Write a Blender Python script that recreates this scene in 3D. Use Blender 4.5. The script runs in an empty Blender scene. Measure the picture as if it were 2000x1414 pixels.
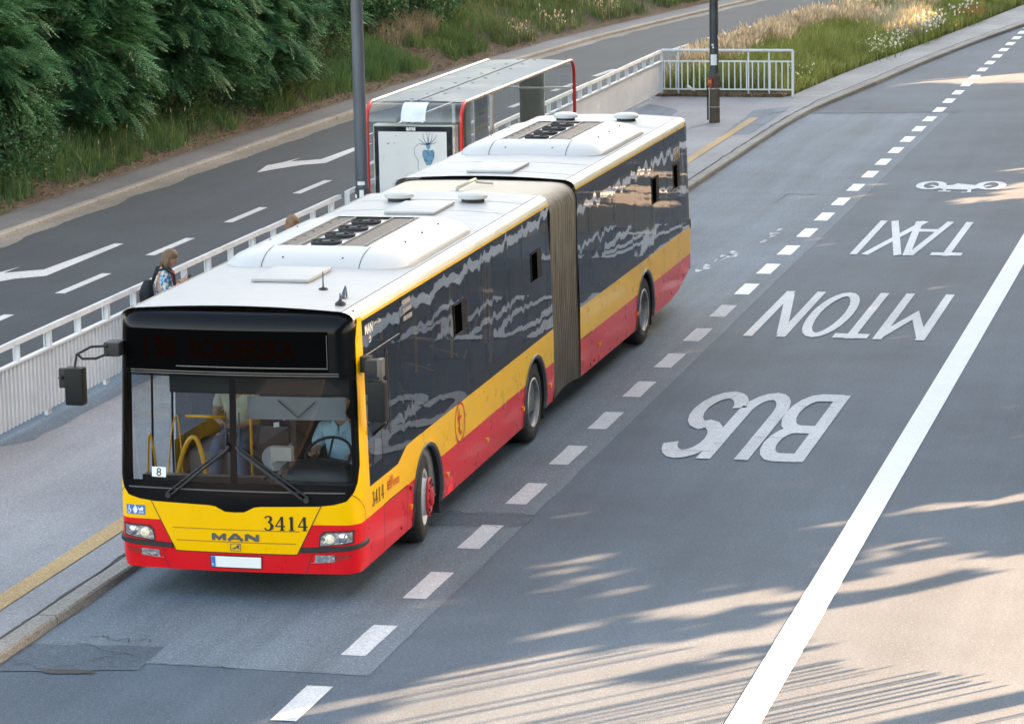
import bpy, bmesh, math, random
import numpy as np
from mathutils import Vector, Matrix, noise
random.seed(7); rng = np.random.default_rng(11)
SC = bpy.context.scene
COL = SC.collection
PI = math.pi
R_ = math.radians

# ------------------------------------------------------------------ camera
cam_d = bpy.data.cameras.new('camera'); cam = bpy.data.objects.new('camera', cam_d); COL.objects.link(cam)
cam_d.sensor_fit = 'HORIZONTAL'; cam_d.sensor_width = 36.0
cam_d.lens = 6059.2 / 2000 * 36.0
cam_d.clip_start = 0.5; cam_d.clip_end = 3000
_Rv = (0.9694742, 0.24445429, -0.01902323); _Uv = (-0.02677163, 0.18265447, 0.98281261); _Dv = (-0.24372743, 0.95230218, -0.18362323)
_P = (10.0677508, -28.18921666, 7.92232003)
cam.matrix_world = Matrix(((_Rv[0], _Uv[0], -_Dv[0], _P[0]), (_Rv[1], _Uv[1], -_Dv[1], _P[1]), (_Rv[2], _Uv[2], -_Dv[2], _P[2]), (0, 0, 0, 1)))
SC.camera = cam
# ------------------------------------------------------------------ light
SUN_EL, SUN_AZ = 16.5, 46.0       # azimuth measured from +X towards +Y
w = bpy.data.worlds.new('World'); SC.world = w; w.use_nodes = True
nt = w.node_tree; nt.nodes.clear()
sky = nt.nodes.new('ShaderNodeTexSky'); sky.sky_type = 'NISHITA'; sky.sun_disc = False
sky.sun_elevation = R_(SUN_EL); sky.sun_rotation = R_(90 - SUN_AZ)
sky.air_density = 1.0; sky.dust_density = 2.2; sky.ozone_density = 0.6
bg = nt.nodes.new('ShaderNodeBackground'); bg.inputs[1].default_value = 0.095
wo = nt.nodes.new('ShaderNodeOutputWorld')
nt.links.new(sky.outputs[0], bg.inputs[0]); nt.links.new(bg.outputs[0], wo.inputs[0])
sun_d = bpy.data.lights.new('sun', 'SUN'); sun = bpy.data.objects.new('sun', sun_d); COL.objects.link(sun)
sun_d.energy = 5.0; sun_d.angle = R_(0.5); sun_d.color = (1.0, 0.67, 0.46)
S = Vector((math.cos(R_(SUN_EL)) * math.cos(R_(SUN_AZ)), math.cos(R_(SUN_EL)) * math.sin(R_(SUN_AZ)), math.sin(R_(SUN_EL))))
sun.rotation_euler = (-S).to_track_quat('-Z', 'Y').to_euler()
SC.view_settings.view_transform = 'Standard'; SC.view_settings.look = 'None'
SC.view_settings.gamma = 1.0; SC.view_settings.use_curve_mapping = False
SC.view_settings.exposure = 3.52
SC.view_settings.use_white_balance = True; SC.view_settings.white_balance_temperature = 8600; SC.view_settings.white_balance_tint = 14
SC.cycles.max_bounces = 8; SC.cycles.transparent_max_bounces = 16
SC.cycles.use_denoising = True

# ------------------------------------------------------------------ materials
MATS = {}
def nodes_of(m):
    m.use_nodes = True; n = m.node_tree; n.nodes.clear()
    o = n.nodes.new('ShaderNodeOutputMaterial'); return n, o
def L(n, a, b): n.links.new(a, b)
def texco(n, scale=(1, 1, 1)):
    t = n.nodes.new('ShaderNodeTexCoord'); mp = n.nodes.new('ShaderNodeMapping'); mp.inputs['Scale'].default_value = scale
    L(n, t.outputs['Object'], mp.inputs[0]); return mp.outputs[0]
def noise_n(n, co, scale, detail=4, rough=0.55, dist=0.0):
    t = n.nodes.new('ShaderNodeTexNoise'); t.inputs['Scale'].default_value = scale; t.inputs['Detail'].default_value = detail
    t.inputs['Roughness'].default_value = rough; t.inputs['Distortion'].default_value = dist
    L(n, co, t.inputs['Vector']); return t.outputs['Fac']
def ramp(n, f, stops):
    r = n.nodes.new('ShaderNodeValToRGB'); e = r.color_ramp.elements
    while len(e) < len(stops): e.new(0.5)
    for i, (p, c) in enumerate(stops):
        e[i].position = p; e[i].color = (c[0], c[1], c[2], 1) if hasattr(c, '__len__') else (c, c, c, 1)
    L(n, f, r.inputs[0]); return r.outputs[0]
def mixc(n, f, a, b, mode='MIX'):
    m = n.nodes.new('ShaderNodeMix'); m.data_type = 'RGBA'; m.blend_type = mode
    for s, v in ((m.inputs[0], f), (m.inputs[6], a), (m.inputs[7], b)):
        if isinstance(v, bpy.types.NodeSocket): L(n, v, s)
        elif hasattr(v, '__len__'): s.default_value = (v[0], v[1], v[2], 1)
        else: s.default_value = v
    return m.outputs[2]
def bump(n, h, strength, dist=0.01, normal=None):
    b = n.nodes.new('ShaderNodeBump'); b.inputs['Strength'].default_value = strength; b.inputs['Distance'].default_value = dist
    L(n, h, b.inputs['Height']);
    if normal is not None: L(n, normal, b.inputs['Normal'])
    return b.outputs[0]
def pbr(name, c, rough=0.5, metal=0.0, var=0.12, vs=3.0, coat=0.0, bmp=0.0, bs=60.0, spec=0.5, dirt=None, stretch=(1, 1, 1), em=None):
    if name in MATS: return MATS[name]
    m = bpy.data.materials.new(name); n, o = nodes_of(m); MATS[name] = m
    p = n.nodes.new('ShaderNodeBsdfPrincipled'); co = texco(n, stretch)
    f = noise_n(n, co, vs, 5)
    lo = tuple(x * (1 - var) for x in c); hi = tuple(min(1, x * (1 + var)) for x in c)
    col = ramp(n, f, [(0.3, lo), (0.7, hi)])
    if dirt:
        f2 = noise_n(n, co, vs * 2.3, 6, 0.65, 0.4); k = ramp(n, f2, [(dirt[1], 0.0), (dirt[1] + 0.14, dirt[2] if len(dirt) > 2 else 0.7)])
        col = mixc(n, k, col, dirt[0])
    L(n, col, p.inputs['Base Color'])
    rr = ramp(n, f, [(0.3, max(0, rough * 0.85)), (0.7, min(1, rough * 1.15))]); L(n, rr, p.inputs['Roughness'])
    p.inputs['Metallic'].default_value = metal; p.inputs['Coat Weight'].default_value = coat; p.inputs['Coat Roughness'].default_value = 0.04
    p.inputs['Specular IOR Level'].default_value = spec
    if bmp: L(n, bump(n, noise_n(n, co, bs, 3), bmp), p.inputs['Normal'])
    if em: p.inputs['Emission Color'].default_value = (*em[0], 1); p.inputs['Emission Strength'].default_value = em[1]
    L(n, p.outputs[0], o.inputs[0]); return m
def leafmat(name, c, tr=0.35, var=0.35, vs=1.2, rough=0.55):
    m = bpy.data.materials.new(name); n, o = nodes_of(m); MATS[name] = m
    co = texco(n); f = noise_n(n, co, vs, 3); g = n.nodes.new('ShaderNodeNewGeometry')
    col = ramp(n, f, [(0.3, tuple(x * (1 - var) for x in c)), (0.7, tuple(x * (1 + var) for x in c))])
    rv = ramp(n, g.outputs['Random Per Island'], [(0, 0.7), (1, 1.3)])
    col = mixc(n, 1.0, col, rv, 'MULTIPLY')
    d = n.nodes.new('ShaderNodeBsdfPrincipled'); L(n, col, d.inputs['Base Color']); d.inputs['Roughness'].default_value = rough
    d.inputs['Specular IOR Level'].default_value = 0.3
    t = n.nodes.new('ShaderNodeBsdfTranslucent'); L(n, col, t.inputs[0])
    mx = n.nodes.new('ShaderNodeMixShader'); mx.inputs[0].default_value = tr
    L(n, d.outputs[0], mx.inputs[1]); L(n, t.outputs[0], mx.inputs[2]); L(n, mx.outputs[0], o.inputs[0]); return m
def asphalt(name, lo, hi, grain=0.5, streak=0.35, rough=0.75, patch=None):
    m = bpy.data.materials.new(name); n, o = nodes_of(m); MATS[name] = m
    if name.startswith('asphalt'): lo, hi = [tuple(a * b for a, b in zip(c, (.68, .84, .97))) for c in (lo, hi)]
    co = texco(n); big = noise_n(n, co, 0.35, 5, 0.6); st = noise_n(n, texco(n, (1.6, 0.09, 1)), 1.0, 4, 0.6)
    f = mixc(n, streak, big, st)
    col = ramp(n, f, [(0.36, lo), (0.64, hi)])
    g1 = noise_n(n, co, 62, 2, 0.9); g2 = noise_n(n, co, 24, 4, 0.85)
    gg = mixc(n, 0.35, g1, g2)
    k = ramp(n, gg, [(0.36, max(.15, 1 - grain * 1.5)), (0.5, 1.0), (0.64, 1 + grain * 1.1)])
    k.node.color_ramp.elements[2].color = (1 + grain * 1.9,) * 3 + (1,)
    col = mixc(n, 1.0, col, k, 'MULTIPLY')
    sp = noise_n(n, co, 45, 1, 0.5); spk = ramp(n, sp, [(0.66, 0.0), (0.74, 0.6)])
    col = mixc(n, spk, col, tuple(min(1, x * 2.6) for x in hi))
    cr = n.nodes.new('ShaderNodeTexNoise'); cr.inputs['Scale'].default_value = 1.7; cr.inputs['Detail'].default_value = 8; cr.inputs['Roughness'].default_value = 0.7; L(n, co, cr.inputs['Vector'])
    p = n.nodes.new('ShaderNodeBsdfPrincipled'); L(n, col, p.inputs['Base Color']); p.inputs['Roughness'].default_value = rough
    p.inputs['Specular IOR Level'].default_value = 0.4
    L(n, bump(n, gg, 0.5, 0.006), p.inputs['Normal']); L(n, p.outputs[0], o.inputs[0]); return m
def glass(name, tint=(0.8, 0.85, 0.85), rough=0.0, wav=0.0, wscale=(1, 1, 1), ior=1.5, refl=1.0):
    m = bpy.data.materials.new(name); n, o = nodes_of(m); MATS[name] = m
    t = n.nodes.new('ShaderNodeBsdfTransparent'); t.inputs[0].default_value = (*tint, 1)
    g = n.nodes.new('ShaderNodeBsdfGlossy'); g.inputs['Roughness'].default_value = rough; g.inputs[0].default_value = (refl, refl, refl, 1)
    fr = n.nodes.new('ShaderNodeFresnel'); fr.inputs[0].default_value = ior
    if wav:
        co = texco(n, wscale); oi = n.nodes.new('ShaderNodeObjectInfo'); ad = n.nodes.new('ShaderNodeVectorMath'); ad.operation = 'MULTIPLY_ADD'
        cb = n.nodes.new('ShaderNodeCombineXYZ'); L(n, oi.outputs['Random'], cb.inputs[1]); L(n, cb.outputs[0], ad.inputs[0]); ad.inputs[1].default_value = (0, 7.3, 0); L(n, co, ad.inputs[2]); co = ad.outputs[0]
        a = noise_n(n, co, 1.0, 2, 0.42, 0.4); nb = bump(n, a, wav, 0.05); L(n, nb, g.inputs['Normal'])
    mx = n.nodes.new('ShaderNodeMixShader'); L(n, fr.outputs[0], mx.inputs[0]); L(n, t.outputs[0], mx.inputs[1]); L(n, g.outputs[0], mx.inputs[2])
    L(n, mx.outputs[0], o.inputs[0]); return m

YEL = pbr('paint_yellow', (0.98, 0.51, 0.0), 0.3, var=0.03, coat=0.25, spec=.3)
RED = pbr('paint_red', (0.76, 0.004, 0.012), 0.3, var=0.04, coat=0.25, spec=.3)
WHT = pbr('roof_white', (0.385, 0.385, 0.39), 0.5, var=0.05, vs=2, dirt=((0.27, 0.265, 0.255), 0.56, 0.45), stretch=(1, 3, 1))
PODW = pbr('pod_white', (0.50, 0.50, 0.50), 0.5, var=0.02, coat=0.2)
CREAM = pbr('cantrail_white', (0.80, 0.74, 0.62), 0.35, var=0.04, coat=0.4)
BLK = pbr('gloss_black', (0.004, 0.005, 0.007), 0.14, coat=0.0, var=0.1, bmp=0.01, bs=3, spec=.16)
FRIT = pbr('black_glass', (0.003, 0.003, 0.0035), 0.25, var=0.05, spec=0.0)
MATB = pbr('matt_black', (0.018, 0.018, 0.02), 0.6, var=0.25, bmp=0.2, bs=80)
DARK = pbr('interior_dark', (0.02, 0.02, 0.023), 0.7, var=0.2)
INTG = pbr('interior_grey', (0.16, 0.17, 0.18), 0.7, var=0.15)
RUB = pbr('rubber', (0.022, 0.022, 0.023), 0.8, var=0.3, vs=8, bmp=0.25, bs=40, dirt=((0.09, 0.08, 0.07), 0.55, 0.6))
RAILY = pbr('handrail_yellow', (0.95, 0.42, 0.01), 0.35, coat=0.4, var=0.05)
CHR = pbr('chrome', (0.75, 0.76, 0.78), 0.18, metal=1.0, var=0.1)
ALU = pbr('aluminium', (0.55, 0.56, 0.58), 0.38, metal=0.8, var=0.12, dirt=((0.25, 0.24, 0.23), 0.6, 0.4))
STEEL = pbr('wheel_steel', (0.24, 0.24, 0.25), 0.42, metal=0.7, var=0.2, dirt=((0.14, 0.11, 0.09), 0.52, 0.6))
RIMW = pbr('rim_white', (0.62, 0.62, 0.63), 0.4, var=0.1, dirt=((0.2, 0.17, 0.15), 0.58, 0.5))
HUBR = pbr('hub_red', (0.55, 0.02, 0.03), 0.4, var=0.1, dirt=((0.12, 0.03, 0.03), 0.58, 0.6))
AMB = pbr('amber', (0.9, 0.30, 0.01), 0.2, coat=0.5)
LENS = pbr('red_lens', (0.35, 0.01, 0.01), 0.15, coat=0.8)
HATCH = pbr('hatch_grey', (0.40, 0.40, 0.39), 0.5, var=0.08, dirt=((0.3, 0.3, 0.29), 0.58, 0.5))
INK = pbr('ink', (0.008, 0.008, 0.01), 0.4)
WPL = pbr('white_plate', (0.85, 0.86, 0.86), 0.35, var=0.03)
BLUE = pbr('sign_blue', (0.01, 0.17, 0.55), 0.35, var=0.03)
LOGO = pbr('logo_red', (0.62, 0.01, 0.015), 0.35)
LED = pbr('led_amber_dim', (0.004, 0.0014, 0.0008), 0.8, spec=0.0, em=((0.9, 0.2, 0.02), 0.0003))
LAMP = pbr('headlamp_bulb', (0.75, 0.66, 0.52), 0.2, var=.5, vs=45, em=((1.0, 0.85, 0.62), 0.015))
WGL = glass('windshield_glass', (0.71, 0.76, 0.79), wav=0.02, wscale=(1.5, 1.5, 1.5), ior=1.27)
CGL = glass('clear_glass', (0.88, 0.93, 0.93))
SGL = glass('tinted_glass', (0.26, 0.28, 0.30), wav=0.07, wscale=(1, 1.3, .8), ior=1.55)
SHG = glass('shelter_glass', (0.82, 0.88, 0.90), ior=1.5)

# ------------------------------------------------------------------ helpers
def tag(o, label=None, cat=None, group=None, kind=None):
    if label: o['label'] = label
    if cat: o['category'] = cat
    if group: o['group'] = group
    if kind: o['kind'] = kind
    return o
def empty(name, loc=(0, 0, 0), rz=0.0):
    o = bpy.data.objects.new(name, None); COL.objects.link(o); o.location = loc; o.rotation_euler = (0, 0, rz); o.empty_display_size = 0.3
    return o
class MB:
    def __init__(s): s.v = []; s.f = []; s.m = []
    def add(s, vs, fs, m=0):
        b = len(s.v); s.v += [tuple(x) for x in vs]; s.f += [tuple(b + i for i in f) for f in fs]; s.m += [m] * len(fs); return s
    def box(s, x0, x1, y0, y1, z0, z1, m=0):
        return s.add([(x0, y0, z0), (x1, y0, z0), (x1, y1, z0), (x0, y1, z0), (x0, y0, z1), (x1, y0, z1), (x1, y1, z1), (x0, y1, z1)],
                     [(0, 3, 2, 1), (4, 5, 6, 7), (0, 1, 5, 4), (1, 2, 6, 5), (2, 3, 7, 6), (3, 0, 4, 7)], m)
    def bbox(s, x0, x1, y0, y1, z0, z1, b=0.01, m=0):   # bevelled box
        bm = bmesh.new(); bmesh.ops.create_cube(bm, size=1)
        for v in bm.verts: v.co = ((x0 + x1) / 2 + v.co.x * (x1 - x0), (y0 + y1) / 2 + v.co.y * (y1 - y0), (z0 + z1) / 2 + v.co.z * (z1 - z0))
        bmesh.ops.bevel(bm, geom=bm.edges[:], offset=b, segments=2, affect='EDGES', profile=0.7)
        bm.verts.index_update(); s.add([v.co[:] for v in bm.verts], [[v.index for v in f.verts] for f in bm.faces], m); bm.free(); return s
    def tube(s, pts, r, n=8, m=0, cap=True, rr=None):
        P = [Vector(p) for p in pts]; rings = []; up = None; b = len(s.v)
        for i, p in enumerate(P):
            t = (P[min(i + 1, len(P) - 1)] - P[max(i - 1, 0)]).normalized()
            if up is None: up = t.orthogonal().normalized()
            a = (up - t * up.dot(t)).normalized(); up = a; c = t.cross(a)
            rad = rr[i] if rr else r
            for k in range(n):
                q = p + a * (rad * math.cos(2 * PI * k / n)) + c * (rad * math.sin(2 * PI * k / n)); s.v.append(tuple(q))
        for i in range(len(P) - 1):
            for k in range(n):
                s.f.append((b + i * n + k, b + i * n + (k + 1) % n, b + (i + 1) * n + (k + 1) % n, b + (i + 1) * n + k)); s.m.append(m)
        if cap:
            s.f.append(tuple(b + k for k in range(n))[::-1]); s.m.append(m)
            s.f.append(tuple(b + (len(P) - 1) * n + k for k in range(n))); s.m.append(m)
        return s
    def lathe(s, prof, c, axis='z', n=24, m=0, M=None):
        # prof: list of (radius, height along axis)
        b = len(s.v)
        for r, h in prof:
            for k in range(n):
                a = 2 * PI * k / n; u, v = r * math.cos(a), r * math.sin(a)
                p = {'z': (u, v, h), 'x': (h, u, v), 'y': (u, h, v)}[axis]
                p = Vector(p)
                if M is not None: p = M @ p
                s.v.append(tuple(p + Vector(c)))
        for i in range(len(prof) - 1):
            for k in range(n):
                s.f.append((b + i * n + k, b + i * n + (k + 1) % n, b + (i + 1) * n + (k + 1) % n, b + (i + 1) * n + k)); s.m.append(m)
        return s
    def prism(s, poly, z0, z1, m=0):
        n = len(poly); b = len(s.v)
        s.v += [(x, y, z0) for x, y in poly] + [(x, y, z1) for x, y in poly]
        s.f.append(tuple(b + i for i in range(n))[::-1]); s.f.append(tuple(b + n + i for i in range(n))); s.m += [m, m]
        for i in range(n): s.f.append((b + i, b + (i + 1) % n, b + n + (i + 1) % n, b + n + i)); s.m.append(m)
        return s
    def patch(s, poly, fn, su=0.08, sv=0.08, off=0.0, m=0):
        """a polygon in 2D, cut by a grid and laid on the surface fn(u, v, off)"""
        bm = bmesh.new(); vs = [bm.verts.new((u, v, 0)) for u, v in poly]; bm.faces.new(vs)
        u0, u1 = min(p[0] for p in poly), max(p[0] for p in poly); v0, v1 = min(p[1] for p in poly), max(p[1] for p in poly)
        for ax, a0, a1, st in ((0, u0, u1, su), (1, v0, v1, sv)):
            if not st: continue
            k = math.ceil(a0 / st + 1e-6)
            while k * st < a1 - 1e-6:
                co = [0, 0, 0]; no = [0, 0, 0]; co[ax] = k * st; no[ax] = 1
                bmesh.ops.bisect_plane(bm, geom=bm.verts[:] + bm.edges[:] + bm.faces[:], plane_co=co, plane_no=no, dist=1e-6)
                k += 1
        bmesh.ops.triangulate(bm, faces=[f for f in bm.faces if len(f.verts) > 4])
        bm.verts.index_update()
        s.add([fn(v.co.x, v.co.y, off) for v in bm.verts], [[v.index for v in f.verts] for f in bm.faces], m); bm.free(); return s
    def tr(s, fn): s.v = [tuple(fn(*p)) for p in s.v]; return s
    def build(s, name, mats, parent=None, smooth=False, fix=True, ang=None):
        me = bpy.data.meshes.new(name); me.from_pydata(s.v, [], s.f)
        mats = mats if isinstance(mats, (list, tuple)) else [mats]
        for q in mats: me.materials.append(q)
        me.polygons.foreach_set('material_index', s.m)
        if fix:
            bm = bmesh.new(); bm.from_mesh(me); bmesh.ops.remove_doubles(bm, verts=bm.verts[:], dist=1e-5); bmesh.ops.recalc_face_normals(bm, faces=bm.faces[:]); bm.to_mesh(me); bm.free()
        if smooth: me.polygons.foreach_set('use_smooth', [True] * len(me.polygons))
        o = bpy.data.objects.new(name, me); COL.objects.link(o)
        if smooth and ang:
            me.set_sharp_from_angle(angle=R_(ang))
        if parent: o.parent = parent
        return o
def fast(name, V, Q, mats, midx=None, parent=None):
    me = bpy.data.meshes.new(name); V = np.asarray(V, np.float32).reshape(-1, 3); Q = np.asarray(Q, np.int32).reshape(-1, 4)
    me.vertices.add(len(V)); me.vertices.foreach_set('co', V.ravel()); me.loops.add(Q.size); me.loops.foreach_set('vertex_index', Q.ravel())
    me.polygons.add(len(Q)); me.polygons.foreach_set('loop_start', np.arange(0, Q.size, 4, dtype=np.int32))
    for q in (mats if isinstance(mats, (list, tuple)) else [mats]): me.materials.append(q)
    if midx is not None: me.polygons.foreach_set('material_index', np.asarray(midx, np.int32))
    me.update(calc_edges=True); me.validate()
    o = bpy.data.objects.new(name, me); COL.objects.link(o)
    if parent: o.parent = parent
    return o
def stroke(pts, w, closed=False):
    """polygon quads for a thick polyline in 2D; w number or list"""
    n = len(pts); W = w if hasattr(w, '__len__') else [w] * n; Ls = []; Rs = []
    for i in range(n):
        p = Vector(pts[i])
        if closed: a = Vector(pts[(i - 1) % n]); b = Vector(pts[(i + 1) % n])
        else: a = Vector(pts[max(i - 1, 0)]); b = Vector(pts[min(i + 1, n - 1)])
        d1 = (p - a); d2 = (b - p)
        if d1.length < 1e-9: d1 = d2
        if d2.length < 1e-9: d2 = d1
        d1.normalize(); d2.normalize(); t = (d1 + d2)
        t = t.normalized() if t.length > 1e-6 else d1
        nn = Vector((-t.y, t.x)); k = 1 / max(0.45, nn.dot(Vector((-d1.y, d1.x))))
        Ls.append(p + nn * W[i] / 2 * k); Rs.append(p - nn * W[i] / 2 * k)
    out = []
    for i in range(n if closed else n - 1):
        j = (i + 1) % n; out.append([tuple(Ls[i]), tuple(Rs[i]), tuple(Rs[j]), tuple(Ls[j])])
    return out
def arc(cx, cy, rx, ry, a0, a1, n=10): return [(cx + rx * math.cos(R_(a0 + (a1 - a0) * i / n)), cy + ry * math.sin(R_(a0 + (a1 - a0) * i / n))) for i in range(n + 1)]
def text_mesh(txt, size=1.0, shear=0.0, bold=0.0):
    cu = bpy.data.curves.new('t', 'FONT'); cu.body = txt; cu.size = size; cu.shear = shear; cu.offset = bold; cu.resolution_u = 3; cu.align_x = 'CENTER'; cu.align_y = 'CENTER'
    ob = bpy.data.objects.new('t', cu); COL.objects.link(ob)
    dg = bpy.context.evaluated_depsgraph_get(); me = bpy.data.meshes.new_from_object(ob.evaluated_get(dg))
    vs = [v.co[:] for v in me.vertices]; fs = [tuple(p.vertices) for p in me.polygons]
    bpy.data.objects.remove(ob); bpy.data.curves.remove(cu); bpy.data.meshes.remove(me); return vs, fs
def put_text(mb, txt, fn, cu, cv, wid, hei, off, m=0, shear=0.0, bold=0.0, flip=False):
    vs, fs = text_mesh(txt, 1.0, shear, bold)
    x0, x1 = min(v[0] for v in vs), max(v[0] for v in vs); y0, y1 = min(v[1] for v in vs), max(v[1] for v in vs)
    sg = -1 if flip else 1
    mb.add([fn(cu + sg * ((v[0] - x0) / (x1 - x0) - .5) * wid, cv + ((v[1] - y0) / (y1 - y0) - .5) * hei, off) for v in vs], fs, m)

# ------------------------------------------------------------------ road paths
def path(pts):
    ys = np.array([p[1] for p in pts], float); xs = np.array([p[0] for p in pts], float)
    Y = np.arange(-60, 130.01, 0.5); X = np.interp(Y, ys, xs)
    k = np.exp(-np.linspace(-2, 2, 13) ** 2); k /= k.sum(); Xp = np.pad(X, 6, mode='edge')
    X = np.convolve(Xp, k, 'valid')
    return lambda y: float(np.interp(y, Y, X))
KL = path([(-12.55, -60), (-12.55, 30), (-12.45, 40), (-12.2, 50), (-11.8, 58), (-11.25, 66), (-10.4, 73), (-9.05, 83), (-6.2, 98), (-2, 115), (2, 130)])
KM = path([(-5.75, -60), (-5.75, 47), (-5.8, 49), (-5.7, 55), (-5.3, 61), (-4.7, 67), (-3.9, 73), (-2.6, 83), (.2, 98), (4.4, 115), (8, 130)])
KR = path([(-1.43, -60), (-1.43, 31), (-1.40, 37), (-1.36, 43.5), (-1.2, 46.5), (-.68, 51.5), (-.08, 58), (.65, 64.5), (1.55, 71.4), (3.2, 83), (5.6, 98), (9, 115), (12, 130)])
GR = path([(-2.5, -60), (-2.4, 46), (-2.25, 48.3), (-2.0, 51.7), (-1.66, 55.9), (-.91, 62.2), (-.17, 69.3), (.83, 79.7), (2.5, 92), (6, 108), (9, 130)])
H = 0.09; HB = 0.15
def bank_h(x, y):
    d = (KL(y) - 1.0) - x
    if d <= 0: return H
    z = H + 0.02 + 0.47 * d if d < 11 else H + 0.02 + 5.17 + (d - 11) * 0.05
    return z + 0.12 * min(1, d) * (noise.noise(Vector((x * .6, y * .6, 0))) + 0.5 * noise.noise(Vector((x * 2, y * 2, 3))))
def ribbon(mb, fa, fb, ys, za, zb=None, m=0, jag=0.0):
    zb = za if zb is None else zb; vs = []
    for y in ys:
        ja = jag * noise.noise(Vector((0, y * 2.1, 1))) if jag else 0
        vs += [(fa(y) + ja, y, za), (fb(y) + ja, y, zb)]
    mb.add(vs, [(2 * i, 2 * i + 1, 2 * i + 3, 2 * i + 2) for i in range(len(ys) - 1)], m)
frange = lambda a, b, s: [a + i * (b - a) / max(1, round((b - a) / s)) for i in range(max(1, round((b - a) / s)) + 1)]

ASP_MAIN = asphalt('asphalt_main', (0.058, 0.076, 0.094), (0.102, 0.128, 0.152), 0.36)
ASP_BAY = asphalt('asphalt_bay', (0.100, 0.112, 0.122), (0.200, 0.218, 0.236), 0.32, 0.5)
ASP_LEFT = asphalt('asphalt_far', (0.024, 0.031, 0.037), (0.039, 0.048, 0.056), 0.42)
ASP_DK = asphalt('asphalt_patch', (0.060, 0.076, 0.092), (0.098, 0.120, 0.140), 0.36)
ASP_LT = asphalt('asphalt_worn', (0.15, 0.15, 0.15), (0.21, 0.205, 0.20), 0.45)
PAVE = asphalt('paving_asphalt', (0.175, 0.178, 0.190), (0.255, 0.26, 0.275), 0.25, 0.3)
SLAB = asphalt('paving_slab', (0.20, 0.205, 0.21), (0.30, 0.30, 0.295), 0.3, 0.2)
KERB = asphalt('kerb_stone', (0.15, 0.143, 0.132), (0.25, 0.238, 0.218), 0.35, 0.3)
PAINT = asphalt('road_paint', (0.55, 0.57, 0.58), (0.72, 0.73, 0.73), 0.2, 0.4)
PAINTF = asphalt('road_paint_fresh', (0.76, 0.77, 0.77), (0.84, 0.85, 0.85), 0.08, 0.3)
PAINTW = asphalt('road_paint_worn', (0.36, 0.38, 0.40), (0.56, 0.58, 0.60), 0.2, 0.5)
PYEL = asphalt('platform_yellow', (0.31, 0.20, 0.095), (0.46, 0.30, 0.14), 0.3, 0.3)
CRACK = pbr('crack_tar', (0.045, 0.045, 0.046), 0.9, var=0.4, vs=6)
DUST = asphalt('kerb_dust', (0.10, 0.095, 0.085), (0.19, 0.175, 0.155), 0.4)
def soil_mat(name, a, b, c):
    m = bpy.data.materials.new(name); n, o = nodes_of(m); co = texco(n)
    f = noise_n(n, co, 0.9, 6, 0.65, 0.3); g = noise_n(n, co, 14, 6, 0.75); h = noise_n(n, co, 45, 3, 0.7)
    col = ramp(n, f, [(0.35, a), (0.5, b), (0.66, c)]); k = ramp(n, g, [(0.25, 0.35), (0.75, 1.7)]); k.node.color_ramp.elements[1].color = (1.7, 1.65, 1.6, 1)
    col = mixc(n, 1.0, col, k, 'MULTIPLY'); kk = ramp(n, h, [(0.62, 0.0), (0.72, 0.6)]); col = mixc(n, kk, col, (0.25, 0.19, 0.14))
    p = n.nodes.new('ShaderNodeBsdfPrincipled'); p.inputs['Roughness'].default_value = 0.95; L(n, col, p.inputs['Base Color'])
    L(n, bump(n, g, 1.0, 0.06), p.inputs['Normal']); L(n, p.outputs[0], o.inputs[0]); return m
SOIL = soil_mat('bank_soil', (0.05, 0.035, 0.025), (0.085, 0.062, 0.045), (0.04, 0.06, 0.02))
SOIL2 = soil_mat('median_soil', (0.07, 0.055, 0.035), (0.10, 0.08, 0.05), (0.05, 0.07, 0.025))

# ------------------------------------------------------------------ the setting
ys = frange(-60, 128, 1.0)
tag(MB().add([(-500, -300, -.06), (500, -300, -.06), (500, 900, -.06), (-500, 900, -.06)], [(0, 1, 2, 3)]).build('ground', SOIL2, fix=False), kind='structure')
tag(MB().add([(-14, -220, 0), (9.42, -220, 0), (9.42, 128, 0), (-14, 128, 0)], [(0, 1, 2, 3)]).build('road', ASP_MAIN, fix=False), kind='structure')
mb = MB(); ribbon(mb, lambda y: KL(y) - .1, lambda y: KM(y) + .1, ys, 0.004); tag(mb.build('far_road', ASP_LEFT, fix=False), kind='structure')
mb = MB()
ybay = [y for y in frange(-2.35, 46.0, .25)]
vs = []
for y in ybay:
    r = 2.04 + .02 * noise.noise(Vector((0, y, 0))); vs += [(-1.6, y + .1, 0.004), (r, y + (0.06 if y < 0 else 0), 0.004)]
mb.add(vs, [(2 * i, 2 * i + 1, 2 * i + 3, 2 * i + 2) for i in range(len(ybay) - 1)])
tag(mb.build('bus_bay_road', ASP_BAY, fix=False), kind='structure')
def jag_poly(pts, z, amp=0.02, step=0.12, seed=0):
    out = []
    for i in range(len(pts)):
        a = Vector(pts[i]); b = Vector(pts[(i + 1) % len(pts)]); n = max(1, int((b - a).length / step))
        for k in range(n):
            p = a.lerp(b, k / n); q = noise.noise_vector(Vector((p.x * 4, p.y * 4, seed))); out.append((p.x + amp * q.x, p.y + amp * q.y))
    return out
def flat(mb, poly, z, m=0): mb.add([(x, y, z) for x, y in poly], [tuple(range(len(poly)))], m)
mb = MB()
flat(mb, jag_poly([(-1.5, -1.85), (-.12, -1.72), (-.10, -2.5), (-1.5, -2.8)], 0, .03, seed=1), .0065)
flat(mb, jag_poly([(1.0, 3.35), (2.05, 3.5), (2.05, 4.05), (1.05, 4.0)], 0, .02, seed=2), .0065)
flat(mb, jag_poly([(-1.5, 45.1), (2.2, 45.6), (2.2, 46.6), (-1.5, 46.4)], 0, .04, seed=3), .0065)
tag(mb.build('road_patch', ASP_DK, fix=False), kind='structure')
mb = MB()
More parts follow.
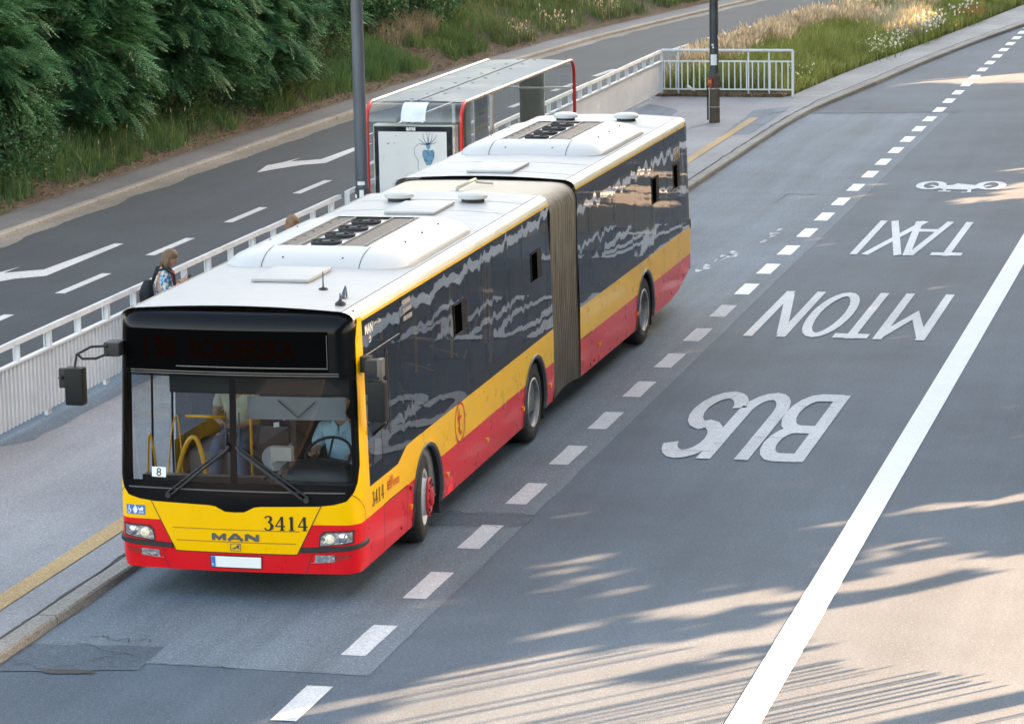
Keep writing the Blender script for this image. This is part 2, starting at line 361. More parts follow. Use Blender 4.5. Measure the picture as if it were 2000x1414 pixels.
for (x0, y0, x1, y1, wd) in [(-1.35, 30.9, 1.9, 30.6, .05), (.5, 29.3, .55, 31, .03), (-1.3, 45.2, 2.4, 45.9, .08), (-1.3, 46.3, 1.2, 46.2, .05), (-1.2, -1.72, .95, -2.45, .02), (-1.3, -2.5, -.45, -2.75, .03), (-.9, -2.6, -.4, -2.0, .015), (-.95, -1.55, -.3, -1.62, .02),
                             (-.2, 19.5, .9, 23.2, .02), (-13.2, 5, -6, 5.2, .02), (1.0, 4.02, 2.1, 4.06, .03), (1.05, 3.32, 2.0, 3.45, .02)]:
    n = 26; pts = []; ph = random.random() * 9
    for i in range(n + 1):
        t = i / n; pts.append((x0 + (x1 - x0) * t, y0 + (y1 - y0) * t + .16 * noise.noise(Vector((t * 5, ph, 0))) + .05 * noise.noise(Vector((t * 22, ph, 1)))))
    for q in stroke(pts, [wd * .6 * (0.2 + random.random()) for _ in pts]): flat(mb, q, .0095)
# the pot hole
flat(mb, jag_poly([(-1.0, -2.70), (-.9, -2.62), (-.55, -2.60), (-.42, -2.66), (-.6, -2.74), (-.9, -2.76)], 0, .03, .04, seed=9), .0085)
tag(mb.build('road_crack', CRACK, fix=False), kind='structure')
# platform, pavements, kerbs
def slab(name, fa, fb, y0, y1, z, m, step=1.0, side=True):
    mb = MB(); yy = frange(y0, y1, step); n = len(yy); vs = []
    for y in yy: vs += [(fa(y), y, z), (fb(y), y, z), (fa(y), y, -.04), (fb(y), y, -.04)]
    fs = []
    for i in range(n - 1):
        a = 4 * i; b = a + 4; fs += [(a, a + 1, b + 1, b), (a + 2, a, b, b + 2), (a + 1, a + 3, b + 3, b + 1)]
    fs += [(0, 2, 3, 1), (4 * n - 4, 4 * n - 3, 4 * n - 1, 4 * n - 2)]
    mb.add(vs, fs); return tag(mb.build(name, m), kind='structure')
slab('platform', lambda y: KM(y) + .02, lambda y: KR(y) - .225, -60, 48.35, H, PAVE)
slab('pavement', lambda y: GR(y), lambda y: KR(y) - .225, 48.36, 128, H, SLAB)
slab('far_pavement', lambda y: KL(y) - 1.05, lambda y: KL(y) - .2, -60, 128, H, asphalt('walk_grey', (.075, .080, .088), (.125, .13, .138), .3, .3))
slab('median', lambda y: KM(y) + .15, lambda y: GR(y) - .005, 48.36, 128, H - .02, SOIL2)
slab('roadside_pavement', lambda y: 9.6, lambda y: 10.1, -60, 128, H, SLAB)
def kerb(name, f, wd, y0, y1, sgn, blk=1.0, m=KERB):
    """separate stone blocks; f is the foot line, stone lies on side sgn of it"""
    mb = MB(); y = y0; k = 0
    while y < y1:
        ln = blk; a = y + .004; b = y + ln - .008; dz = .004 * (random.random() - .5); dx = .008 * (random.random() - .5)
        c = .018
        pts = []
        for yy in (a, b):
            x = f(yy) + dx
            pts.append([(x, yy, -.03), (x + sgn * .012, yy, H - c + dz), (x + sgn * c * 1.6, yy, H + .003 + dz), (x + sgn * wd, yy, H + .003 + dz), (x + sgn * wd, yy, -.03)])
        mb.add(pts[0] + pts[1], [(i, i + 1, i + 6, i + 5) for i in range(4)] + [(0, 1, 2, 3, 4), (9, 8, 7, 6, 5)])
        y += ln; k += 1
    return tag(mb.build(name, m), kind='structure')
kerb('kerb', KR, .21, -8.65, 126, -1, 1.5)
kerb('far_kerb', KL, .18, 0, 126, -1, 1.0)
kerb('median_kerb', KM, .16, 48.4, 126, 1, 1.0)
kerb('roadside_kerb', lambda y: 9.42, .17, -8, 126, 1)
mb = MB()
# dark joint between kerb and paving
for y0, y1 in ((-8, 46.5),):
    yy = frange(y0, y1, .12); pts = [(KR(y) - .232 + .035 * noise.noise(Vector((0, y * 1.3, 7))) + .015 * noise.noise(Vector((0, y * 7, 7))), y) for y in yy]
    for q in stroke(pts, [.015 + .035 * max(0, .3 + noise.noise(Vector((3, y * 2, 0)))) for y in yy]): flat(mb, q, H + .0075)
yy = frange(46.5, 90, .2); pts = [(KR(y) - .30 - .05 * noise.noise(Vector((0, y * .7, 7))), y) for y in yy]
for q in stroke(pts, .03): flat(mb, q, H + .005)
for y in frange(49, 90, 1.0):
    for q in stroke([(GR(y) + .1, y), (KR(y) - .5, y + .05)], .009): flat(mb, q, H + .004)
for (x0, y0, x1, y1) in [(-4.0, 38.5, -2.9, 43.0), (-4.6, 37.5, -4.0, 38.5)]:
    pts = [(x0 + (x1 - x0) * t / 12, y0 + (y1 - y0) * t / 12 + .1 * noise.noise(Vector((t, 5, 0)))) for t in range(13)]
    for q in stroke(pts, .02): flat(mb, q, H + .005)
for (x0, y0, x1, y1) in [(-2.1, 44.2, -1.75, 44.9), (-2.0, 41.8, -1.8, 42.0)]:
    pts = [(x0 + (x1 - x0) * t / 12 + .06 * noise.noise(Vector((t, 8, 0))), y0 + (y1 - y0) * t / 12) for t in range(13)]
    for q in stroke(pts, .035): flat(mb, q, H + .009)
yy = frange(0, 110, .2)
pts = [(KL(y) - .95 + .05 * noise.noise(Vector((0, y, 17))), y) for y in yy]
for q in stroke(pts, .03): flat(mb, q, H + .004)
tag(mb.build('paving_crack', CRACK, fix=False), kind='structure')
mb = MB()
yy = frange(-5, 46, .2); ribbon(mb, lambda y: KR(y) - .0, lambda y: KR(y) + .012 + .05 * noise.noise(Vector((0, y, 2))), yy, .0105)
yy = frange(0, 110, .2); ribbon(mb, lambda y: KL(y) - 0.0, lambda y: KL(y) + .38 + .22 * noise.noise(Vector((0, y * .6, 22))) + .06 * noise.noise(Vector((0, y * 4, 22))), yy, .0105)
tag(mb.build('kerb_dust', DUST, fix=False), kind='structure')
# platform asphalt patches and the yellow line
mb = MB()
flat(mb, jag_poly([(-5.6, 5.5), (-4.9, 6.5), (-4.9, 20), (-5.6, 20)], 0, .05, .4, seed=5), H + .004)
flat(mb, jag_poly([(-5.5, 41), (-4.2, 41.5), (-4.4, 45), (-5.5, 46.5)], 0, .08, .4, seed=6), H + .004)
flat(mb, jag_poly([(-2.4, 39.5), (-1.8, 40), (-1.8, 46), (-2.6, 45)], 0, .05, .4, seed=8), H + .004)
tag(mb.build('platform_patch', ASP_BAY, fix=False), kind='structure')
mb = MB(); yy = frange(-8, 43.4, .25)
ribbon(mb, lambda y: -2.305 - .0016 * y + .006 * noise.noise(Vector((0, y * 3, 1))), lambda y: -2.065 - .0026 * y + .008 * noise.noise(Vector((4, y * 3, 1))), yy, H + .0085)
tag(mb.build('platform_line', PYEL, fix=False), kind='structure')
# ---- road markings
i = 0
mb = MB(); mbw = MB()
x0, y0, sp = 1.5927, -3.7514, 2.0623
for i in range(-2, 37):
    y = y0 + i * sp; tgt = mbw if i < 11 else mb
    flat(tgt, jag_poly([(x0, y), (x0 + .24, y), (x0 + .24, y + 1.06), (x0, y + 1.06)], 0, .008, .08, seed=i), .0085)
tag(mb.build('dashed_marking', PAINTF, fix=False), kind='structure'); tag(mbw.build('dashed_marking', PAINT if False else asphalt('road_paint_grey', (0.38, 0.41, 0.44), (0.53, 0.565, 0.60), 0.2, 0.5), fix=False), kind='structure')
mb = MB(); flat(mb, [(5.45, -60), (5.76, -60), (5.78, 128), (5.49, 128)], .0085); tag(mb.build('solid_marking', PAINTF, fix=False), kind='structure')
def letter(mb, segs, X_left, wid, Ynear, hei, wst=.16, z=.014, skew=0.0):
    """segs in a 0..1 by 0..1.5 box read by a driver heading -Y; X_left is the X of the reader's left side (larger X)"""
    for seg in segs:
        pts, closed = seg if isinstance(seg, tuple) and isinstance(seg[1], bool) else (seg, False)
        # real metres with v squeezed to 1.5 box, then stretched
        pp = [(u * wid, v) for u, v in pts]
        for q in stroke(pp, wst, closed):
            flat(mb, [(X_left - u, Ynear + hei - hei * (1 - v / 1.5) * 1.0 - 0.0 if False else Ynear + hei * (1 - v / 1.5)) for u, v in q], z)
# reader's text: up = -Y side? the tops of the letters lie towards the camera (smaller Y is farther along the way), v=1.5 -> Ynear
HW_ = .08
B_ = [[(.1, 0), (.1, 1.5)], [(.1, 1.42), (.55, 1.42)] + arc(.55, 1.12, .32, .30, 90, -90, 8) + [(.1, .82)], [(.1, .82), (.55, .82)] + arc(.55, .45, .36, .37, 90, -90, 8) + [(.1, .08)]]
U_ = [[(.12, 1.5), (.12, .45)] + arc(.5, .45, .38, .37, 180, 360, 10) + [(.88, 1.5)]]
S_ = [arc(.5, 1.1, .38, .32, 15, 180, 9) + arc(.5, 1.1, .38, .34, 190, 265, 4) + arc(.5, .44, .40, .36, 80, -90, 8) + arc(.5, .44, .40, .36, -100, -170, 5)]
M_ = [[(.07, 0), (.07, 1.5)], [(.93, 0), (.93, 1.5)], [(.07, 1.42), (.5, .72), (.93, 1.42)]]
T_ = [[(.5, 0), (.5, 1.5)], [(0, 1.42), (1, 1.42)]]
O_ = [(arc(.5, .75, .40, .67, 0, 345, 23), True)]
N_ = [[(.1, 0), (.1, 1.5)], [(.9, 0), (.9, 1.5)], [(.14, 1.40), (.86, .10)]]
A_ = [[(.06, 0), (.46, 1.5)], [(.94, 0), (.54, 1.5)], [(.22, .42), (.78, .42)]]
X_ = [[(.08, 0), (.92, 1.5)], [(.92, 0), (.08, 1.5)]]
I_ = [[(.5, 0), (.5, 1.5)]]
def word(name, spec, y0, y1, mat, wst=.15):
    mb = MB()
    for L_, xl, xr in spec: letter(mb, L_, xl, xl - xr, y0, y1 - y0, wst)
    mb2 = MB(); mb2.v, mb2.f, mb2.m = mb.v, mb.f, mb.m
    for k in range(len(mb2.f)):            # every stroke piece a hair apart in height so that overlaps never share a plane
        for vi in mb2.f[k]: mb2.v[vi] = (mb2.v[vi][0], mb2.v[vi][1], .0085 + .00012 * (k % 30))
    return tag(mb2.build(name, mat, fix=False), kind='structure')
word('lettering_marking', [(B_, 4.50, 3.90), (U_, 3.86, 3.26), (S_, 3.30, 2.70)], 7.15, 11.2, PAINTW, .17)
word('lettering_marking', [(M_, 4.97, 4.26), (T_, 4.16, 3.66), (O_, 3.68, 3.06), (N_, 2.98, 2.38)], 15.33, 19.35, asphalt('road_paint_mid', (.50, .52, .53), (.68, .69, .70), .15, .4), .135)
word('lettering_marking', [(T_, 4.66, 4.14), (A_, 4.10, 3.46), (X_, 3.66, 3.00), (I_, 3.04, 2.68)], 23.25, 27.3, MATS['road_paint_mid'], .125)
mb = MB(); random.seed(21)
for xa, xb, ys_ in ((2.7, 4.52, (7.55, 8.0, 8.45, 8.9, 9.35, 9.9, 10.4)), (3.05, 3.7, (16.2, 16.8, 17.4, 17.9, 18.5))):
    for y_ in ys_:
        u0 = random.uniform(0, .7); u1 = u0 + random.uniform(.12, .3); pts = [(xa + (xb - xa) * (u0 + (u1 - u0) * t / 8), y_ + .012 * noise.noise(Vector((t, y_, 0)))) for t in range(9)]
        for q in stroke(pts, random.uniform(.008, .018)): flat(mb, q, .0135)
tag(mb.build('marking_wear', ASP_MAIN, fix=False), kind='structure')
# bicycle marking
mb = MB()
def bk(pts, w_, closed=False):
    for q in stroke(pts, w_, closed): flat(mb, q, .0085 + .00012 * (len(mb.f) % 20))
bk(arc(3.13, 32.3, .22, .55, 0, 340, 17), .15, True); bk(arc(4.28, 32.4, .22, .55, 0, 340, 17), .15, True); flat(mb, [(3.30, 32.2), (3.42, 31.75), (3.95, 31.7), (4.15, 32.3), (3.7, 32.55)], .0075)
bk([(3.13, 32.3), (3.45, 31.75), (3.95, 31.8), (4.28, 32.4)], .09); bk([(3.45, 31.75), (3.62, 32.55), (3.95, 31.8)], .10); bk([(3.62, 32.55), (4.1, 32.3)], .10)
bk([(3.92, 31.9), (3.96, 31.35), (3.82, 31.3)], .07); bk([(3.36, 31.45), (3.60, 31.45)], .14); bk([(3.44, 31.8), (3.48, 31.45)], .06)
tag(mb.build('bicycle_marking', MATS['road_paint_mid'], fix=False), kind='structure')
# old worn marks
mb = MB(); random.seed(3)
for k in range(26):
    t = random.random(); cx = -.1 + 1.2 * t + .1 * random.random(); cy = 15.5 + 9.5 * t + random.random()
    flat(mb, jag_poly([(cx, cy), (cx + .07 * random.random() + .02, cy + .05), (cx + .10, cy + .35 * random.random() + .1), (cx - .01, cy + .3)], 0, .05, .05, seed=k), .0075)
tag(mb.build('worn_marking', PAINTW, fix=False), kind='structure')
# far lanes: dashes and arrows
mb = MB()
for k in range(-4, 22):
    y = 17.6 + k * 4.07; yb = y + 2.05
    off = lambda yy: (KL(yy) + 12.55)
    flat(mb, [(-9.20 + off(y), y), (-9.03 + off(y), y), (-9.03 + off(yb), yb), (-9.20 + off(yb), yb)], .009)
for Y0 in (34.66, 19.27, 3.9):   # bent turn arrows
    ap = [(-11.0, -1.72), (-11.19, -.5), (-11.02, 0), (-10.88, .9), (-10.89, .2), (-10.35, .65), (-10.25, 3.65), (-10.08, 3.65), (-10.04, 0), (-10.45, -.35), (-10.85, -1.25)]
    flat(mb, [(x, Y0 + y) for x, y in ap], .009)
tag(mb.build('far_marking', asphalt('far_paint', (.36, .375, .39), (.50, .51, .52), .25, .4), fix=False), kind='structure')

# ------------------------------------------------------------------ bank
yy = frange(-20, 126, .5); dd = [0, .15, .4, .7, 1.0, 1.4, 1.9, 2.5, 3.2, 4, 5, 6, 7, 8, 9, 10, 11, 14, 20, 30]
V = [(KL(y) - 1.03 - d, y, bank_h(KL(y) - 1.0 - d, y)) for y in yy for d in dd]; nd = len(dd)
F = [(i * nd + j, i * nd + j + 1, (i + 1) * nd + j + 1, (i + 1) * nd + j) for i in range(len(yy) - 1) for j in range(nd - 1)]
tag(MB().add(V, F).build('bank', SOIL, smooth=True), kind='structure')
yy = frange(-60, 126, 2.0)
V = []
for y in yy:
    for d, z in ((0, .5), (1.5, 1.0), (4, 2.2), (12, 3.5), (40, 4)): V.append((10.45 + d, y, z))
F = [(i * 5 + j, i * 5 + j + 1, (i + 1) * 5 + j + 1, (i + 1) * 5 + j) for i in range(len(yy) - 1) for j in range(4)]
tag(MB().add(V, F).build('roadside_bank', SOIL2, smooth=True), kind='structure')

# ------------------------------------------------------------------ vegetation
G1 = leafmat('grass_green', (0.21, 0.25, 0.06)); G2 = leafmat('grass_yellowgreen', (0.33, 0.34, 0.12)); G3 = leafmat('grass_dry', (0.30, 0.255, 0.175)); G4 = leafmat('grass_seed', (0.62, 0.48, 0.33), 0.45)
G5 = leafmat('grass_dark', (0.035, 0.08, 0.028)); G6 = leafmat('grass_mid', (0.095, 0.165, 0.055)); FLW = leafmat('flower_white', (0.75, 0.72, 0.62)); FLY = leafmat('flower_yellow', (0.6, 0.45, 0.12)); FLR = leafmat('flower_rust', (0.45, 0.13, 0.05))
def blades(P, h, wd, lean=0.35, droop=0.4):
    P = np.asarray(P, float); n = len(P); h = np.broadcast_to(h, n) * rng.uniform(.6, 1.25, n); wd = np.broadcast_to(wd, n)
    a = rng.uniform(0, 2 * PI, n); la = rng.uniform(0, 2 * PI, n); ln = rng.uniform(.1, 1, n) * lean
    sx, sy = np.cos(a) * wd / 2, np.sin(a) * wd / 2; lx, ly = np.cos(la) * ln * h, np.sin(la) * ln * h
    Z = np.zeros(n); side = np.stack([sx, sy, Z], 1)
    m = P + np.stack([lx * .35, ly * .35, h * .6], 1); t = P + np.stack([lx * (1 + droop * .3), ly * (1 + droop * .3), h * (1 - droop * .2 * ln)], 1)
    V = np.stack([P - side, P + side, m - side * .8, m + side * .8, t - side * .15, t + side * .15], 1).reshape(-1, 3)
    b = np.arange(n)[:, None] * 6; Q = np.concatenate([b + np.array([0, 1, 3, 2]), b + np.array([2, 3, 5, 4])], 1).reshape(-1, 4)
    return V, Q
def seedstalks(P, h, wd):
    """thin stalk with a feathery head"""
    V, Q = blades(P, h, wd * .5, .3, .3); n = len(P); T = V.reshape(n, 6, 3)[:, 4]; M = V.reshape(n, 6, 3)[:, 2]
    d = (T - M); a = rng.uniform(0, 2 * PI, n); s = np.stack([np.cos(a), np.sin(a), np.zeros(n)], 1) * (wd * 1.3)[:, None] if hasattr(wd, '__len__') else np.stack([np.cos(a), np.sin(a), np.zeros(n)], 1) * wd * 1.3
    A = T - d * .35; B = T + d * .15; Mi = T - d * .1
    HV = np.stack([A, Mi - s, B, Mi + s], 1).reshape(-1, 3); b = np.arange(n)[:, None] * 4 + len(V)
    return np.concatenate([V, HV]), np.concatenate([Q, b + np.array([0, 1, 2, 3])]), n
def scatter(n, f_lo, f_hi, y0, y1, zf):
    y = rng.uniform(y0, y1, n); u = rng.uniform(0, 1, n); out = np.empty((n, 3))
    for i in range(n):
        a, b = f_lo(y[i]), f_hi(y[i]); x = a + (b - a) * u[i]; out[i] = (x, y[i], zf(x, y[i]))
    return out
def multi(name, parts, mats, **kw):
    VV = []; QQ = []; MM = []; b = 0
    for V, Q, m in parts: VV.append(V); QQ.append(Q + b); MM.append(np.full(len(Q), m)); b += len(V)
    return fast(name, np.concatenate(VV), np.concatenate(QQ), mats, np.concatenate(MM), **kw)
def nz(x, y, s=.5, k=0.): return noise.noise(Vector((x * s, y * s, k)))
# median grass
zf = lambda x, y: H - .02
parts = []
P = scatter(62000, lambda y: KM(y) + .25, lambda y: GR(y) - .05, 48.5, 96, zf)
e = np.array([GR(p[1]) - p[0] for p in P]); wnear = np.array([nz(p[0], p[1], .8) for p in P])
hh = np.clip(.22 + e * .30, .2, .62) * (1 + .4 * wnear)
V, Q = blades(P, hh, .022, .45); parts.append((V, Q, 0))
P2 = P[rng.random(len(P)) < .45]; e2 = np.array([GR(p[1]) - p[0] for p in P2]); V, Q = blades(P2 + [.04, .05, 0], np.clip(.25 + e2 * .3, .2, .65), .022, .5); parts.append((V, Q, 1))
P = scatter(38000, lambda y: KM(y) + .25, lambda y: GR(y) - 1.1, 49.2, 96, zf)
k = np.array([nz(p[0], p[1], .45, 5.) + .30 * (GR(p[1]) - p[0]) - .80 - (.35 if p[1] < 53 else 0) - (0.5 if p[1] > 76 and p[0] > KM(p[1]) + 2.6 else 0) for p in P]); P = P[k + rng.uniform(-.2, .2, len(P)) > .0]
V, Q, n = seedstalks(P, .82, .022); nb = len(Q) - n; parts.append((V, Q[:nb], 2)); 
vv = V; parts[-1] = (V, Q, 3)
P = scatter(2600, lambda y: KM(y) - .15, lambda y: KM(y) + .9, 48.7, 80, zf); V, Q, n = seedstalks(P, .55, .015); parts.append((V, Q, 3))
# dead straw along the railing
P = scatter(5200, lambda y: -5.6, lambda y: -2.35, 48.15, 48.75, zf); V, Q = blades(P, .12, .02, 1.6); parts.append((V, Q, 4))
tag(multi('tall_grass', parts, [G1, G2, G3, G4, leafmat('straw_brown', (0.34, 0.25, 0.17))]), 'tall flowering grass on the strip between the two roads', 'grass', kind='stuff')
STP = leafmat('straw_pale', (.42, .40, .31), .25)
parts = []
def disc_pts(n, cx, cy, rx, ry, ang=0):
    a = rng.uniform(0, 2 * PI, n); r = np.sqrt(rng.uniform(0, 1, n)); x = np.cos(a) * r * rx; y = np.sin(a) * r * ry; c, s = math.cos(ang), math.sin(ang)
    return np.stack([cx + x * c - y * s, cy + x * s + y * c, np.full(n, H)], 1)
P = disc_pts(1500, -1.75, 66.5, .9, 3.2, .1); V, Q = blades(P, .85, .022, .5); parts.append((V, Q, 0))
def daisies(P, h, r, m, parts):
    n = len(P); V, Q = blades(P, h, .012, .2); parts.append((V, Q, 1)); T = V.reshape(n, 6, 3)[:, 4]
    o = np.array([[-1, -.6, .3], [1, -.6, -.1], [1, .6, .1], [-1, .6, .4]]) * r
    V2 = (T[:, None, :] + o[None]).reshape(-1, 3); b = np.arange(n)[:, None] * 4; parts.append((V2, b + np.array([0, 1, 2, 3]), m))
    o = np.array([[-.6, 0, -.9], [.6, 0, -.9], [.7, .1, .9], [-.7, .1, .9]]) * r; V2 = (T[:, None, :] + o[None]).reshape(-1, 3); parts.append((V2, b + np.array([0, 1, 2, 3]), m))
daisies(disc_pts(110, -.75, 65.5, .35, 2.6), .62, .030, 2, parts)
daisies(disc_pts(120, -1.35, 60.5, .55, 3.0), .45, .022, 2, parts)
daisies(disc_pts(60, -1.2, 66.0, .5, 2.0), .6, .04, 3, parts)
daisies(disc_pts(40, -.3, 70.5, .4, 2.0), .7, .03, 2, parts)
daisies(disc_pts(60, -.1, 71.5, .4, 1.6), .5, .028, 4, parts)
daisies(disc_pts(22, -2.35, 51.5, .4, 1.0), .4, .02, 2, parts)
tag(multi('wildflowers', parts, [STP, G1, FLW, FLY, FLR]), 'pale daisies and straw among the tall grass between the roads', 'wildflowers', kind='stuff')
# bank grass
parts = []
P = scatter(52000, lambda y: KL(y) - 6.5, lambda y: KL(y) - 1.15, 19, 41, bank_h)
k = np.array([nz(p[0], p[1], .7, 2.) + (KL(p[1]) - 1.2 - p[0]) * .5 + .08 - max(0, p[1] - 35) * .12 for p in P]); P = P[k + rng.uniform(-.25, .25, len(P)) > .1]
e = np.array([(KL(p[1]) - 1.1 - p[0]) for p in P]); V, Q = blades(P, np.clip(.12 + .34 * e, .12, .40), .020, .65); parts.append((V, Q, 0))
P2 = P[rng.random(len(P)) < .3]; V, Q = blades(P2 + [.03, .02, 0], .48, .018, .6); parts.append((V, Q, 1))
P2 = P[rng.random(len(P)) < .012]; V, Q, n = seedstalks(P2, .6, .010); parts.append((V, Q, 3))
P = scatter(40000, lambda y: KL(y) - 7, lambda y: KL(y) - 1.2, 40, 62, bank_h)
k = np.array([nz(p[0], p[1], .5, 8.) + .03 * (KL(p[1]) - p[0]) for p in P]); P = P[k + rng.uniform(-.15, .15, len(P)) > -.02]
V, Q = blades(P, .33, .022, .6); parts.append((V, Q, 1))
P = scatter(9000, lambda y: KL(y) - 6, lambda y: KL(y) - 1.3, 47, 53, bank_h); V, Q = blades(P[:8000], .55, .02, .6); parts.append((V, Q, 0)); 
P = scatter(90000, lambda y: KL(y) - 15, lambda y: KL(y) - 1.15, 61, 112, bank_h)
k = np.array([nz(p[0], p[1], .35, 4.) + .09 * min(4, (KL(p[1]) - 1.2 - p[0])) for p in P]); P = P[k + rng.uniform(-.2, .2, len(P)) > -.32]
V, Q = blades(P, .3, .028, .6); parts.append((V, Q, 1)); P2 = P[rng.random(len(P)) < .25]; V, Q = blades(P2 + [.05, 0, 0], .34, .028, .6); parts.append((V, Q, 4))
P2 = P[(rng.random(len(P)) < .25) & (np.array([nz(p[0], p[1], .3, 14.) for p in P]) > .12)]; V, Q, n = seedstalks(P2, .5, .02); parts.append((V, Q, 3))
def tuft(cx, cy, n, r, h, m):
    P = disc_pts(n, cx, cy, r, r * 1.3); P[:, 2] = [bank_h(p[0], p[1]) for p in P]; V, Q = blades(P, h, .018, .55); parts.append((V, Q, m))
for cx, cy, n, r, h in [(-14.6, 56.5, 500, .5, .6), (-14.5, 58, 450, .45, .6), (-14.7, 55.2, 300, .5, .5), (-14.9, 66.5, 500, .9, .7), (-15.6, 64.5, 400, .7, .7), (-14.6, 69, 300, .7, .6)]: tuft(cx, cy, n, r, h, 2)
for cx, cy, n, r, h in [(-17.5, 66, 300, .6, .8), (-18.5, 71, 300, .8, .9)]: tuft(cx, cy, n, r, h, 5)
tag(multi('bank_grass', parts, [G1 if False else leafmat('bank_grass_green', (0.085, 0.185, 0.07)), G6, G3, G4, leafmat('bank_grass_olive', (0.13, 0.13, 0.05)), leafmat('yellow_weed', (0.34, 0.36, 0.04))]), 'grass and weeds growing on the bank above the far pavement', 'grass', kind='stuff')
# leaf litter on the bank edge
n = 9000; P = scatter(n, lambda y: KL(y) - 2.6, lambda y: KL(y) - .98, 24, 64, lambda x, y: bank_h(x, y) + .015)
a = rng.uniform(0, 2 * PI, n); s = rng.uniform(.012, .04, n); u = np.stack([np.cos(a) * s, np.sin(a) * s, rng.uniform(-.02, .02, n)], 1); v = np.stack([-np.sin(a) * s * .6, np.cos(a) * s * .6, rng.uniform(-.015, .015, n)], 1)
V = np.stack([P - u, P - v, P + u, P + v], 1).reshape(-1, 3); Q = np.arange(n)[:, None] * 4 + np.array([0, 1, 2, 3])
tag(fast('leaf_litter', V, Q, leafmat('dead_leaf', (0.14, 0.09, 0.055), .1)), 'dry brown leaves and twigs along the far pavement edge', 'leaf litter', kind='stuff')

BARK = pbr('bark', (0.10, 0.075, 0.06), 0.9, var=0.4, vs=9, bmp=0.8, bs=25)
LF1 = leafmat('locust_leaf', (0.050, 0.165, 0.070), .3, .3); LF2 = leafmat('locust_leaf_pale', (0.105, 0.265, 0.115), .3, .3); LF3 = leafmat('locust_leaf_deep', (0.020, 0.080, 0.036), .25, .3)
OL1 = leafmat('shrub_leaf', (0.042, 0.072, 0.028), .3, .35); OL2 = leafmat('shrub_leaf_brown', (0.075, 0.075, 0.03), .3, .3); LG1 = leafmat('maple_leaf', (0.038, 0.105, 0.038), .3, .3)
def frond(ln=.34, pairs=7, lw=.040, ll=.082):
    Q = []
    for i in range(pairs):
        t = (i + .8) / (pairs + .3) * ln; dz = -.35 * t * t / ln
        sc = math.sin(PI * (0.18 + .72 * (i + 1) / (pairs + 1)))
        for s in (-1, 1):
            a = Vector((t, 0, dz)); d = Vector((.35, s * .94, -.18)).normalized(); e = Vector((d.y * s, -d.x * s, 0)) * 1.0
            l_ = ll * sc; w_ = lw * (.6 + .4 * sc)
            Q += [a, a + d * l_ * .45 + Vector((-d.y, d.x, 0)) * w_ / 2, a + d * l_, a + d * l_ * .45 - Vector((-d.y, d.x, 0)) * w_ / 2]
    a = Vector((ln * .97, 0, -.35 * ln)); Q += [a, a + Vector((ll * .5, lw / 2, -.01)), a + Vector((ll, 0, -.02)), a + Vector((ll * .5, -lw / 2, -.01))]
    return np.array([q[:] for q in Q])
FR = frond()
def place_many(tmpl, O, X, Yv, Zv, S_):
    """tmpl (m,3) placed n times with axes X, Y, Z"""
    n = len(O); T = tmpl[None] * S_[:, None, None]
    V = O[:, None] + T[..., 0:1] * X[:, None] + T[..., 1:2] * Yv[:, None] + T[..., 2:3] * Zv[:, None]
    V = V.reshape(-1, 3); Q = np.arange(len(V)).reshape(-1, 4); return V, Q
def unit(v): return v / np.maximum(1e-9, np.linalg.norm(v, axis=-1, keepdims=True))
def locust_crown(c, rad, nspray, seed, per=26, zmin=None, fs=1.05, face=None):
    r = np.random.default_rng(seed); O = []; X = []; Zl = []; Sx = []; br = []
    k = 0
    while k < nspray:
        d = unit(r.normal(size=3)); 
        if d[2] < -.55: continue
        if face is not None and np.dot(d, face) < -.25: continue
        rr = r.uniform(.55, 1.0) ** .6; p = np.array(c) + d * np.array(rad) * rr * (1 + .22 * noise.noise(Vector(d * 2.2) + Vector((seed, 0, 0))))
        out = unit(np.array([d[0], d[1], d[2] * .35 + .05])); out = unit(out + r.normal(size=3) * .25)
        ln = r.uniform(.55, 1.25); base = p - out * ln
        sd = unit(np.cross(out, [0, 0, 1])); up = unit(np.cross(sd, out))
        t = r.uniform(.1, 1, per); side = np.where(np.arange(per) % 2 == 0, 1, -1)
        o = base + out * (t * ln)[:, None] + np.array([0, 0, -1.]) * (t ** 2 * ln * .24)[:, None] + up * r.normal(size=per)[:, None] * .05
        ang = r.uniform(.45, 1.15, per) * (1 - t * .6)
        x = out * np.cos(ang)[:, None] + sd * (side * np.sin(ang))[:, None] + np.array([0, 0, -1.]) * (r.uniform(-.05, .35, per))[:, None]
        O.append(o); X.append(unit(x)); Zl.append(np.repeat(up[None], per, 0) + r.normal(size=(per, 3)) * .35); Sx.append(r.uniform(.75, 1.25, per) * fs); br.append((base, p - np.array([0, 0, ln * .24])))
        k += 1
    O = np.concatenate(O); X = np.concatenate(X); Zl = np.concatenate(Zl); Sx = np.concatenate(Sx)
    if zmin is not None:
        g = np.array([bank_h(a[0], a[1]) for a in O]) + zmin; ok = O[:, 2] > g; O, X, Zl, Sx = O[ok], X[ok], Zl[ok], Sx[ok]
    Zl = unit(Zl - X * np.sum(Zl * X, 1, keepdims=True)); Y = np.cross(Zl, X)
    V, Q = place_many(FR, O, X, Y, Zl, Sx)
    return V, Q, br, len(O)
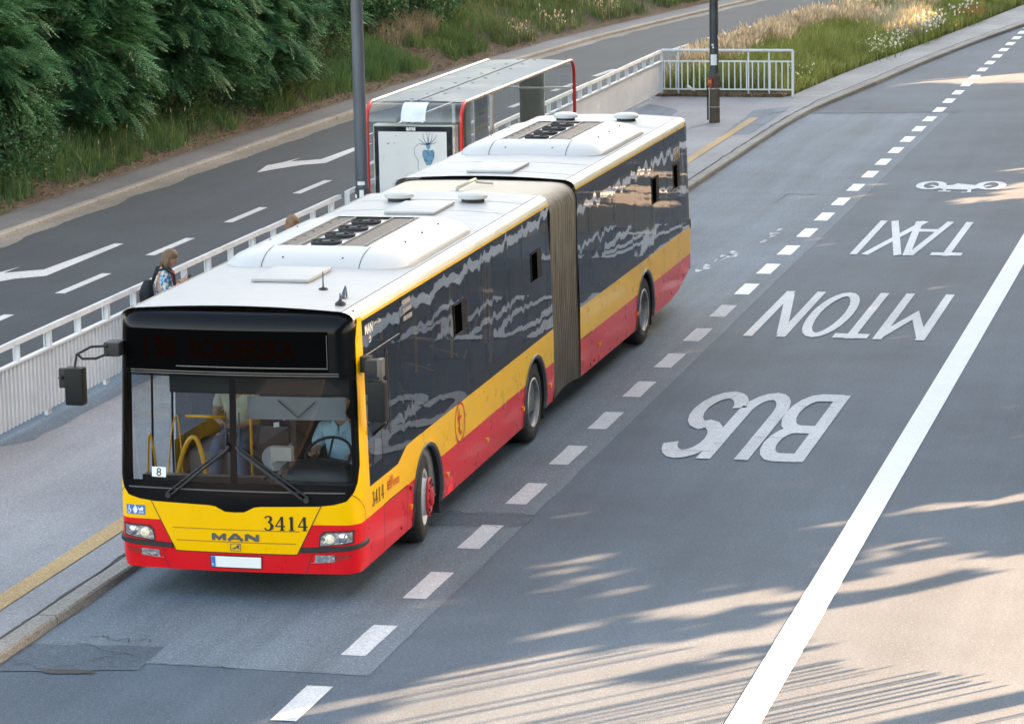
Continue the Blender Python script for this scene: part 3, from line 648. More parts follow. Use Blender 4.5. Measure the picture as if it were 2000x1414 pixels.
def leafy(c, rad, n, seed, size=.06, mats=3, zmin=None, clump=.25, hollow=.5, nc=None, face=None):
    """leaf quads gathered in clumps through an ellipsoid"""
    r = np.random.default_rng(seed); nc = nc or max(8, n // 60); C = unit(r.normal(size=(nc, 3)));
    if face is not None: C = C[(C @ np.array(face)) > -.3]; nc = len(C)
    C = C * (r.uniform(hollow, 1, nc) ** .7)[:, None] * np.array(rad)
    C *= (1 + .25 * np.array([noise.noise(Vector(q) * .9 + Vector((seed, 0, 0))) for q in C]))[:, None]
    idx = r.integers(0, nc, n); P = np.array(c) + C[idx] + r.normal(size=(n, 3)) * clump * np.array([1, 1, .7])
    if zmin is not None:
        g = np.array([bank_h(a[0], a[1]) for a in P]) + zmin; P = P[P[:, 2] > g]
    n = len(P); X = unit(r.normal(size=(n, 3)) + [0, 0, -.5]); Z = unit(r.normal(size=(n, 3)) + [0, 0, 1.]); Z = unit(Z - X * np.sum(X * Z, 1, keepdims=True)); Y = np.cross(Z, X)
    T = np.array([[0, 0, 0], [.5, .32, .05], [1, 0, -.05], [.5, -.32, .05]]); S_ = r.uniform(.6, 1.3, n) * size
    return place_many(T, P, X, Y, Z, S_)
def trunk(mb, p0, p1, r0, r1, n=7, seed=0):
    pts = []; rr = []
    for i in range(n + 1):
        t = i / n; q = Vector(p0).lerp(Vector(p1), t) + Vector((noise.noise(Vector((t * 2, seed, 0))), noise.noise(Vector((t * 2, seed, 5))), 0)) * .25 * min(1, t * 3); pts.append(q); rr.append((r0 + (r1 - r0) * t) * (1 + .5 * max(0, .12 - t) / .12 * .5))
    mb.tube(pts, r0, 10, rr=rr); return pts
BG = 'locust trees on the bank'
def locust(i, x, y, c, rad, ns, label, mat3=None, zmin=.18, seed=0, fs=1.1):
    t = empty('locust_tree', (0, 0, 0)); tag(t, label, 'tree', BG)
    V, Q, br, n = locust_crown(c, rad, ns, seed, zmin=zmin, fs=fs, face=np.array([.75, -.62, .2]))
    m = np.repeat(np.random.default_rng(seed).choice([0, 1, 2], n, p=[.55, .3, .15]), len(FR) // 4)
    fast('crown', V, Q, mat3 or [LF1, LF2, LF3], m, parent=t)
    mb = MB(); z0 = bank_h(x, y) - .2; pts = trunk(mb, (x, y, z0), (c[0] - .3, c[1], c[2] + rad[2] * .5), .17, .05, seed=seed)
    rr = random.Random(seed)
    for b in rr.sample(br, min(26, len(br))):
        s = pts[rr.randint(2, 6)]; e = Vector(b[1]); md = s.lerp(Vector(b[0]), .55) + Vector((0, 0, .25)); mb.tube([s, md, Vector(b[0]), e], .04, 6, rr=[.05, .035, .022, .008])
    mb.build('trunk', BARK, t, smooth=True)
    return t
# trees whose lower crowns hang over the bank
locust(0, -18.0, 28.5, (-16.2, 28.6, 2.6), (2.4, 3.0, 2.6), 330, 'dark locust tree at the photo\'s left edge, its crown low over the bank', seed=1)
locust(1, -17.6, 33.6, (-15.8, 33.6, 2.7), (2.3, 3.0, 2.8), 340, 'dense locust tree between the one at the left edge and the drooping one', seed=2)
locust(2, -17.4, 38.4, (-15.3, 38.9, 2.5), (2.2, 3.0, 2.4), 360, 'locust tree with long drooping sprays, behind the waiting woman', seed=3)
locust(3, -17.2, 43.6, (-15.1, 43.3, 2.5), (2.1, 2.9, 2.4), 340, 'locust tree reaching lowest over the dirt edge of the bank, right of the drooping one', seed=4)
locust(4, -16.9, 50.4, (-15.8, 49.6, 3.0), (2.0, 2.6, 2.3), 260, 'locust tree with its bare stem showing beside the grey lamp post', seed=5)
locust(5, -20.0, 36.0, (-18.6, 36.0, 5.0), (3.0, 7.5, 3.2), 420, 'tall locust tree standing behind the overhanging crowns', seed=6)
locust(6, -20.0, 47.0, (-18.4, 47.5, 4.6), (2.8, 6.0, 3.0), 380, 'locust tree higher up the bank behind the bare stem', seed=7)
for k_, (cx, cy, lb) in enumerate([(-20.5, 27, 'at the left edge'), (-20.0, 36, 'above the long grass'), (-20.0, 45, 'above the tall olive shrub'), (-20.5, 54, 'above the maple-leaved shrub'), (-20.0, 18, 'nearest the bridge')]):
    t = empty('locust_tree', (0, 0, 0)); tag(t, 'tall locust tree whose high crown shades the bank, ' + lb, 'tree', BG)
    V, Q, br, n = locust_crown((cx + 1.0, cy, 9.5), (4.2, 5.2, 4.0), 300, 40 + k_, fs=2.0, per=22, face=np.array([.75, -.4, -.1]))
    fast('crown', V, Q, [LF1, LF2, LF3], np.repeat(np.random.default_rng(k_).choice([0, 1, 2], n, p=[.55, .2, .25]), len(FR) // 4), parent=t)
    mb = MB(); pts = trunk(mb, (cx, cy, bank_h(cx, cy) - .2), (cx + .8, cy, 10), .22, .07, seed=60 + k_); rr = random.Random(k_)
    for b in rr.sample(br, 16): q_ = pts[rr.randint(3, 6)]; mb.tube([q_, q_.lerp(Vector(b[0]), .6) + Vector((0, 0, .3)), Vector(b[0]), Vector(b[1])], .05, 6, rr=[.07, .05, .03, .01])
    mb.build('trunk', BARK, t, smooth=True)
def shrub(x, y, rad, n, label, mats, probs, seed, size=.06, dz=0.0, nm='shrub', cl=.25):
    t = empty(nm, (0, 0, 0)); tag(t, label, 'shrub' if nm == 'shrub' else 'tree', 'shrubs on the bank')
    c = (x, y, bank_h(x, y) + rad[2] * .55 + dz); V, Q = leafy(c, rad, n, seed, size, zmin=.03, clump=cl, face=(.75, -.62, .2))
    fast('foliage', V, Q, mats, np.random.default_rng(seed).choice(len(mats), len(Q), p=probs), parent=t)
    mb = MB(); rr = random.Random(seed); z0 = bank_h(x, y) - .1
    for k in range(7):
        a = rr.uniform(0, 6.28); e = (x + math.cos(a) * rad[0] * .7, y + math.sin(a) * rad[1] * .7, z0 + rad[2] * rr.uniform(.7, 1.4)); mb.tube([(x, y, z0), ((x + e[0]) / 2 + .1, (y + e[1]) / 2, (z0 + e[2]) / 2 + .2), e], .03, 6, rr=[.04, .025, .008])
    mb.build('stem', BARK, t, smooth=True); return t
shrub(-14.7, 28.0, (1.0, 1.6, .9), 6500, 'leafy green shrub under the leftmost trees on the bank', [G5, LF1, LG1], [.3, .4, .3], 21, .07)
shrub(-15.0, 34.8, (.9, 1.4, .7), 4200, 'low dark shrub in the gap under the drooping locust', [LF3, LF1, OL1], [.4, .4, .2], 22, .07)
shrub(-14.55, 44.8, (.95, 2.0, 1.5), 15000, 'tall olive brown shrub between the two lowest locust crowns', [OL1, OL2, LF1], [.5, .25, .25], 23, .06)
shrub(-14.5, 40.9, (.85, 1.8, 1.1), 9000, 'dark shrub just left of the tall olive brown one', [LF1, OL1, LF3], [.5, .2, .3], 24, .06)
shrub(-14.6, 37.6, (.8, 1.4, .8), 5000, 'low bright green shrub at the right end of the long grass', [LG1, OL1, G6], [.4, .3, .3], 29, .06)
shrub(-14.7, 49.0, (.7, 1.2, .9), 5000, 'small olive shrub by the bare stem beside the grey lamp post', [OL1, OL2, LF1], [.5, .2, .3], 30, .06)
shrub(-15.6, 55.6, (1.2, 2.6, 2.1), 21000, 'broad maple-leaved shrub behind the grey lamp post', [LG1, LF2, LF3], [.45, .25, .3], 25, .095, .5, cl=.32)
shrub(-15.3, 59.0, (1.1, 2.0, 1.5), 13000, 'rounded green shrub where the trees end and the grass bank begins', [LG1, LF2, G5], [.4, .3, .3], 26, .09, .3, cl=.3)
shrub(-14.95, 61.0, (.6, .9, 1.1), 4200, 'feathery dark green shrub right of the dry tufts', [G5, LF1, LF3], [.4, .3, .3], 27, .07)
shrub(-17.4, 58.5, (1.8, 4.0, 2.4), 12000, 'darker shrub behind the rounded green one', [LF3, LG1, G5], [.4, .3, .3], 28, .10, .6, cl=.35)

# ------------------------------------------------------------------ unseen roadside trees on the right, crowns shaped to lay shade and sun patches
LIT = {
 'a': [(2.9, -1.6), (3.05, -.98), (3.59, -.10), (4.29, .93), (4.6, 1.3), (4.95, 2.13), (6.05, 1.74), (7.49, 2.66), (9.6, 3.9), (9.6, -6), (2.0, -6), (1.6, -3.9), (1.8, -2.9)],
 's1': [(2.69, 1.84), (3.03, 2.38), (3.45, 2.70), (3.63, 2.64), (3.23, 2.20)], 's2': [(3.62, 1.77), (3.92, 2.54), (4.56, 2.87), (4.76, 2.97), (4.38, 2.40), (3.89, 1.88)],
 's3': [(2.78, .08), (3.37, .87), (4.06, 1.29), (3.58, .61), (3.08, .13)], 's4': [(5.05, 3.52), (5.36, 4.39), (6.05, 5.12), (7.18, 6.20), (8.27, 7.03), (8.31, 6.25), (7.25, 5.44), (6.46, 4.94), (5.70, 4.33)],
 's5': [(5.77, 1.90), (6.47, 2.55), (6.93, 3.06), (7.92, 3.78), (8.44, 3.87), (8.49, 3.01), (7.47, 2.83), (6.51, 2.13)],
 's6': [(2.80, 23.29), (3.47, 24.85), (4.10, 25.53), (3.75, 24.70), (3.10, 23.61)], 's7': [(3.26, 29.56), (3.74, 30.48), (4.87, 31.79), (4.62, 30.28), (3.87, 29.27)],
 's8': [(3.44, 34.18), (3.98, 34.90), (5.63, 36.25), (5.73, 34.81), (4.29, 33.85)], 's9': [(1.86, 52.61), (-.33, 52.09), (.24, 53.92), (2.38, 55.45), (5.48, 57.80), (5.78, 52.41)],
 's10': [(3.80, 31.68), (4.82, 33.50), (5.76, 34.40), (6.08, 29.86), (5.12, 30.12), (4.67, 30.80)], 's11': [(2.26, 46.34), (2.90, 47.20), (2.46, 46.70)],
 's14': [(9.6, -5), (9.6, -31), (-9, -31), (-9, -9.5), (0, -7.5)],  # clearing added so lit road bounces warm light onto the bus front
  's15': [(4.3, .8), (4.9, 1.9), (6.0, 2.3), (7.4, 3.0), (9.6, 4.2), (9.6, -1), (5, -1)],
 's13': [(7.6, 10.5), (9.4, 10), (9.4, 75), (7.2, 62), (6.6, 30), (7.0, 18)]}  # clearing added for warm reflections in the side windows
def _streak(cx, cy, ln, wd, da=0):
    a = R_(SUN_AZ + da); return [(cx + ln * math.cos(t) * math.cos(a) - wd * math.sin(t) * math.sin(a), cy + ln * math.cos(t) * math.sin(a) + wd * math.sin(t) * math.cos(a)) for t in [k * PI / 6 for k in range(12)]]
_r = random.Random(12)
for k in range(26):
    u = _r.random(); cx = 2.6 + 5.6 * u; cy = .2 + .55 * (cx - 2.6) + _r.uniform(.2, 2.2) * (1 if _r.random() < .7 else .4); LIT['x%d' % k] = _streak(cx, cy, _r.uniform(.35, 1.1), _r.uniform(.05, .15), _r.uniform(-3, 3))
DRK = [_streak(4.6, -.2, 1.4, .12), _streak(6.2, 1.5, .8, .06), _streak(3.6, -.75, .8, .07), _streak(5.2, -1.0, .9, .06)]
LITF = [[(-2.3, 63.3), (-3.0, 69.0), (-1.8, 71.0), (-.5, 64.5), (-.9, 62.5)]]
def inpoly(x, y, poly):
    c = np.zeros(len(x), bool); n = len(poly)
    for i in range(n):
        x1, y1 = poly[i]; x2, y2 = poly[(i + 1) % n]
        if y1 == y2: continue
        k = ((y1 > y) != (y2 > y)) & (x < (x2 - x1) * (y - y1) / (y2 - y1) + x1); c ^= k
    return c
def sunlit(P, rnd=.12):
    ja = rng.normal(size=len(P)) * .45; jp = rng.normal(size=len(P)) * rnd; ca, sa = math.cos(R_(SUN_AZ)), math.sin(R_(SUN_AZ)); j = np.stack([ja * ca - jp * sa, ja * sa + jp * ca], 1); out = np.zeros(len(P), bool)
    for z0, polys in ((0.0, LIT.values()), (.6, LITF)):
        t = (P[:, 2] - z0) / S.z; gx = P[:, 0] - S.x * t + j[:, 0]; gy = P[:, 1] - S.y * t + j[:, 1]
        for pl in polys: out |= inpoly(gx, gy, pl)
        if z0 == 0.0:
            dk = np.zeros(len(P), bool)
            for pl in DRK: dk |= inpoly(gx, gy, pl)
            out &= ~dk
    return out
rt = random.Random(5); yv = -112.0; ti = 0  # row starts behind the camera to darken what the windscreen mirrors
RL = leafmat('roadside_leaf', (0.05, 0.10, 0.03), .2, .3)
while yv < 124 and ti < 60:
    x = 14.5 + rt.uniform(-.7, .7); hgt = 17.0; r = np.random.default_rng(100 + ti)
    n = 9800; P = np.stack([x + r.normal(size=n) * 1.3, yv + r.uniform(-3.6, 3.6, n), 1.6 + (r.uniform(0, 1, n) ** .9) * (hgt - 1.6)], 1)
    keep = ~sunlit(P, .10); P = P[keep]; n = len(P)
    X = unit(r.normal(size=(n, 3))); Z = unit(r.normal(size=(n, 3)) + np.array([.7, .6, .2])); Z = unit(Z - X * np.sum(X * Z, 1, keepdims=True)); Y = np.cross(Z, X)
    T = np.array([[-.5, -.1, 0], [0, .45, .05], [.5, .1, 0], [0, -.45, .05]]); V, Q = place_many(T, P, X, Y, Z, r.uniform(.28, .62, n))
    t = empty('roadside_tree', (0, 0, 0)); tag(t, 'unseen tall dense tree in the right verge shading row, crown cut for sun patches', 'tree', 'row of trees along the right verge')
    fast('crown', V, Q, RL, parent=t); mb = MB(); trunk(mb, (x + .3, yv, 1.2), (x + .3, yv, 9.5), .2, .07, seed=ti); mb.build('trunk', BARK, t, smooth=True)
    yv += 6.2; ti += 1
# unseen bar fence, sloped and spaced only to cast the fine stripes
STEELD = pbr('fence_steel', (0.16, 0.17, 0.18), 0.5, metal=.4)
fz = empty('stripe_railing', (10.3, -6, 0)); tag(fz, 'unseen steel bar railing on the right verge, shaped to cast stripes on the road', 'railing')
mb = MB(); fbz = lambda y: max(.52, .60 + .355 * (y - 6))
for k in range(94):
    y = k * .14 + random.uniform(-.045, .045); hb = random.choice([0, .006, .010, .014, .022, .03]); mb.box(-.008, .008, y - hb, y + hb, fbz(y) + random.uniform(0, .12), fbz(y) + 2.5) if hb else None
mb.build('bar_panel', STEELD, fz); mb = MB()
for dz in (2.46,): mb.tube([(.03, y, fbz(y) + dz) for y in (0, 3, 5.9, 8, 10.5, 13.1)], .02, 6)
mb.build('bar_top_tube', STEELD, fz)
for y in (0, 13.1): MB().box(-.03, .03, y - .03, y + .03, .4, fbz(y) + 2.5).build('post', STEELD, fz)
wl = MB().box(10.15, 10.45, -60, 126, -.05, .5).build('roadside_wall', SLAB); tag(wl, 'low concrete wall along the right verge', 'wall')

# ------------------------------------------------------------------ platform railing
FWH = pbr('railing_white', (0.72, 0.74, 0.76), 0.5, var=0.06, vs=1.5, dirt=((0.36, 0.33, 0.30), 0.60, 0.45)); FTOP = pbr('railing_top', (0.66, 0.68, 0.70), 0.4, var=.1, vs=4, dirt=((0.25, 0.24, 0.24), 0.58, 0.5))
def fx(y): return -5.27 - .0052 * (y - 5)
def railing(y0, y1, label, ribbed=True, top0=None):
    t = empty('railing', (fx(y0), y0, HB)); tag(t, label, 'railing', 'platform railings')
    lx = lambda y: fx(y) - fx(y0)
    mb = MB(); yy = frange(0, y1 - y0, 2.04)
    for a, b in zip(yy[:-1], yy[1:]):
        dz = .006 * random.uniform(-1, 1); xa, xb = lx(y0 + a), lx(y0 + b)
        mb.add([(xa - .045, a + .006, 1.035 + dz), (xa + .045, a + .006, 1.035 + dz), (xb + .045, b - .006, 1.035 + dz), (xb - .045, b - .006, 1.035 + dz),
                (xa - .05, a + .006, 1.085 + dz), (xa + .03, a + .006, 1.10 + dz), (xb + .03, b - .006, 1.10 + dz), (xb - .05, b - .006, 1.085 + dz)],
               [(0, 3, 2, 1), (4, 5, 6, 7), (0, 1, 5, 4), (1, 2, 6, 5), (2, 3, 7, 6), (3, 0, 4, 7)])
    mb.build('top_rail', FTOP, t)
    mb = MB(); xa, xb = 0, lx(y1)
    mb.add([(xa - .03, 0, .80), (xa + .045, 0, .80), (xb + .045, y1 - y0, .80), (xb - .03, y1 - y0, .80), (xa - .03, 0, .83), (xa + .045, 0, .83), (xb + .045, y1 - y0, .83), (xb - .03, y1 - y0, .83)],
           [(0, 3, 2, 1), (4, 5, 6, 7), (0, 1, 5, 4), (1, 2, 6, 5), (2, 3, 7, 6), (3, 0, 4, 7)])
    mb.build('middle_rail', FWH, t)
    mb = MB(); vs = []; n = 0; p = .125
    prof = [(0, 0), (.35, 0), (.45, 1), (.9, 1)] if ribbed else [(0, 0), (.95, 0), (.97, .35), (.99, .35)]
    amp = .028 if ribbed else .008; p = .125 if ribbed else 1.02
    k = 0; a = 0.0
    while a < y1 - y0:
        for u, q in prof:
            y = min(a + u * p, y1 - y0); x = lx(y0 + y) + q * amp; vs += [(x, y, .04), (x, y, .798)]; n += 1
        a += p
    mb.add(vs, [(2 * i, 2 * i + 2, 2 * i + 3, 2 * i + 1) for i in range(n - 1)]); mb.build('panel', FWH, t)
    a = 0.04; k = 0
    while a < y1 - y0 - .02:
        x = lx(y0 + a); w_ = .06 if k % 2 else .03; mb = MB()
        if k % 2: mb.box(x - .05, x - .035, a - w_, a + w_, -.05, 1.034); mb.box(x - .075, x - .032, a - w_ - .01, a + w_ + .01, -.08, .01)
        else: mb.box(x - .05, x - .035, a - w_, a + w_, .70, 1.034)
        mb.box(x - .034, x + .03, a - w_ * .6, a + w_ * .6, .832, 1.033)
        mb.build('post', FWH, t); a += 1.02; k += 1
    return t
railing(2.9, 20.7, 'white ribbed panel railing at the left of the bus, with a pale flat handrail')
railing(21.15, 33.5, 'white ribbed railing running behind the bus shelter')
railing(33.9, 48.2, 'white smooth panel railing between the shelter and the bar railing', False)
t = empty('bar_railing', (-5.47, 48.25, HB)); tag(t, 'white open bar railing across the platform end, before the tall grass', 'railing')
Wd = 3.32
MB().tube([(0, 0, 1.09), (Wd, 0, 1.09)], .035, 8).build('top_rail', FTOP, t, smooth=True, ang=40)
mb = MB(); mb.box(0, Wd, -.018, .018, .80, .835); mb.box(0, Wd, -.018, .018, .10, .135); mb.build('rail', FWH, t)
mb = MB(); 
for k in range(22):
    x = .07 + k * .149
    if x < Wd - .05: mb.box(x - .014, x + .014, -.012, .012, .136, .80)
mb.build('bars', FWH, t)
for x in (.42, 1.32, 2.2, 2.72): MB().tube([(x, .022, -.08), (x, .022, 1.06)], .022, 8).build('post', FWH, t, smooth=True, ang=40)
MB().box(Wd - .03, Wd + .03, -.02, .02, -.08, 1.09).build('post', FWH, t); MB().box(-.03, .03, -.025, .025, -.08, 1.10).build('post', FWH, t)
bt = MB().lathe([(0, -.1), (.032, -.1), (.036, -.08), (.036, .05), (.015, .09), (.014, .12), (0, .12)], (0, 0, 0), 'x', 10).build('plastic_bottle', pbr('bottle_white', (.75, .78, .78), .25), smooth=True, ang=50)
bt.location = (-4.72, 48.12, .31); bt.rotation_euler = (0, R_(38), R_(20)); tag(bt, 'small white plastic bottle caught at the foot of the bar railing', 'bottle')

# ------------------------------------------------------------------ lamp posts
POLE = pbr('pole_grey', (0.105, 0.125, 0.155), 0.42, metal=.3, var=.15, vs=4, dirt=((.22, .22, .23), .60, .4), stretch=(1, 1, .25))
POLED = pbr('pole_dark', (0.06, 0.068, 0.075), 0.5, metal=.2, var=.3, vs=5, dirt=((.22, .22, .21), .6, .5))
CASE = pbr('pole_base_brown', (0.10, 0.075, 0.055), 0.8, var=.35, vs=8, dirt=((.2, .17, .13), .58, .5)); PAPER = pbr('paper_white', (.78, .79, .80), .8, var=.04)
t = empty('lamp_post', (-5.02, 20.92, HB)); tag(t, 'tall grey lamp post with white scraps of paper, in front of the bus shelter', 'lamp post', 'street lamp posts')
MB().tube([(0, 0, -.08), (0, 0, 1.5), (-.02, 0, 12)], .1, 20, rr=[.112, .108, .08]).build('pole', POLE, t, smooth=True, ang=50)
mb = MB(); mb.lathe([(.112, .9), (.1185, .9), (.1185, 1.18), (.112, 1.18)], (0, 0, 0), n=20); mb.build('dark_wrap', pbr('wrap_black', (.04, .042, .045), .7, dirt=((.35, .35, .35), .62, .6)), t, smooth=True)
def curved(mb, r, a0, a1, z0, z1, m=0, n=6):
    V = [(r * math.cos(R_(a0 + (a1 - a0) * i / n)), r * math.sin(R_(a0 + (a1 - a0) * i / n)), z) for z in (z0, z1) for i in range(n + 1)]
    mb.add(V, [(i, i + 1, n + 2 + i, n + 1 + i) for i in range(n)], m)
mb = MB(); curved(mb, .121, -110, -50, 1.24, 1.30); curved(mb, .1212, -95, -60, .98, 1.16); curved(mb, .121, -150, -120, 1.02, 1.08); mb.build('paper_scrap', PAPER, t)
def arm(t, h=12): MB().tube([(0, 0, h - .1), (.4, -.1, h + .4), (1.6, -.3, h + .7)], .05, 8).build('arm', POLE, t, smooth=True); MB().bbox(1.4, 2.1, -.45, -.15, h + .62, h + .76, .04).build('lamp_head', ALU, t)
arm(t)
def lamp2(x, y, label, big=False):
    t = empty('lamp_post', (x, y, HB)); tag(t, label, 'lamp post', 'street lamp posts')
    MB().tube([(0, 0, 1.0), (0, 0, 3), (0, 0, 12)], .1, 16, rr=[.107, .10, .075]).build('pole', POLED, t, smooth=True, ang=50)
    mb = MB()
    mb.tube([(0, 0, -.08), (0, 0, .98)], .128, 8); mb.lathe([(.0, .978), (.14, .978), (.14, 1.04), (.108, 1.05)], (0, 0, 0), n=8); mb.build('base_casing', CASE, t)
    mb = MB(); mb.tube([(-.09, -.125, 0), (-.09, -.13, .75), (-.05, -.125, .8)], .012, 6); mb.build('conduit', pbr('conduit_pale', (.5, .42, .36), .6), t, smooth=True)
    MB().tube([(-.15, -.02, 0), (-.155, -.02, .9)], .02, 6).build('cable', MATB, t, smooth=True)
    mb = MB(); 
    for z in (.30, .72): mb.lathe([(.14, z), (.146, z), (.146, z + .02), (.14, z + .02)], (0, 0, 0), n=16)
    mb.build('strap', ALU, t); arm(t); return t
t = lamp2(-3.04, 42.36, 'dark lamp post with brown base and red box, at the platform end')
MB().bbox(-.13, -.01, -.20, -.129, .80, .97, .012).build('red_box', pbr('box_red', (.5, .03, .03), .5), t)
mb = MB(); fnb = lambda u, v, o: (u, -.2015 - o, v)
for q in stroke(arc(-.07, .90, .028, .028, 0, 300, 8), .0085): mb.patch(q, fnb, 0, 0, .0)
for q in stroke([(-.10, .93), (-.03, .87)], .0085): mb.patch(q, fnb, 0, 0, .0015)
mb.build('box_emblem', pbr('emblem_yellow', (.8, .45, .02), .5), t)
mb = MB(); curved(mb, .1115, -125, -45, 1.27, 1.52); mb.build('notice', PAPER, t)
mb = MB(); curved(mb, .110, -30, 10, 1.88, 1.96); curved(mb, .110, -110, -85, 1.72, 1.76); curved(mb, .110, -100, -80, 1.66, 1.70); mb.build('paper_scrap', PAPER, t)
lamp2(-1.75, 80.6, 'lamp post whose brown base rises from tall grass at the top edge')
def thin_post(x, y, r, h, label, z=None, cat='post'):
    z = bank_h(x, y) if z is None else z
    o = MB().tube([(0, 0, -.1), (0, 0, h)], r, 10).build('post', POLE, smooth=True, ang=40); o.location = (x, y, z); return tag(o, label, cat)
t = empty('twin_post', (-15.0, 62.6, bank_h(-15.0, 62.6))); tag(t, 'pair of grey steel posts side by side at the foot of the grass bank', 'post')
MB().tube([(0, 0, -.1), (0, 0, 5)], .045, 10).build('pole', POLE, t, smooth=True); MB().tube([(.11, .02, -.1), (.11, .02, 5)], .04, 10).build('pole', ALU, t, smooth=True)
mb = MB(); mb.box(-.06, .16, -.06, -.05, 1.5, 1.54); mb.box(-.06, .16, -.06, -.05, 1.42, 1.45); mb.build('clamp', POLED, t)
thin_post(-15.6, 63.6, .025, 4.5, 'thin rusty rod standing just left of the twin steel posts')
thin_post(-12.75, 73.5, .06, 5, 'single dark post on the bank at the top edge, above the bend')

# ------------------------------------------------------------------ bus shelter
SR = pbr('shelter_red', (0.72, 0.02, 0.02), .35, coat=.4); SROOF = pbr('shelter_roof', (0.125, 0.165, 0.20), .45, var=.15, vs=1.2, spec=.08, dirt=((.27, .265, .24), .58, .6))
t = empty('bus_shelter', (-5.28, 22.15, HB)); tag(t, 'glass bus shelter with red edge tubes and a poster case in its near end', 'bus shelter')
SW, SL, SH = 1.66, 8.45, 2.46
def hoop(x, m, cap):
    pts = [(x, 0, -.07), (x, 0, SH - .32)] + [(x, .32 - .32 * math.cos(R_(a)), SH - .32 + .32 * math.sin(R_(a))) for a in range(15, 91, 15)] + [(x, SL - .32 + .32 * math.sin(R_(a)), SH - .32 + .32 * math.cos(R_(a))) for a in range(0, 91, 15)] + [(x, SL, -.07)]
    return pts
for x in (0, SW):
    hp = hoop(x, 0, 0)
    MB().tube(hp[:8], .033, 10).build('frame_tube', SR, t, smooth=True, ang=60); MB().tube(hp[8:], .033, 10).build('frame_tube', SR, t, smooth=True, ang=60)
    MB().tube([hp[7], hp[8]], .031, 10).build('edge_tube', pbr('reflection_peach', (.62, .47, .38), .3) if x else ALU, t, smooth=True, ang=60)  # reflected light along the red tube's top put into the peach colour
mb = MB(); ny = 24
mb.add([(x, .3 + (SL - .6) * i / ny, SH - .005 + .03 * math.sin(PI * x / SW)) for i in range(ny + 1) for x in (.03, SW * .25, SW * .5 - .006)], [(3 * i + j, 3 * i + j + 1, 3 * i + j + 4, 3 * i + j + 3) for i in range(ny) for j in range(2)])
mb.add([(x, .3 + (SL - .6) * i / ny, SH - .005 + .03 * math.sin(PI * x / SW)) for i in range(ny + 1) for x in (SW * .5 + .006, SW * .75, SW - .03)], [(3 * i + j, 3 * i + j + 1, 3 * i + j + 4, 3 * i + j + 3) for i in range(ny) for j in range(2)])
mb.build('roof', SROOF, t, smooth=True)
mb = MB(); mb.box(SW * .5 - .014, SW * .5 + .014, .3, SL - .3, SH + .022, SH + .032)
for i in range(9):
    for s in (-.16, .16): mb.box(SW * .5 + s - .03, SW * .5 + s + .03, .5 + i * .93, .515 + i * .93, SH + .028, SH + .034)
mb.build('roof_seam', MATB, t)
mb = MB(); N = 7
def bend(x0, x1, y_c, sgn, m, off=0.0):
    V = []
    for k in range(N + 1):
        a = R_(90 * k / N); V += [(x0, y_c - sgn * (.30 + off) * math.sin(a), SH - .31 + (.30 + off) * math.cos(a)), (x1, y_c - sgn * (.30 + off) * math.sin(a), SH - .31 + (.30 + off) * math.cos(a))]
    return V, [(2 * k, 2 * k + 1, 2 * k + 3, 2 * k + 2) for k in range(N)]
for yc, sg in ((.31, 1), (SL - .31, -1)):
    V, F_ = bend(.035, SW - .035, yc, sg, 0); MB().add(V, F_).build('curved_pane', SHG, t, smooth=True)
V, F_ = bend(SW * .36, SW * .62, .31, 1, 0, .006); MB().add(V, F_).build('white_band', pbr('band_white', (.75, .79, .82), .3), t, smooth=True)
MB().add([(.035, .012, 1.9), (SW - .035, .012, 1.9), (SW - .035, .012, 2.15), (.035, .012, 2.15)], [(0, 1, 2, 3)]).build('glass_pane', SHG, t, fix=False)
MB().add([(0.0, .1, .3), (0.0, SL - .1, .3), (0.0, SL - .1, 2.3), (0.0, .1, 2.3)], [(0, 1, 2, 3)]).build('glass_pane', SHG, t, fix=False)
MB().add([(.05, SL, .3), (SW - .05, SL, .3), (SW - .05, SL, 2.15), (.05, SL, 2.15)], [(0, 1, 2, 3)]).build('glass_pane', SHG, t, fix=False)
mb = MB()
for z in (.30, 1.9): mb.box(-.02, .02, .1, SL - .1, z - .02, z + .02); mb.box(.05, SW - .05, SL - .015, SL + .015, z - .02, z + .02)
for y in (2.8, 5.6, SL - .05): mb.box(-.03, .03, y - .03, y + .03, -.07, SH - .05)
mb.build('frame_bar', ALU, t)
mb = MB(); mb.box(-.035, -.02, 5.7, 6.9, .4, 2.2); mb.box(-.035, -.02, 7.15, 8.2, .4, 2.2); mb.build('back_panel', pbr('panel_pale', (.52, .53, .53), .4), t)
MB().box(.55, 1.05, SL + .02, SL + .06, .2, 2.3).build('end_panel', pbr('panel_grey', (.38, .38, .37), .5), t)
mb = MB(); mb.box(.25, .6, 2.5, 6.0, .43, .47); 
for y in (2.7, 4.2, 5.8): mb.box(.4, .45, y - .02, y + .02, -.06, .43)
mb.build('bench', ALU, t)
# poster case
mb = MB(); mb.bbox(.10, 1.53, .02, .26, -.06, 2.10, .012); mb.build('poster_case', ALU, t)
mb = MB(); mb.bbox(.125, 1.495, -.004, .0185, .25, 2.075, .004); mb.build('case_frame', pbr('case_black', (.012, .015, .02), .12, coat=.6), t)
fp = lambda u, v, o: (u, -.005 - o, v)
mb = MB(); mb.patch([(.20, .40), (1.40, .40), (1.40, 1.985), (.20, 1.985)], fp, 0, 0, .002); pst = mb.build('poster', pbr('poster_paper', (.74, .74, .73), .3, var=.02), t, fix=False)
mb = MB(); put_text(mb, 'ams', fp, .775, 2.03, .165, .055, .003, bold=.03); mb.build('case_lettering', WPL, t, fix=False)
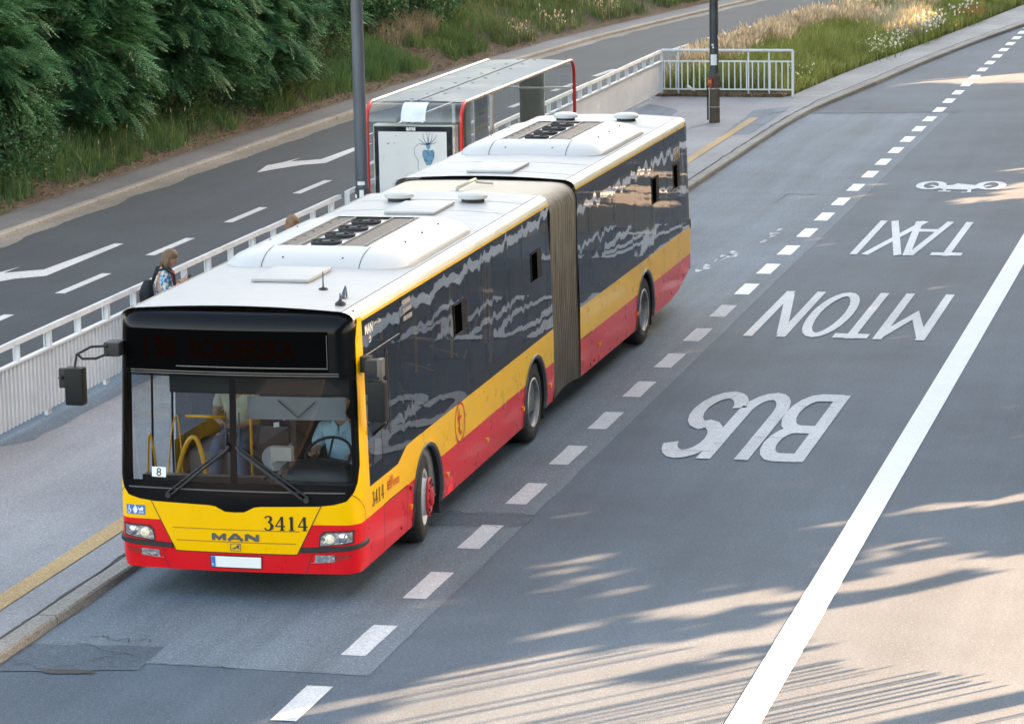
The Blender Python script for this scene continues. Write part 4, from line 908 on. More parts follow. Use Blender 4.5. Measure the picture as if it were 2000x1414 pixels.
# squid drawing
SQ = pbr('squid_blue', (.10, .26, .40), .5, var=.5, vs=25); SQL = pbr('pencil_line', (.13, .20, .28), .6); PEN = pbr('pencil_grey', (.33, .33, .34), .6)
mb = MB(); cx, cz = 1.075, 1.60
body = [(cx + dx, cz + dz) for dx, dz in [(-.105, .05), (-.075, .085), (-.03, .07), (0, .09), (.03, .07), (.075, .085), (.11, .04), (.10, -.05), (.06, -.15), (.03, -.19), (.0, -.175), (-.03, -.19), (-.07, -.12), (-.105, -.03)]]
mb.patch(body, fp, .02, .02, .004); mb.patch([(cx + .04 * math.cos(a / 12 * 2 * PI), cz + .14 + .05 * math.sin(a / 12 * 2 * PI)) for a in range(12)], fp, 0, 0, .0045); mb.build('squid_picture', SQ, t, fix=False)
mb = MB()
def pen(pts, w, o=.005): 
    for q in stroke(pts, w): mb.patch(q, fp, 0, 0, o)
hz = cz + .17
for dx, dz, bx in [(-.17, .10, -.07), (-.09, .2, -.07), (-.03, .21, .02), (.03, .21, -.01), (.075, .2, .07), (.17, .17, .05), (.16, .05, .09), (-.14, -.0, -.10)]:
    pts = [(cx + dx * k * .95 + bx * math.sin(PI * k) * .4, hz + dz * k ** 1.2) for k in [0, .2, .4, .6, .8, 1.0]]; pen(pts, [.018, .015, .012, .010, .008, .005])
pen([(cx - .03, hz), (cx - .15, hz + .02), (cx - .25, hz - .06), (cx - .24, hz - .18), (cx - .18, hz - .28), (cx - .19, hz - .40), (cx - .13, hz - .55), (cx - .06, hz - .62)], .008)
mb.build('squid_tentacles', SQL, t, fix=False)
mb = MB()
for k in range(3): pen([(.42 + .02 * k, 1.08 - .03 * k), (.5, 1.16 - .03 * k), (.58 + .05 * k, 1.13 - .03 * k), (.75, 1.17 - .04 * k), (.82, 1.10 - .03 * k)], .006)
pen([(.38, .98), (.5, 1.09), (.66, 1.12)], .006); pen([(.6, 1.17), (.7, 1.27), (.85, 1.30), (.95, 1.24), (.9, 1.12), (.78, 1.12)], .004); pen(arc(.78, 1.18, .04, .035, 0, 340, 10), .01); pen([(.56, 1.1), (.58, .95), (.54, .8)], .005); pen([(.66, 1.08), (.70, .95), (.75, .9)], .008)
pen([(.35, 1.78), (.39, 1.78)], .03); pen([(.47, 1.79), (.49, 1.79)], .02); pen([(.50, 1.91), (.52, 1.92)], .016)
mb.build('pencil_sketch', PEN, t, fix=False)
mb = MB()
for x in (.62, 1.0): mb.lathe([(0, -.05), (.022, -.05), (.03, -.02), (.02, .03), (0, .03)], (x, -.01, 2.15), 'y', 10)
mb.build('spot_fitting', CHR, t, smooth=True)

# ================================================================== THE BUS
BT = 0.01397; RA = 0.01290; JY = 9.6
bus = empty('articulated_bus', (0, 0, 0), BT)
tag(bus, 'yellow and red articulated city bus, white roof, pulling away from the platform', 'bus')
cR, sR = math.cos(RA), math.sin(RA)
def rear(x, y, z):
    d = y - JY; return (x * cR + d * sR, JY - x * sR + d * cR, z)
def hw(z):
    x = 1.25 if z < 1.2 else 1.25 - .026 * (z - 1.2)
    if z > 2.74: d = min(1, (z - 2.74) / .145); x -= .115 * (1 - math.sqrt(max(0, 1 - d * d)))
    if z < .42: x -= .02 * ((.42 - z) / .12)
    return x
def rk(z):
    if z < 1.0: y = .015 * abs(z - .55)
    elif z < 2.27: y = .007 + .073 * (z - 1.0) / 1.27
    else: y = .08 + .03 * (z - 2.27) / .43
    if z > 2.68: d = min(1, (z - 2.68) / .19); y += .13 * (1 - math.sqrt(max(0, 1 - d * d)))
    return y
CR = .19; A0 = 1.06
def FS(s, z, off=0.0):
    """front surface: s runs along the width and round the corner, z is height"""
    sg = 1 if s >= 0 else -1; a = abs(s); Hx = hw(z) - CR; y0 = rk(z)
    if a <= A0: x = a * Hx / A0; y = y0 + .05 * a * a; nx, ny = .1 * a, -1
    elif a <= A0 + CR * PI / 2:
        t = (a - A0) / CR; x = Hx + CR * math.sin(t); y = y0 + .05 * A0 * A0 + CR * (1 - math.cos(t)); nx, ny = math.sin(t), -math.cos(t)
    else:
        t = (a - A0 - CR * PI / 2) / .16; yb = y0 + .05 * A0 * A0 + CR; x = Hx + CR; y = yb + t * (.50 - yb); nx, ny = 1, 0
    return (sg * (x + nx * off), y + ny * off, z)
def SD(y, z, off=0.0): return (hw(z) + off, y, z)        # side facing the traffic
def SDr(y, z, off=0.0): return rear(hw(z) + off, y, z)
def SK(y, z, off=0.0): return (-(hw(z) + off), y, z)
def SKr(y, z, off=0.0): return rear(-(hw(z) + off), y, z)
AR = .59
def arch(y, arches):
    for c in arches:
        d = abs(y - c)
        if d < AR: return .46 + math.sqrt(max(0, AR * AR - d * d)) if d < AR - 1e-6 else .46
    return 0
def band(mb, fn, y0, y1, zb, zt, arches=(), m=0, off=0.0, nz_=3):
    cols = set(frange(y0, y1, .35))
    for c in arches:
        for k in range(33):
            y = c + AR * math.sin(-PI / 2 + PI * k / 32)
            if y0 < y < y1: cols.add(y)
        for e in (c - AR - 1e-4, c + AR + 1e-4):
            if y0 < e < y1: cols.add(e)
    cols = sorted(cols); fb = zb if callable(zb) else (lambda y: zb); ft = zt if callable(zt) else (lambda y: zt)
    for a, b in zip(cols[:-1], cols[1:]):
        if b - a < 1e-7: continue
        la, lb = max(fb(a), arch(a, arches)), max(fb(b), arch(b, arches)); ta, tb = ft(a), ft(b)
        if la >= ta and lb >= tb: continue
        la = min(la, ta); lb = min(lb, tb)
        for k in range(nz_):
            p, q = k / nz_, (k + 1) / nz_
            mb.add([fn(a, la + (ta - la) * p, off), fn(b, lb + (tb - lb) * p, off), fn(b, lb + (tb - lb) * q, off), fn(a, la + (ta - la) * q, off)], [(0, 1, 2, 3)], m)
A1 = [2.70, 7.805]; A2 = [14.575]
YR = .795; GB = 1.215
def gb(y):      # lower edge of the glass band on the traffic side: the driver's window sits lower
    if y < 1.66: return 1.09
    if y < 1.92: t = (y - 1.66) / .26; return 1.09 + (GB - 1.09) * (t * t * (3 - 2 * t))
    return GB
def tail(y):    # rear underside rises
    return .30 if y < 16.4 else .30 + .30 * ((y - 16.4) / 1.55) ** 1.5
# ---- painted body
mb = MB()
band(mb, SD, .50, 8.85, .30, YR, A1, 1); band(mb, SD, .50, 8.85, YR, gb, A1, 0)
band(mb, SK, 1.80, 5.0, .30, YR, A1, 1); band(mb, SK, 6.4, 8.85, .30, YR, A1, 1); band(mb, SK, 1.80, 5.0, YR, GB, A1, 0); band(mb, SK, 6.4, 8.85, YR, GB, A1, 0)
band(mb, SD, .50, 8.85, 2.755, 2.778, (), 0, .003); band(mb, SD, .50, 8.85, 2.778, 2.80, (), 2)
def fpoly(pts, m, off=0.0, mb_=None): (mb_ or mb).patch(pts, FS, .07, .06, off, m)
BE = 1.30   # black screen edge in s
def bottom(s):   # lower edge of the black screen surround
    a = abs(s); pts = [(0, .90), (.10, .905), (.20, .955), (.27, .965), (.85, .98), (1.0, .995), (1.13, 1.03), (1.21, 1.11), (1.27, 1.23), (BE, 1.38)]
    for (a0, z0), (a1, z1) in zip(pts[:-1], pts[1:]):
        if a <= a1: return z0 + (z1 - z0) * (a - a0) / (a1 - a0)
    return 1.38
bs = sorted(set([round(-BE + k * 2 * BE / 62, 4) for k in range(63)] + [-.27, -.2, -.1, .1, .2, .27, BE, -BE]))
low = [(s, bottom(s)) for s in bs]
# hatch (yellow) and its surround
hT = .875; hB = .60; zHB = .495
def hx(z): return hB + .03 + (hT - hB - .03) * (z - zHB) / (.975 - zHB)
fpoly([(-hx(zHB), zHB), (hx(zHB), zHB)] + [(hx(bottom(hT)), bottom(hT))] + [p for p in low[::-1] if abs(p[0]) < hT] + [(-hx(bottom(hT)), bottom(hT))], 0, .004)
SE = A0 + CR * PI / 2 + .16
for sg in (1, -1):
    q = [(hT + .004, YR), (SE, YR), (SE, 2.80), (BE + .05, 2.83), (BE, 2.6)] + [(BE, 1.38)] + [p for p in low[::-1] if hT < p[0] < BE] + [(hT + .004, bottom(hT))]
    q = [(sg * u, v) for u, v in q]; fpoly(q if sg > 0 else q[::-1], 0)
    q = [(hx(zHB) + .004, .50), (SE, .50), (SE, YR), (hx(YR) + .004, YR)]; q = [(sg * u, v) for u, v in q]; fpoly(q if sg > 0 else q[::-1], 1)
    q = [(hx(YR) + .004, YR), (hT + .004, YR), (hT + .004, bottom(hT)), (hx(bottom(hT)) + .004, bottom(hT))]; q = [(sg * u, v) for u, v in q]; fpoly(q if sg > 0 else q[::-1], 0)
    q = [(.01, .30), (SE, .30), (SE, .50), (.01, .50)]; q = [(sg * u - sg * .01, v) for u, v in q]; fpoly(q if sg > 0 else q[::-1], 1)
front = mb.build('body', [YEL, RED, CREAM], bus, smooth=True, ang=35)
mb = MB()
band(mb, SDr, 10.40, 17.95, tail, YR, A2, 1); band(mb, SDr, 10.40, 17.95, YR, GB, A2, 0); band(mb, SKr, 10.40, 17.95, tail, YR, A2, 1); band(mb, SKr, 10.40, 17.95, YR, GB, A2, 0)
band(mb, SDr, 10.40, 17.80, 2.755, 2.778, (), 0, .003); band(mb, SDr, 10.40, 17.80, 2.778, 2.80, (), 2)
# yellow corner pillar at the very end and rear wall
for k in range(6):
    a0, a1 = k * 15, (k + 1) * 15
    for z0, z1 in [(.62, YR), (YR, 1.2), (1.2, 2.0), (2.0, 2.8)]:
        pt = lambda a, z: rear(hw(z) - .08 + .08 * math.cos(R_(a)), 17.90 + .08 * math.sin(R_(a)), z)
        mb.add([pt(a0, z0), pt(a1, z0), pt(a1, z1), pt(a0, z1)], [(0, 1, 2, 3)], 1 if z1 <= YR else 0)
mb.add([rear(-1.15, 17.98, .62), rear(1.15, 17.98, .62), rear(1.12, 17.98, 2.8), rear(-1.12, 17.98, 2.8)], [(0, 1, 2, 3)], 0)
mb.build('body', [YEL, RED, CREAM], bus, smooth=True, ang=35)
# ---- panel seams and trim
SEAM = pbr('seam_dark', (.05, .02, .015), .7); SEAMG = pbr('seam_glass', (.006, .006, .007), .3)
mb = MB()
def vseam(fn, y, z0, z1, w_=.008, o=.0035): mb.patch([(y - w_ / 2, z0), (y + w_ / 2, z0), (y + w_ / 2, z1), (y - w_ / 2, z1)], fn, 0, .2, o)
for y, z1 in ((.98, YR), (1.86, YR)): vseam(SD, y, .31, z1)
vseam(SD, 3.42, .31, .34); 
for q in stroke([(.98, YR), (1.88, YR)], .012): mb.patch(q, SD, .1, 0, .0035)
for y in (10.95, ): vseam(SDr, y, .31, YR)
for q in stroke([(10.42, YR), (11.1, YR)], .012): mb.patch(q, SDr, .1, 0, .0035)
for y in (15.90, 17.0): vseam(SDr, y, .33, GB)
for sg in (1, -1):
    for q in stroke([(sg * hx(bottom(hT)), bottom(hT)), (sg * hx(zHB), zHB), (sg * (hx(zHB) - .04), zHB - .004), (0, zHB - .004)], .008): mb.patch(q if sg > 0 else q, FS, .07, .07, .0055)
    for q in stroke([(sg * .78, .50), (sg * .72, .31)], .008): mb.patch(q, FS, .07, .07, .0035)
    for q in stroke([(sg * 1.18, 1.10), (sg * 1.28, 1.03), (sg * 1.38, .93), (sg * 1.41, .80)], .006): mb.patch(q, FS, .03, .05, .0035)
mb.build('panel_seam', SEAM, bus, fix=False); mb = MB()
for z, x in ((.725, .66), (.60, .62)):
    for q in stroke([(-x, z), (x, z)], .012): mb.patch(q, FS, .07, 0, .0055)
mb.build('hatch_crease', pbr('crease_yellow', (.50, .22, .0), .4), bus, fix=False)
for sg in (1, -1):
    q = [(1.215, 1.1), (SE, 1.1), (SE, 2.7), (1.215, 2.7)]; q = [(sg * u, v) for u, v in q]; MB().patch(q, FS, .05, .2, -.014).build('pillar_lining', DARK, bus, fix=False)
# ---- black screen surround, display window, glass
PX, PZ0, PZ1 = 1.20, 1.19, 2.235; SJ = 1.21 + .06 * (1.19 - 1.11) / .12
mb = MB()
mb.patch([(-BE, PZ1 + .035), (BE, PZ1 + .035), (BE, 2.6), (BE + .05, 2.83), (BE + .06, 2.87), (-BE - .06, 2.87), (-BE - .05, 2.83), (-BE, 2.6)], FS, .07, .02, .0)
mb.patch([(-BE, PZ1 + .015), (BE, PZ1 + .015), (BE, PZ1 + .035), (-BE, PZ1 + .035)], FS, .07, 0, -.008)
mb.patch([p for p in low] + [(BE, PZ0), (-BE, PZ0)] if False else [(s, b) for s, b in low if b < PZ0] + [(SJ, PZ0), (-SJ, PZ0)], FS, .07, .06, .0)
for sg in (1, -1):
    q = [(PX, PZ0), (SJ, PZ0)] + [(s, b) for s, b in low if s > SJ and b > PZ0] + [(BE, PZ1 + .015), (PX, PZ1 + .015)]; q = [(sg * u, v) for u, v in q]; mb.patch(q if sg > 0 else q[::-1], FS, .03, .06, 0)
    q = [(.035, PZ1), (PX, PZ1), (PX, PZ1 + .015), (.035, PZ1 + .015)]; q = [(sg * u, v) for u, v in q]; mb.patch(q if sg > 0 else q[::-1], FS, .07, 0, 0)
mb.patch([(-.035, PZ0), (.035, PZ0), (.035, PZ1 + .015), (-.035, PZ1 + .015)], FS, 0, .06, 0)
mb.build('screen_surround', BLK, bus, smooth=True, ang=40)
for sg in (1, -1):
    q = [(.035, PZ0), (PX, PZ0), (PX, PZ1), (.035, PZ1)]; q = [(sg * u, v) for u, v in q]; MB().patch(q if sg > 0 else q[::-1], FS, .07, .06, 0).build('windshield', WGL, bus, smooth=True, fix=False)
mb = MB(); mb.patch([(-1.16, 2.30), (1.0, 2.30), (1.0, 2.70), (-1.16, 2.70)], FS, .07, .06, .004); disp = mb.build('destination_display', FRIT, bus, smooth=True, fix=False)
mb = MB(); put_text(mb, '138', FS, -.78, 2.52, .34, .23, .0075, bold=.02); put_text(mb, 'BOKSERSKA', FS, .10, 2.52, 1.10, .20, .0075, bold=.02); mb.build('display_lettering', LED, disp, fix=False)
mb = MB()
for z in (2.285, 2.262): mb.patch([(-1.1, z), (1.1, z), (1.1, z + .008), (-1.1, z + .008)], FS, .07, 0, .006)
mb.patch([(-.6, 2.335), (.98, 2.335), (.98, 2.345), (-.6, 2.345)], FS, .07, 0, .0065)
for q in stroke([(-1.12, 1.115), (1.12, 1.115)], .012): mb.patch(q, FS, .07, 0, .004)
mb.patch([(.985, 2.33), (.99, 2.33), (.99, 2.66), (.985, 2.66)], FS, .0, .1, .0075); mb.build('trim_line', pbr('trim_grey', (.12, .12, .125), .3), bus, fix=False)
mb = MB(); mb.lathe([(0, 0), (.03, 0), (.032, .012), (.022, .009), (0, .009)], (1.06, .19, 2.60), 'y', 14, M=Matrix.Rotation(PI, 3, 'Z')); mb.build('marker_lamp', CHR, bus, smooth=True)
mb = MB(); put_text(mb, '8', FS, -.79, 1.275, .05, .08, .0085); mb.build('route_number', INK, bus, fix=False)
MB().patch([(-.865, 1.225), (-.715, 1.225), (-.715, 1.325), (-.865, 1.325)], FS, 0, 0, .0055).build('number_card', WPL, bus, fix=False)
# ---- wipers
for sg, tip, pv in ((-1, (-.64, 1.065), (-.07, 1.52)), (1, (.70, 1.06), (.07, 1.52))):
    mb = MB(); P0 = FS(*pv, .05); P1 = FS(*tip, .045)
    mb.tube([FS(pv[0] * .6, 1.56, .02), FS(*pv, .05), P1], .012, 6, rr=[.022, .020, .012])
    mb.tube([FS(pv[0] + sg * .02, pv[1] + .015, .035), FS(tip[0] + sg * .06, tip[1] + .005, .02)], .012, 6)
    mb.tube([FS(pv[0], 1.9, .02), FS(pv[0], 1.55, .03)], .008, 6)
    mb.lathe([(0, 0), (.03, 0), (.03, .03), (0, .03)], FS(tip[0] + sg * .04, tip[1] - .01, .05), 'y', 10)
    mb.build('wiper', MATB, bus, smooth=True, ang=50)
# ---- lamps, strips, plate, emblem, numbers
for sg in (1, -1):
    q = [(.86, .585), (1.18, .625), (1.185, .725), (.93, .715), (.875, .68)]; q = [(sg * u, v) for u, v in q]
    hl = MB().patch(q if sg > 0 else q[::-1], FS, .04, .04, .006).build('headlight', pbr('reflector', (.55, .57, .60), .15, metal=.9, var=.5, vs=30, bmp=.6, bs=25), bus, smooth=True, fix=False)
    mb = MB()
    for s, r_ in ((.955, .052),): c = FS(sg * s, .655, .0); mb.lathe([(0, -.022), (r_ * .6, -.018), (r_, -.004), (r_, 0)], c, 'y', 16)
    mb.build('bulb', LAMP, hl, smooth=True)
    mb = MB(); c = FS(sg * 1.085, .668, .0); mb.lathe([(0, -.02), (.035, -.016), (.05, -.004), (.05, 0)], c, 'y', 16); mb.build('reflector_bowl', CHR, hl, smooth=True)
    mb = MB(); mb.patch([(sg * .845, .57), (sg * 1.20, .61), (sg * 1.21, .745), (sg * .9, .735), (sg * .855, .69)][::sg], FS, .05, .05, .0045); mb.build('lamp_bezel', pbr('bezel_dark', (.10, .012, .015), .4), bus, fix=False)
    mb = MB(); pts = []
    ss = [.66 + k * (1.43 - .66) / 16 for k in range(17)]
    V = []
    for s in ss:
        zz = .545 + .05 * max(0, (s - .66) / .8) ** 1.5 - .022
        for dz, o in ((0, .002), (.008, .022), (.046, .022), (.055, .002)): V.append(FS(sg * s, zz + dz - .012, o))
    mb.add(V, [(4 * i + j, 4 * i + j + 1, 4 * i + 4 + j + 1, 4 * i + 4 + j) for i in range(16) for j in range(3)]); mb.build('bumper_strip', MATB, bus, smooth=True, ang=30)
    q = [(.80, .415), (1.0, .418), (1.005, .492), (.81, .49)]; q = [(sg * u, v) for u, v in q]; fg = MB().patch(q if sg > 0 else q[::-1], FS, .04, .04, .006).build('fog_lamp', MATS['reflector'], bus, smooth=True, fix=False)
    q = [(1.008, .435), (1.14, .455), (1.19, .50), (1.008, .49)]; q = [(sg * u, v) for u, v in q]; MB().patch(q if sg > 0 else q[::-1], FS, .04, .04, .006).build('reflector_panel', LENS, bus, smooth=True, fix=False)
    mb = MB(); V = []
    for k in range(9):
        s = .76 + k * .055; zz = .395 + .02 * (k / 8) ** 2 * 4
        for dz, o in ((0, .001), (.008, .0085), (.02, .001)): V.append(FS(sg * s, zz + dz, o))
    mb.add(V, [(3 * i + j, 3 * i + j + 1, 3 * i + 3 + j + 1, 3 * i + 3 + j) for i in range(8) for j in range(2)]); mb.build('lamp_ledge', RED, bus, smooth=True)
pl = MB().patch([(-.26, .345), (.26, .345), (.26, .455), (-.26, .455)], FS, .1, 0, .012).build('number_plate', WPL, bus, fix=False)
MB().patch([(-.27, .335), (.27, .335), (.27, .465), (-.27, .465)], FS, .1, 0, .0085).build('plate_holder', INK, bus, fix=False)
MB().patch([(-.258, .347), (-.215, .347), (-.215, .453), (-.258, .453)], FS, 0, 0, .0145).build('country_strip', BLUE, pl, fix=False)
mb = MB(); put_text(mb, 'PL', FS, -.237, .37, .026, .022, .0165); mb.build('country_letters', WPL, pl, fix=False)
EMB = pbr('emblem_grey', (.10, .11, .13), .35, metal=.5); mb = MB(); zc = .652; h_ = .034
def st2(pts, w_, fn, off, su=0): 
    for q in stroke(pts, w_): mb.patch(q, fn, su, 0, off + .0003 * (len(mb.f) % 9))
x = -.245
st2([(x + .018, zc - h_), (x + .018, zc + h_)], .034, FS, .010); st2([(x + .132, zc - h_), (x + .132, zc + h_)], .034, FS, .010); st2([(x + .02, zc + h_ * .85), (x + .075, zc - h_ * .6), (x + .13, zc + h_ * .85)], .026, FS, .0115)
x = -.085
st2([(x + .012, zc - h_), (x + .085, zc + h_ * .95)], .030, FS, .010); st2([(x + .158, zc - h_), (x + .085, zc + h_ * .95)], .030, FS, .0115); st2([(x + .045, zc - .014), (x + .125, zc - .014)], .016, FS, .013)
x = .10
st2([(x + .016, zc - h_), (x + .016, zc + h_)], .032, FS, .010); st2([(x + .128, zc - h_), (x + .128, zc + h_)], .032, FS, .010); st2([(x + .02, zc + h_ * .8), (x + .124, zc - h_ * .8)], .034, FS, .0115)
mb.build('maker_lettering', EMB, bus, fix=False)
mb = MB(); 
st2([(-.052, .515), (.052, .515), (.052, .585), (-.052, .585), (-.052, .515)], .006, FS, .0085)
mb.patch([(-.040, .527), (-.024, .545), (-.012, .552), (.008, .556), (.022, .575), (.036, .578), (.044, .565), (.034, .556), (.036, .53), (.028, .53), (.022, .545), (.0, .54), (-.006, .527), (-.014, .527), (-.012, .542), (-.03, .532)], FS, 0, 0, .0085)
mb.build('lion_emblem', EMB, bus, fix=False)
DIG = pbr('number_ink', (.012, .008, .008), .35)
def serif(mb, ch, cx, cz, w_, h, fn, off, th=1.0):
    X = lambda u: cx + (u - .5) * w_; Z = lambda v: cz + (v - .5) * h; k = w_; o = [off]
    def S2(pts, ws):
        for q in stroke([(X(u), Z(v)) for u, v in pts], [a * k * th for a in ws]): o[0] += .0002; mb.patch(q, fn, .05, .05, o[0])
    if ch == '1': S2([(.52, .02), (.52, .98)], [.28, .28]); S2([(.25, .03), (.80, .03)], [.08, .08]); S2([(.28, .84), (.55, .95)], [.10, .12])
    if ch == '4': S2([(.68, .02), (.68, .98)], [.26, .26]); S2([(.45, .03), (.92, .03)], [.08, .08]); S2([(.66, .97), (.10, .33)], [.12, .10]); S2([(.04, .30), (.98, .30)], [.12, .12])
    if ch == '3':
        S2([(.14, .84), (.24, .95), (.45, .985), (.66, .93), (.72, .80), (.64, .66), (.42, .57)], [.20, .12, .10, .20, .26, .20, .10]); S2([(.42, .56), (.66, .50), (.80, .34), (.76, .15), (.58, .03), (.38, .02), (.18, .07), (.10, .17)], [.08, .18, .30, .28, .14, .09, .12, .2])
mb = MB()
for i, ch in enumerate('3414'): serif(mb, ch, .35 + i * .114, .805, .105, .145, FS, .0085)
mb.build('fleet_number', DIG, bus, fix=False)
mb = MB()
for i, ch in enumerate('3414'): serif(mb, ch, .60 + i * .112, .945, .10, .15, SD, .004)
mb.build('fleet_number', DIG, bus, fix=False)
mb = MB()
for i, ch in enumerate('3414'): serif(mb, ch, 16.88 + i * .13, 2.42, .12, .17, SDr, .004)
mb.build('fleet_number', pbr('number_gold', (.75, .42, .06), .3), bus, fix=False)
mb = MB(); o = SD
for q in stroke(arc(4.10, 1.0, .215, .215, 0, 360, 28)[:-1], .024, True): mb.patch(q, SD, 0, .1, .004)
st2([(4.06, 1.16), (4.06, .93), (4.10, .88), (4.16, .89)], .034, SD, .0045); st2([(3.99, 1.06), (4.17, 1.06)], .03, SD, .0065)
mb.build('round_logo', LOGO, bus, fix=False)
mb = MB()
for u, v in ((1.12, .99), (1.12, .955), (1.12, .92)): st2([(u, v), (u + .12, v)], .016, SD, .004)
st2([(1.14, .90), (1.14, 1.0)], .018, SD, .0045); st2([(1.22, .96), (1.22, 1.04)], .02, SD, .0045); st2([(1.27, .90), (1.27, 1.04)], .018, SD, .0045); st2([(1.31, .94), (1.31, 1.04)], .014, SD, .0045)
put_text(mb, 'mza', SD, 1.46, .935, .22, .07, .004); mb.build('operator_logo', LOGO, bus, fix=False)
mb = MB(); put_text(mb, 'MAN', SD, .72, 2.645, .27, .10, .0075, bold=.03); put_text(mb, "Lion's City", SD, 1.02, 2.66, .26, .05, .0075); st2([(.70, 2.54), (.76, 2.56), (.76, 2.51), (.70, 2.51)], .012, SD, .0075); mb.build('maker_lettering', WPL, bus, fix=False)
bp = MB().patch([(-1.16, .835), (-.95, .835), (-.95, .93), (-1.16, .93)], FS, .05, 0, .004).build('access_sign', BLUE, bus, fix=False)
mb = MB()
def pf(pts, o=.0065): mb.patch(pts, FS, 0, 0, o)
for q in stroke(arc(-1.125, .865, .016, .018, 120, 400, 10), .006): pf(q)
for q in stroke([(-1.122, .912), (-1.124, .885), (-1.108, .885), (-1.10, .862)], .009): pf(q, .007)
pf([(-1.128, .905), (-1.116, .905), (-1.116, .92), (-1.128, .92)]); pf([(-1.068, .845), (-1.058, .845), (-1.058, .87), (-1.054, .87), (-1.054, .845), (-1.044, .845), (-1.042, .90), (-1.034, .875), (-1.03, .88), (-1.044, .912), (-1.068, .912), (-1.084, .88), (-1.078, .875), (-1.070, .90)]); pf([(-1.062, .915), (-1.05, .915), (-1.05, .927), (-1.062, .927)])
pf([(-1.012, .875), (-.972, .875), (-.966, .905), (-.985, .912), (-.99, .892), (-1.018, .892), (-1.022, .915), (-1.028, .913), (-1.022, .885)]); 
for cx in (-1.008, -.978):
    for q in stroke(arc(cx, .856, .009, .009, 0, 360, 8)[:-1], .005, True): pf(q)
mb.build('pictograms', WPL, bp, fix=False)
# side markers
def marker(y, z, fn, nm='side_marker', mt=AMB):
    mb = MB()
    V = [fn(y + dy, z + dz, o) for o in (.0, .022) for dy, dz in ((-.035, -.022), (.035, -.022), (.035, .022), (-.035, .022))]; mb.add(V, [(4, 5, 6, 7), (0, 1, 5, 4), (1, 2, 6, 5), (2, 3, 7, 6), (3, 0, 4, 7)]); mb.build(nm, mt, bus)
for y in (3.5, 5.3, 7.12, 8.60, 1.97): marker(y, .545, SD)
for y in (11.5, 13.95, 15.28): marker(y, .54, SDr)
marker(2.0, .745, SD, 'turn_signal', LENS)
mb = MB()
for y, z, fn in ((1.62, .40, SD), (11.2, .38, SDr), (16.45, .42, SDr), (17.35, .55, SDr), (11.0, .36, SDr)): mb.lathe([(0, 0), (.018, 0), (.018, .006), (0, .008)], fn(y, z, 0), 'x', 10)
mb.build('panel_lock', MATB, bus)
# ---- side glass, as panes with dark joints
panes1 = [.50, 1.88, 3.28, 4.72, 5.40, 6.62, 7.42, 8.85]
for i, (a, b) in enumerate(zip(panes1[:-1], panes1[1:])):
    mb = MB(); band(mb, SD, a + .004, b - .004, gb if i == 0 else (lambda y: max(gb(y), 1.09)), 2.755, (), 0, 0, 8); mb.build('side_window', SGL, bus, smooth=True)
panes2 = [10.40, 11.2, 12.75, 14.05, 15.30, 16.45, 17.35, 17.90]
for a, b in zip(panes2[:-1], panes2[1:]):
    mb = MB(); band(mb, SDr, a + .004, b - .004, GB, 2.755, (), 0, 0, 8); mb.build('side_window', SGL, bus, smooth=True)
mb = MB()
for y in panes1[1:-1]: vseam(SD, y, GB, 2.75, .026, -.004)
for y in panes2[1:-1]: vseam(SDr, y, GB, 2.75, .026, -.004)
# inner pillars and frit behind the glass
for y in panes1[1:]: vseam(SD, y, GB, 2.75, .12, -.03)
for y in panes2: vseam(SDr, min(max(y, 10.47), 17.84), GB, 2.75, .12, -.03)
for y0, y1, fn in ((.5, 8.85, SD), (10.4, 17.9, SDr)):
    mb.patch([(y0, 2.56), (y1, 2.56), (y1, 2.755), (y0, 2.755)], fn, .5, .1, -.025); mb.patch([(max(y0, 1.95), GB - .02), (y1, GB - .02), (y1, 1.36), (max(y0, 1.95), 1.36)], fn, .5, .1, -.025)
mb.patch([(.5, 1.08), (1.66, 1.08), (1.9, 1.2), (1.9, 1.24), (1.66, 1.16), (.5, 1.16)], SD, .5, .0, -.025)
mb.patch([(15.5, GB), (17.9, GB), (17.9, 1.75), (15.5, 1.75)], SDr, .5, .3, -.03)
mb.build('window_frit', SEAMG, bus, fix=False)
# opening vent windows (dark holes with a frame)
def vent(y0, y1, z0, z1, fn):
    m_ = MB(); m_.patch([(y0, z0), (y1, z0), (y1, z1), (y0, z1)], fn, 0, 0, .006); o = m_.build('vent_window', pbr('hole_black', (.002, .002, .002), .9, spec=0), bus, fix=False)
    m_ = MB()
    for q in stroke([(y0, z0), (y1, z0), (y1, z1), (y0, z1)], .016, True): m_.patch(q, fn, 0, 0, .009)
    m_.build('vent_frame', MATB, o, fix=False)
    m_ = MB(); m_.patch([(y0 + (y1 - y0) * .58, z0 + .01), (y1 - .012, z0 + .01), (y1 - .012, z1 - .01), (y0 + (y1 - y0) * .58, z1 - .01)], fn, 0, 0, .008); m_.build('vent_flap', pbr('flap_grey', (.012, .013, .014), .5, spec=.15), o, fix=False)
vent(4.03, 4.60, 1.98, 2.31, SD); vent(7.78, 8.32, 1.97, 2.31, SD); vent(15.19, 15.68, 1.92, 2.28, SDr); vent(16.78, 17.26, 1.93, 2.28, SDr)
mb = MB()
for k in range(3): mb.patch([(1.96 + .02 * k, 2.66 - k * .085), (2.30 + .02 * k, 2.66 - k * .085), (2.30 + .02 * k, 2.71 - k * .085), (1.96 + .02 * k, 2.71 - k * .085)], SD, 0, 0, .005)
mb.build('vent_slot', pbr('slot_grey', (.30, .27, .24), .3), bus, fix=False)
mb = MB()
for q in stroke([(.53, 2.40), (1.82, 2.40)], .012): mb.patch(q, SD, .3, 0, .006)
mb.build('door_rail', ALU, bus, fix=False)
mb = MB()
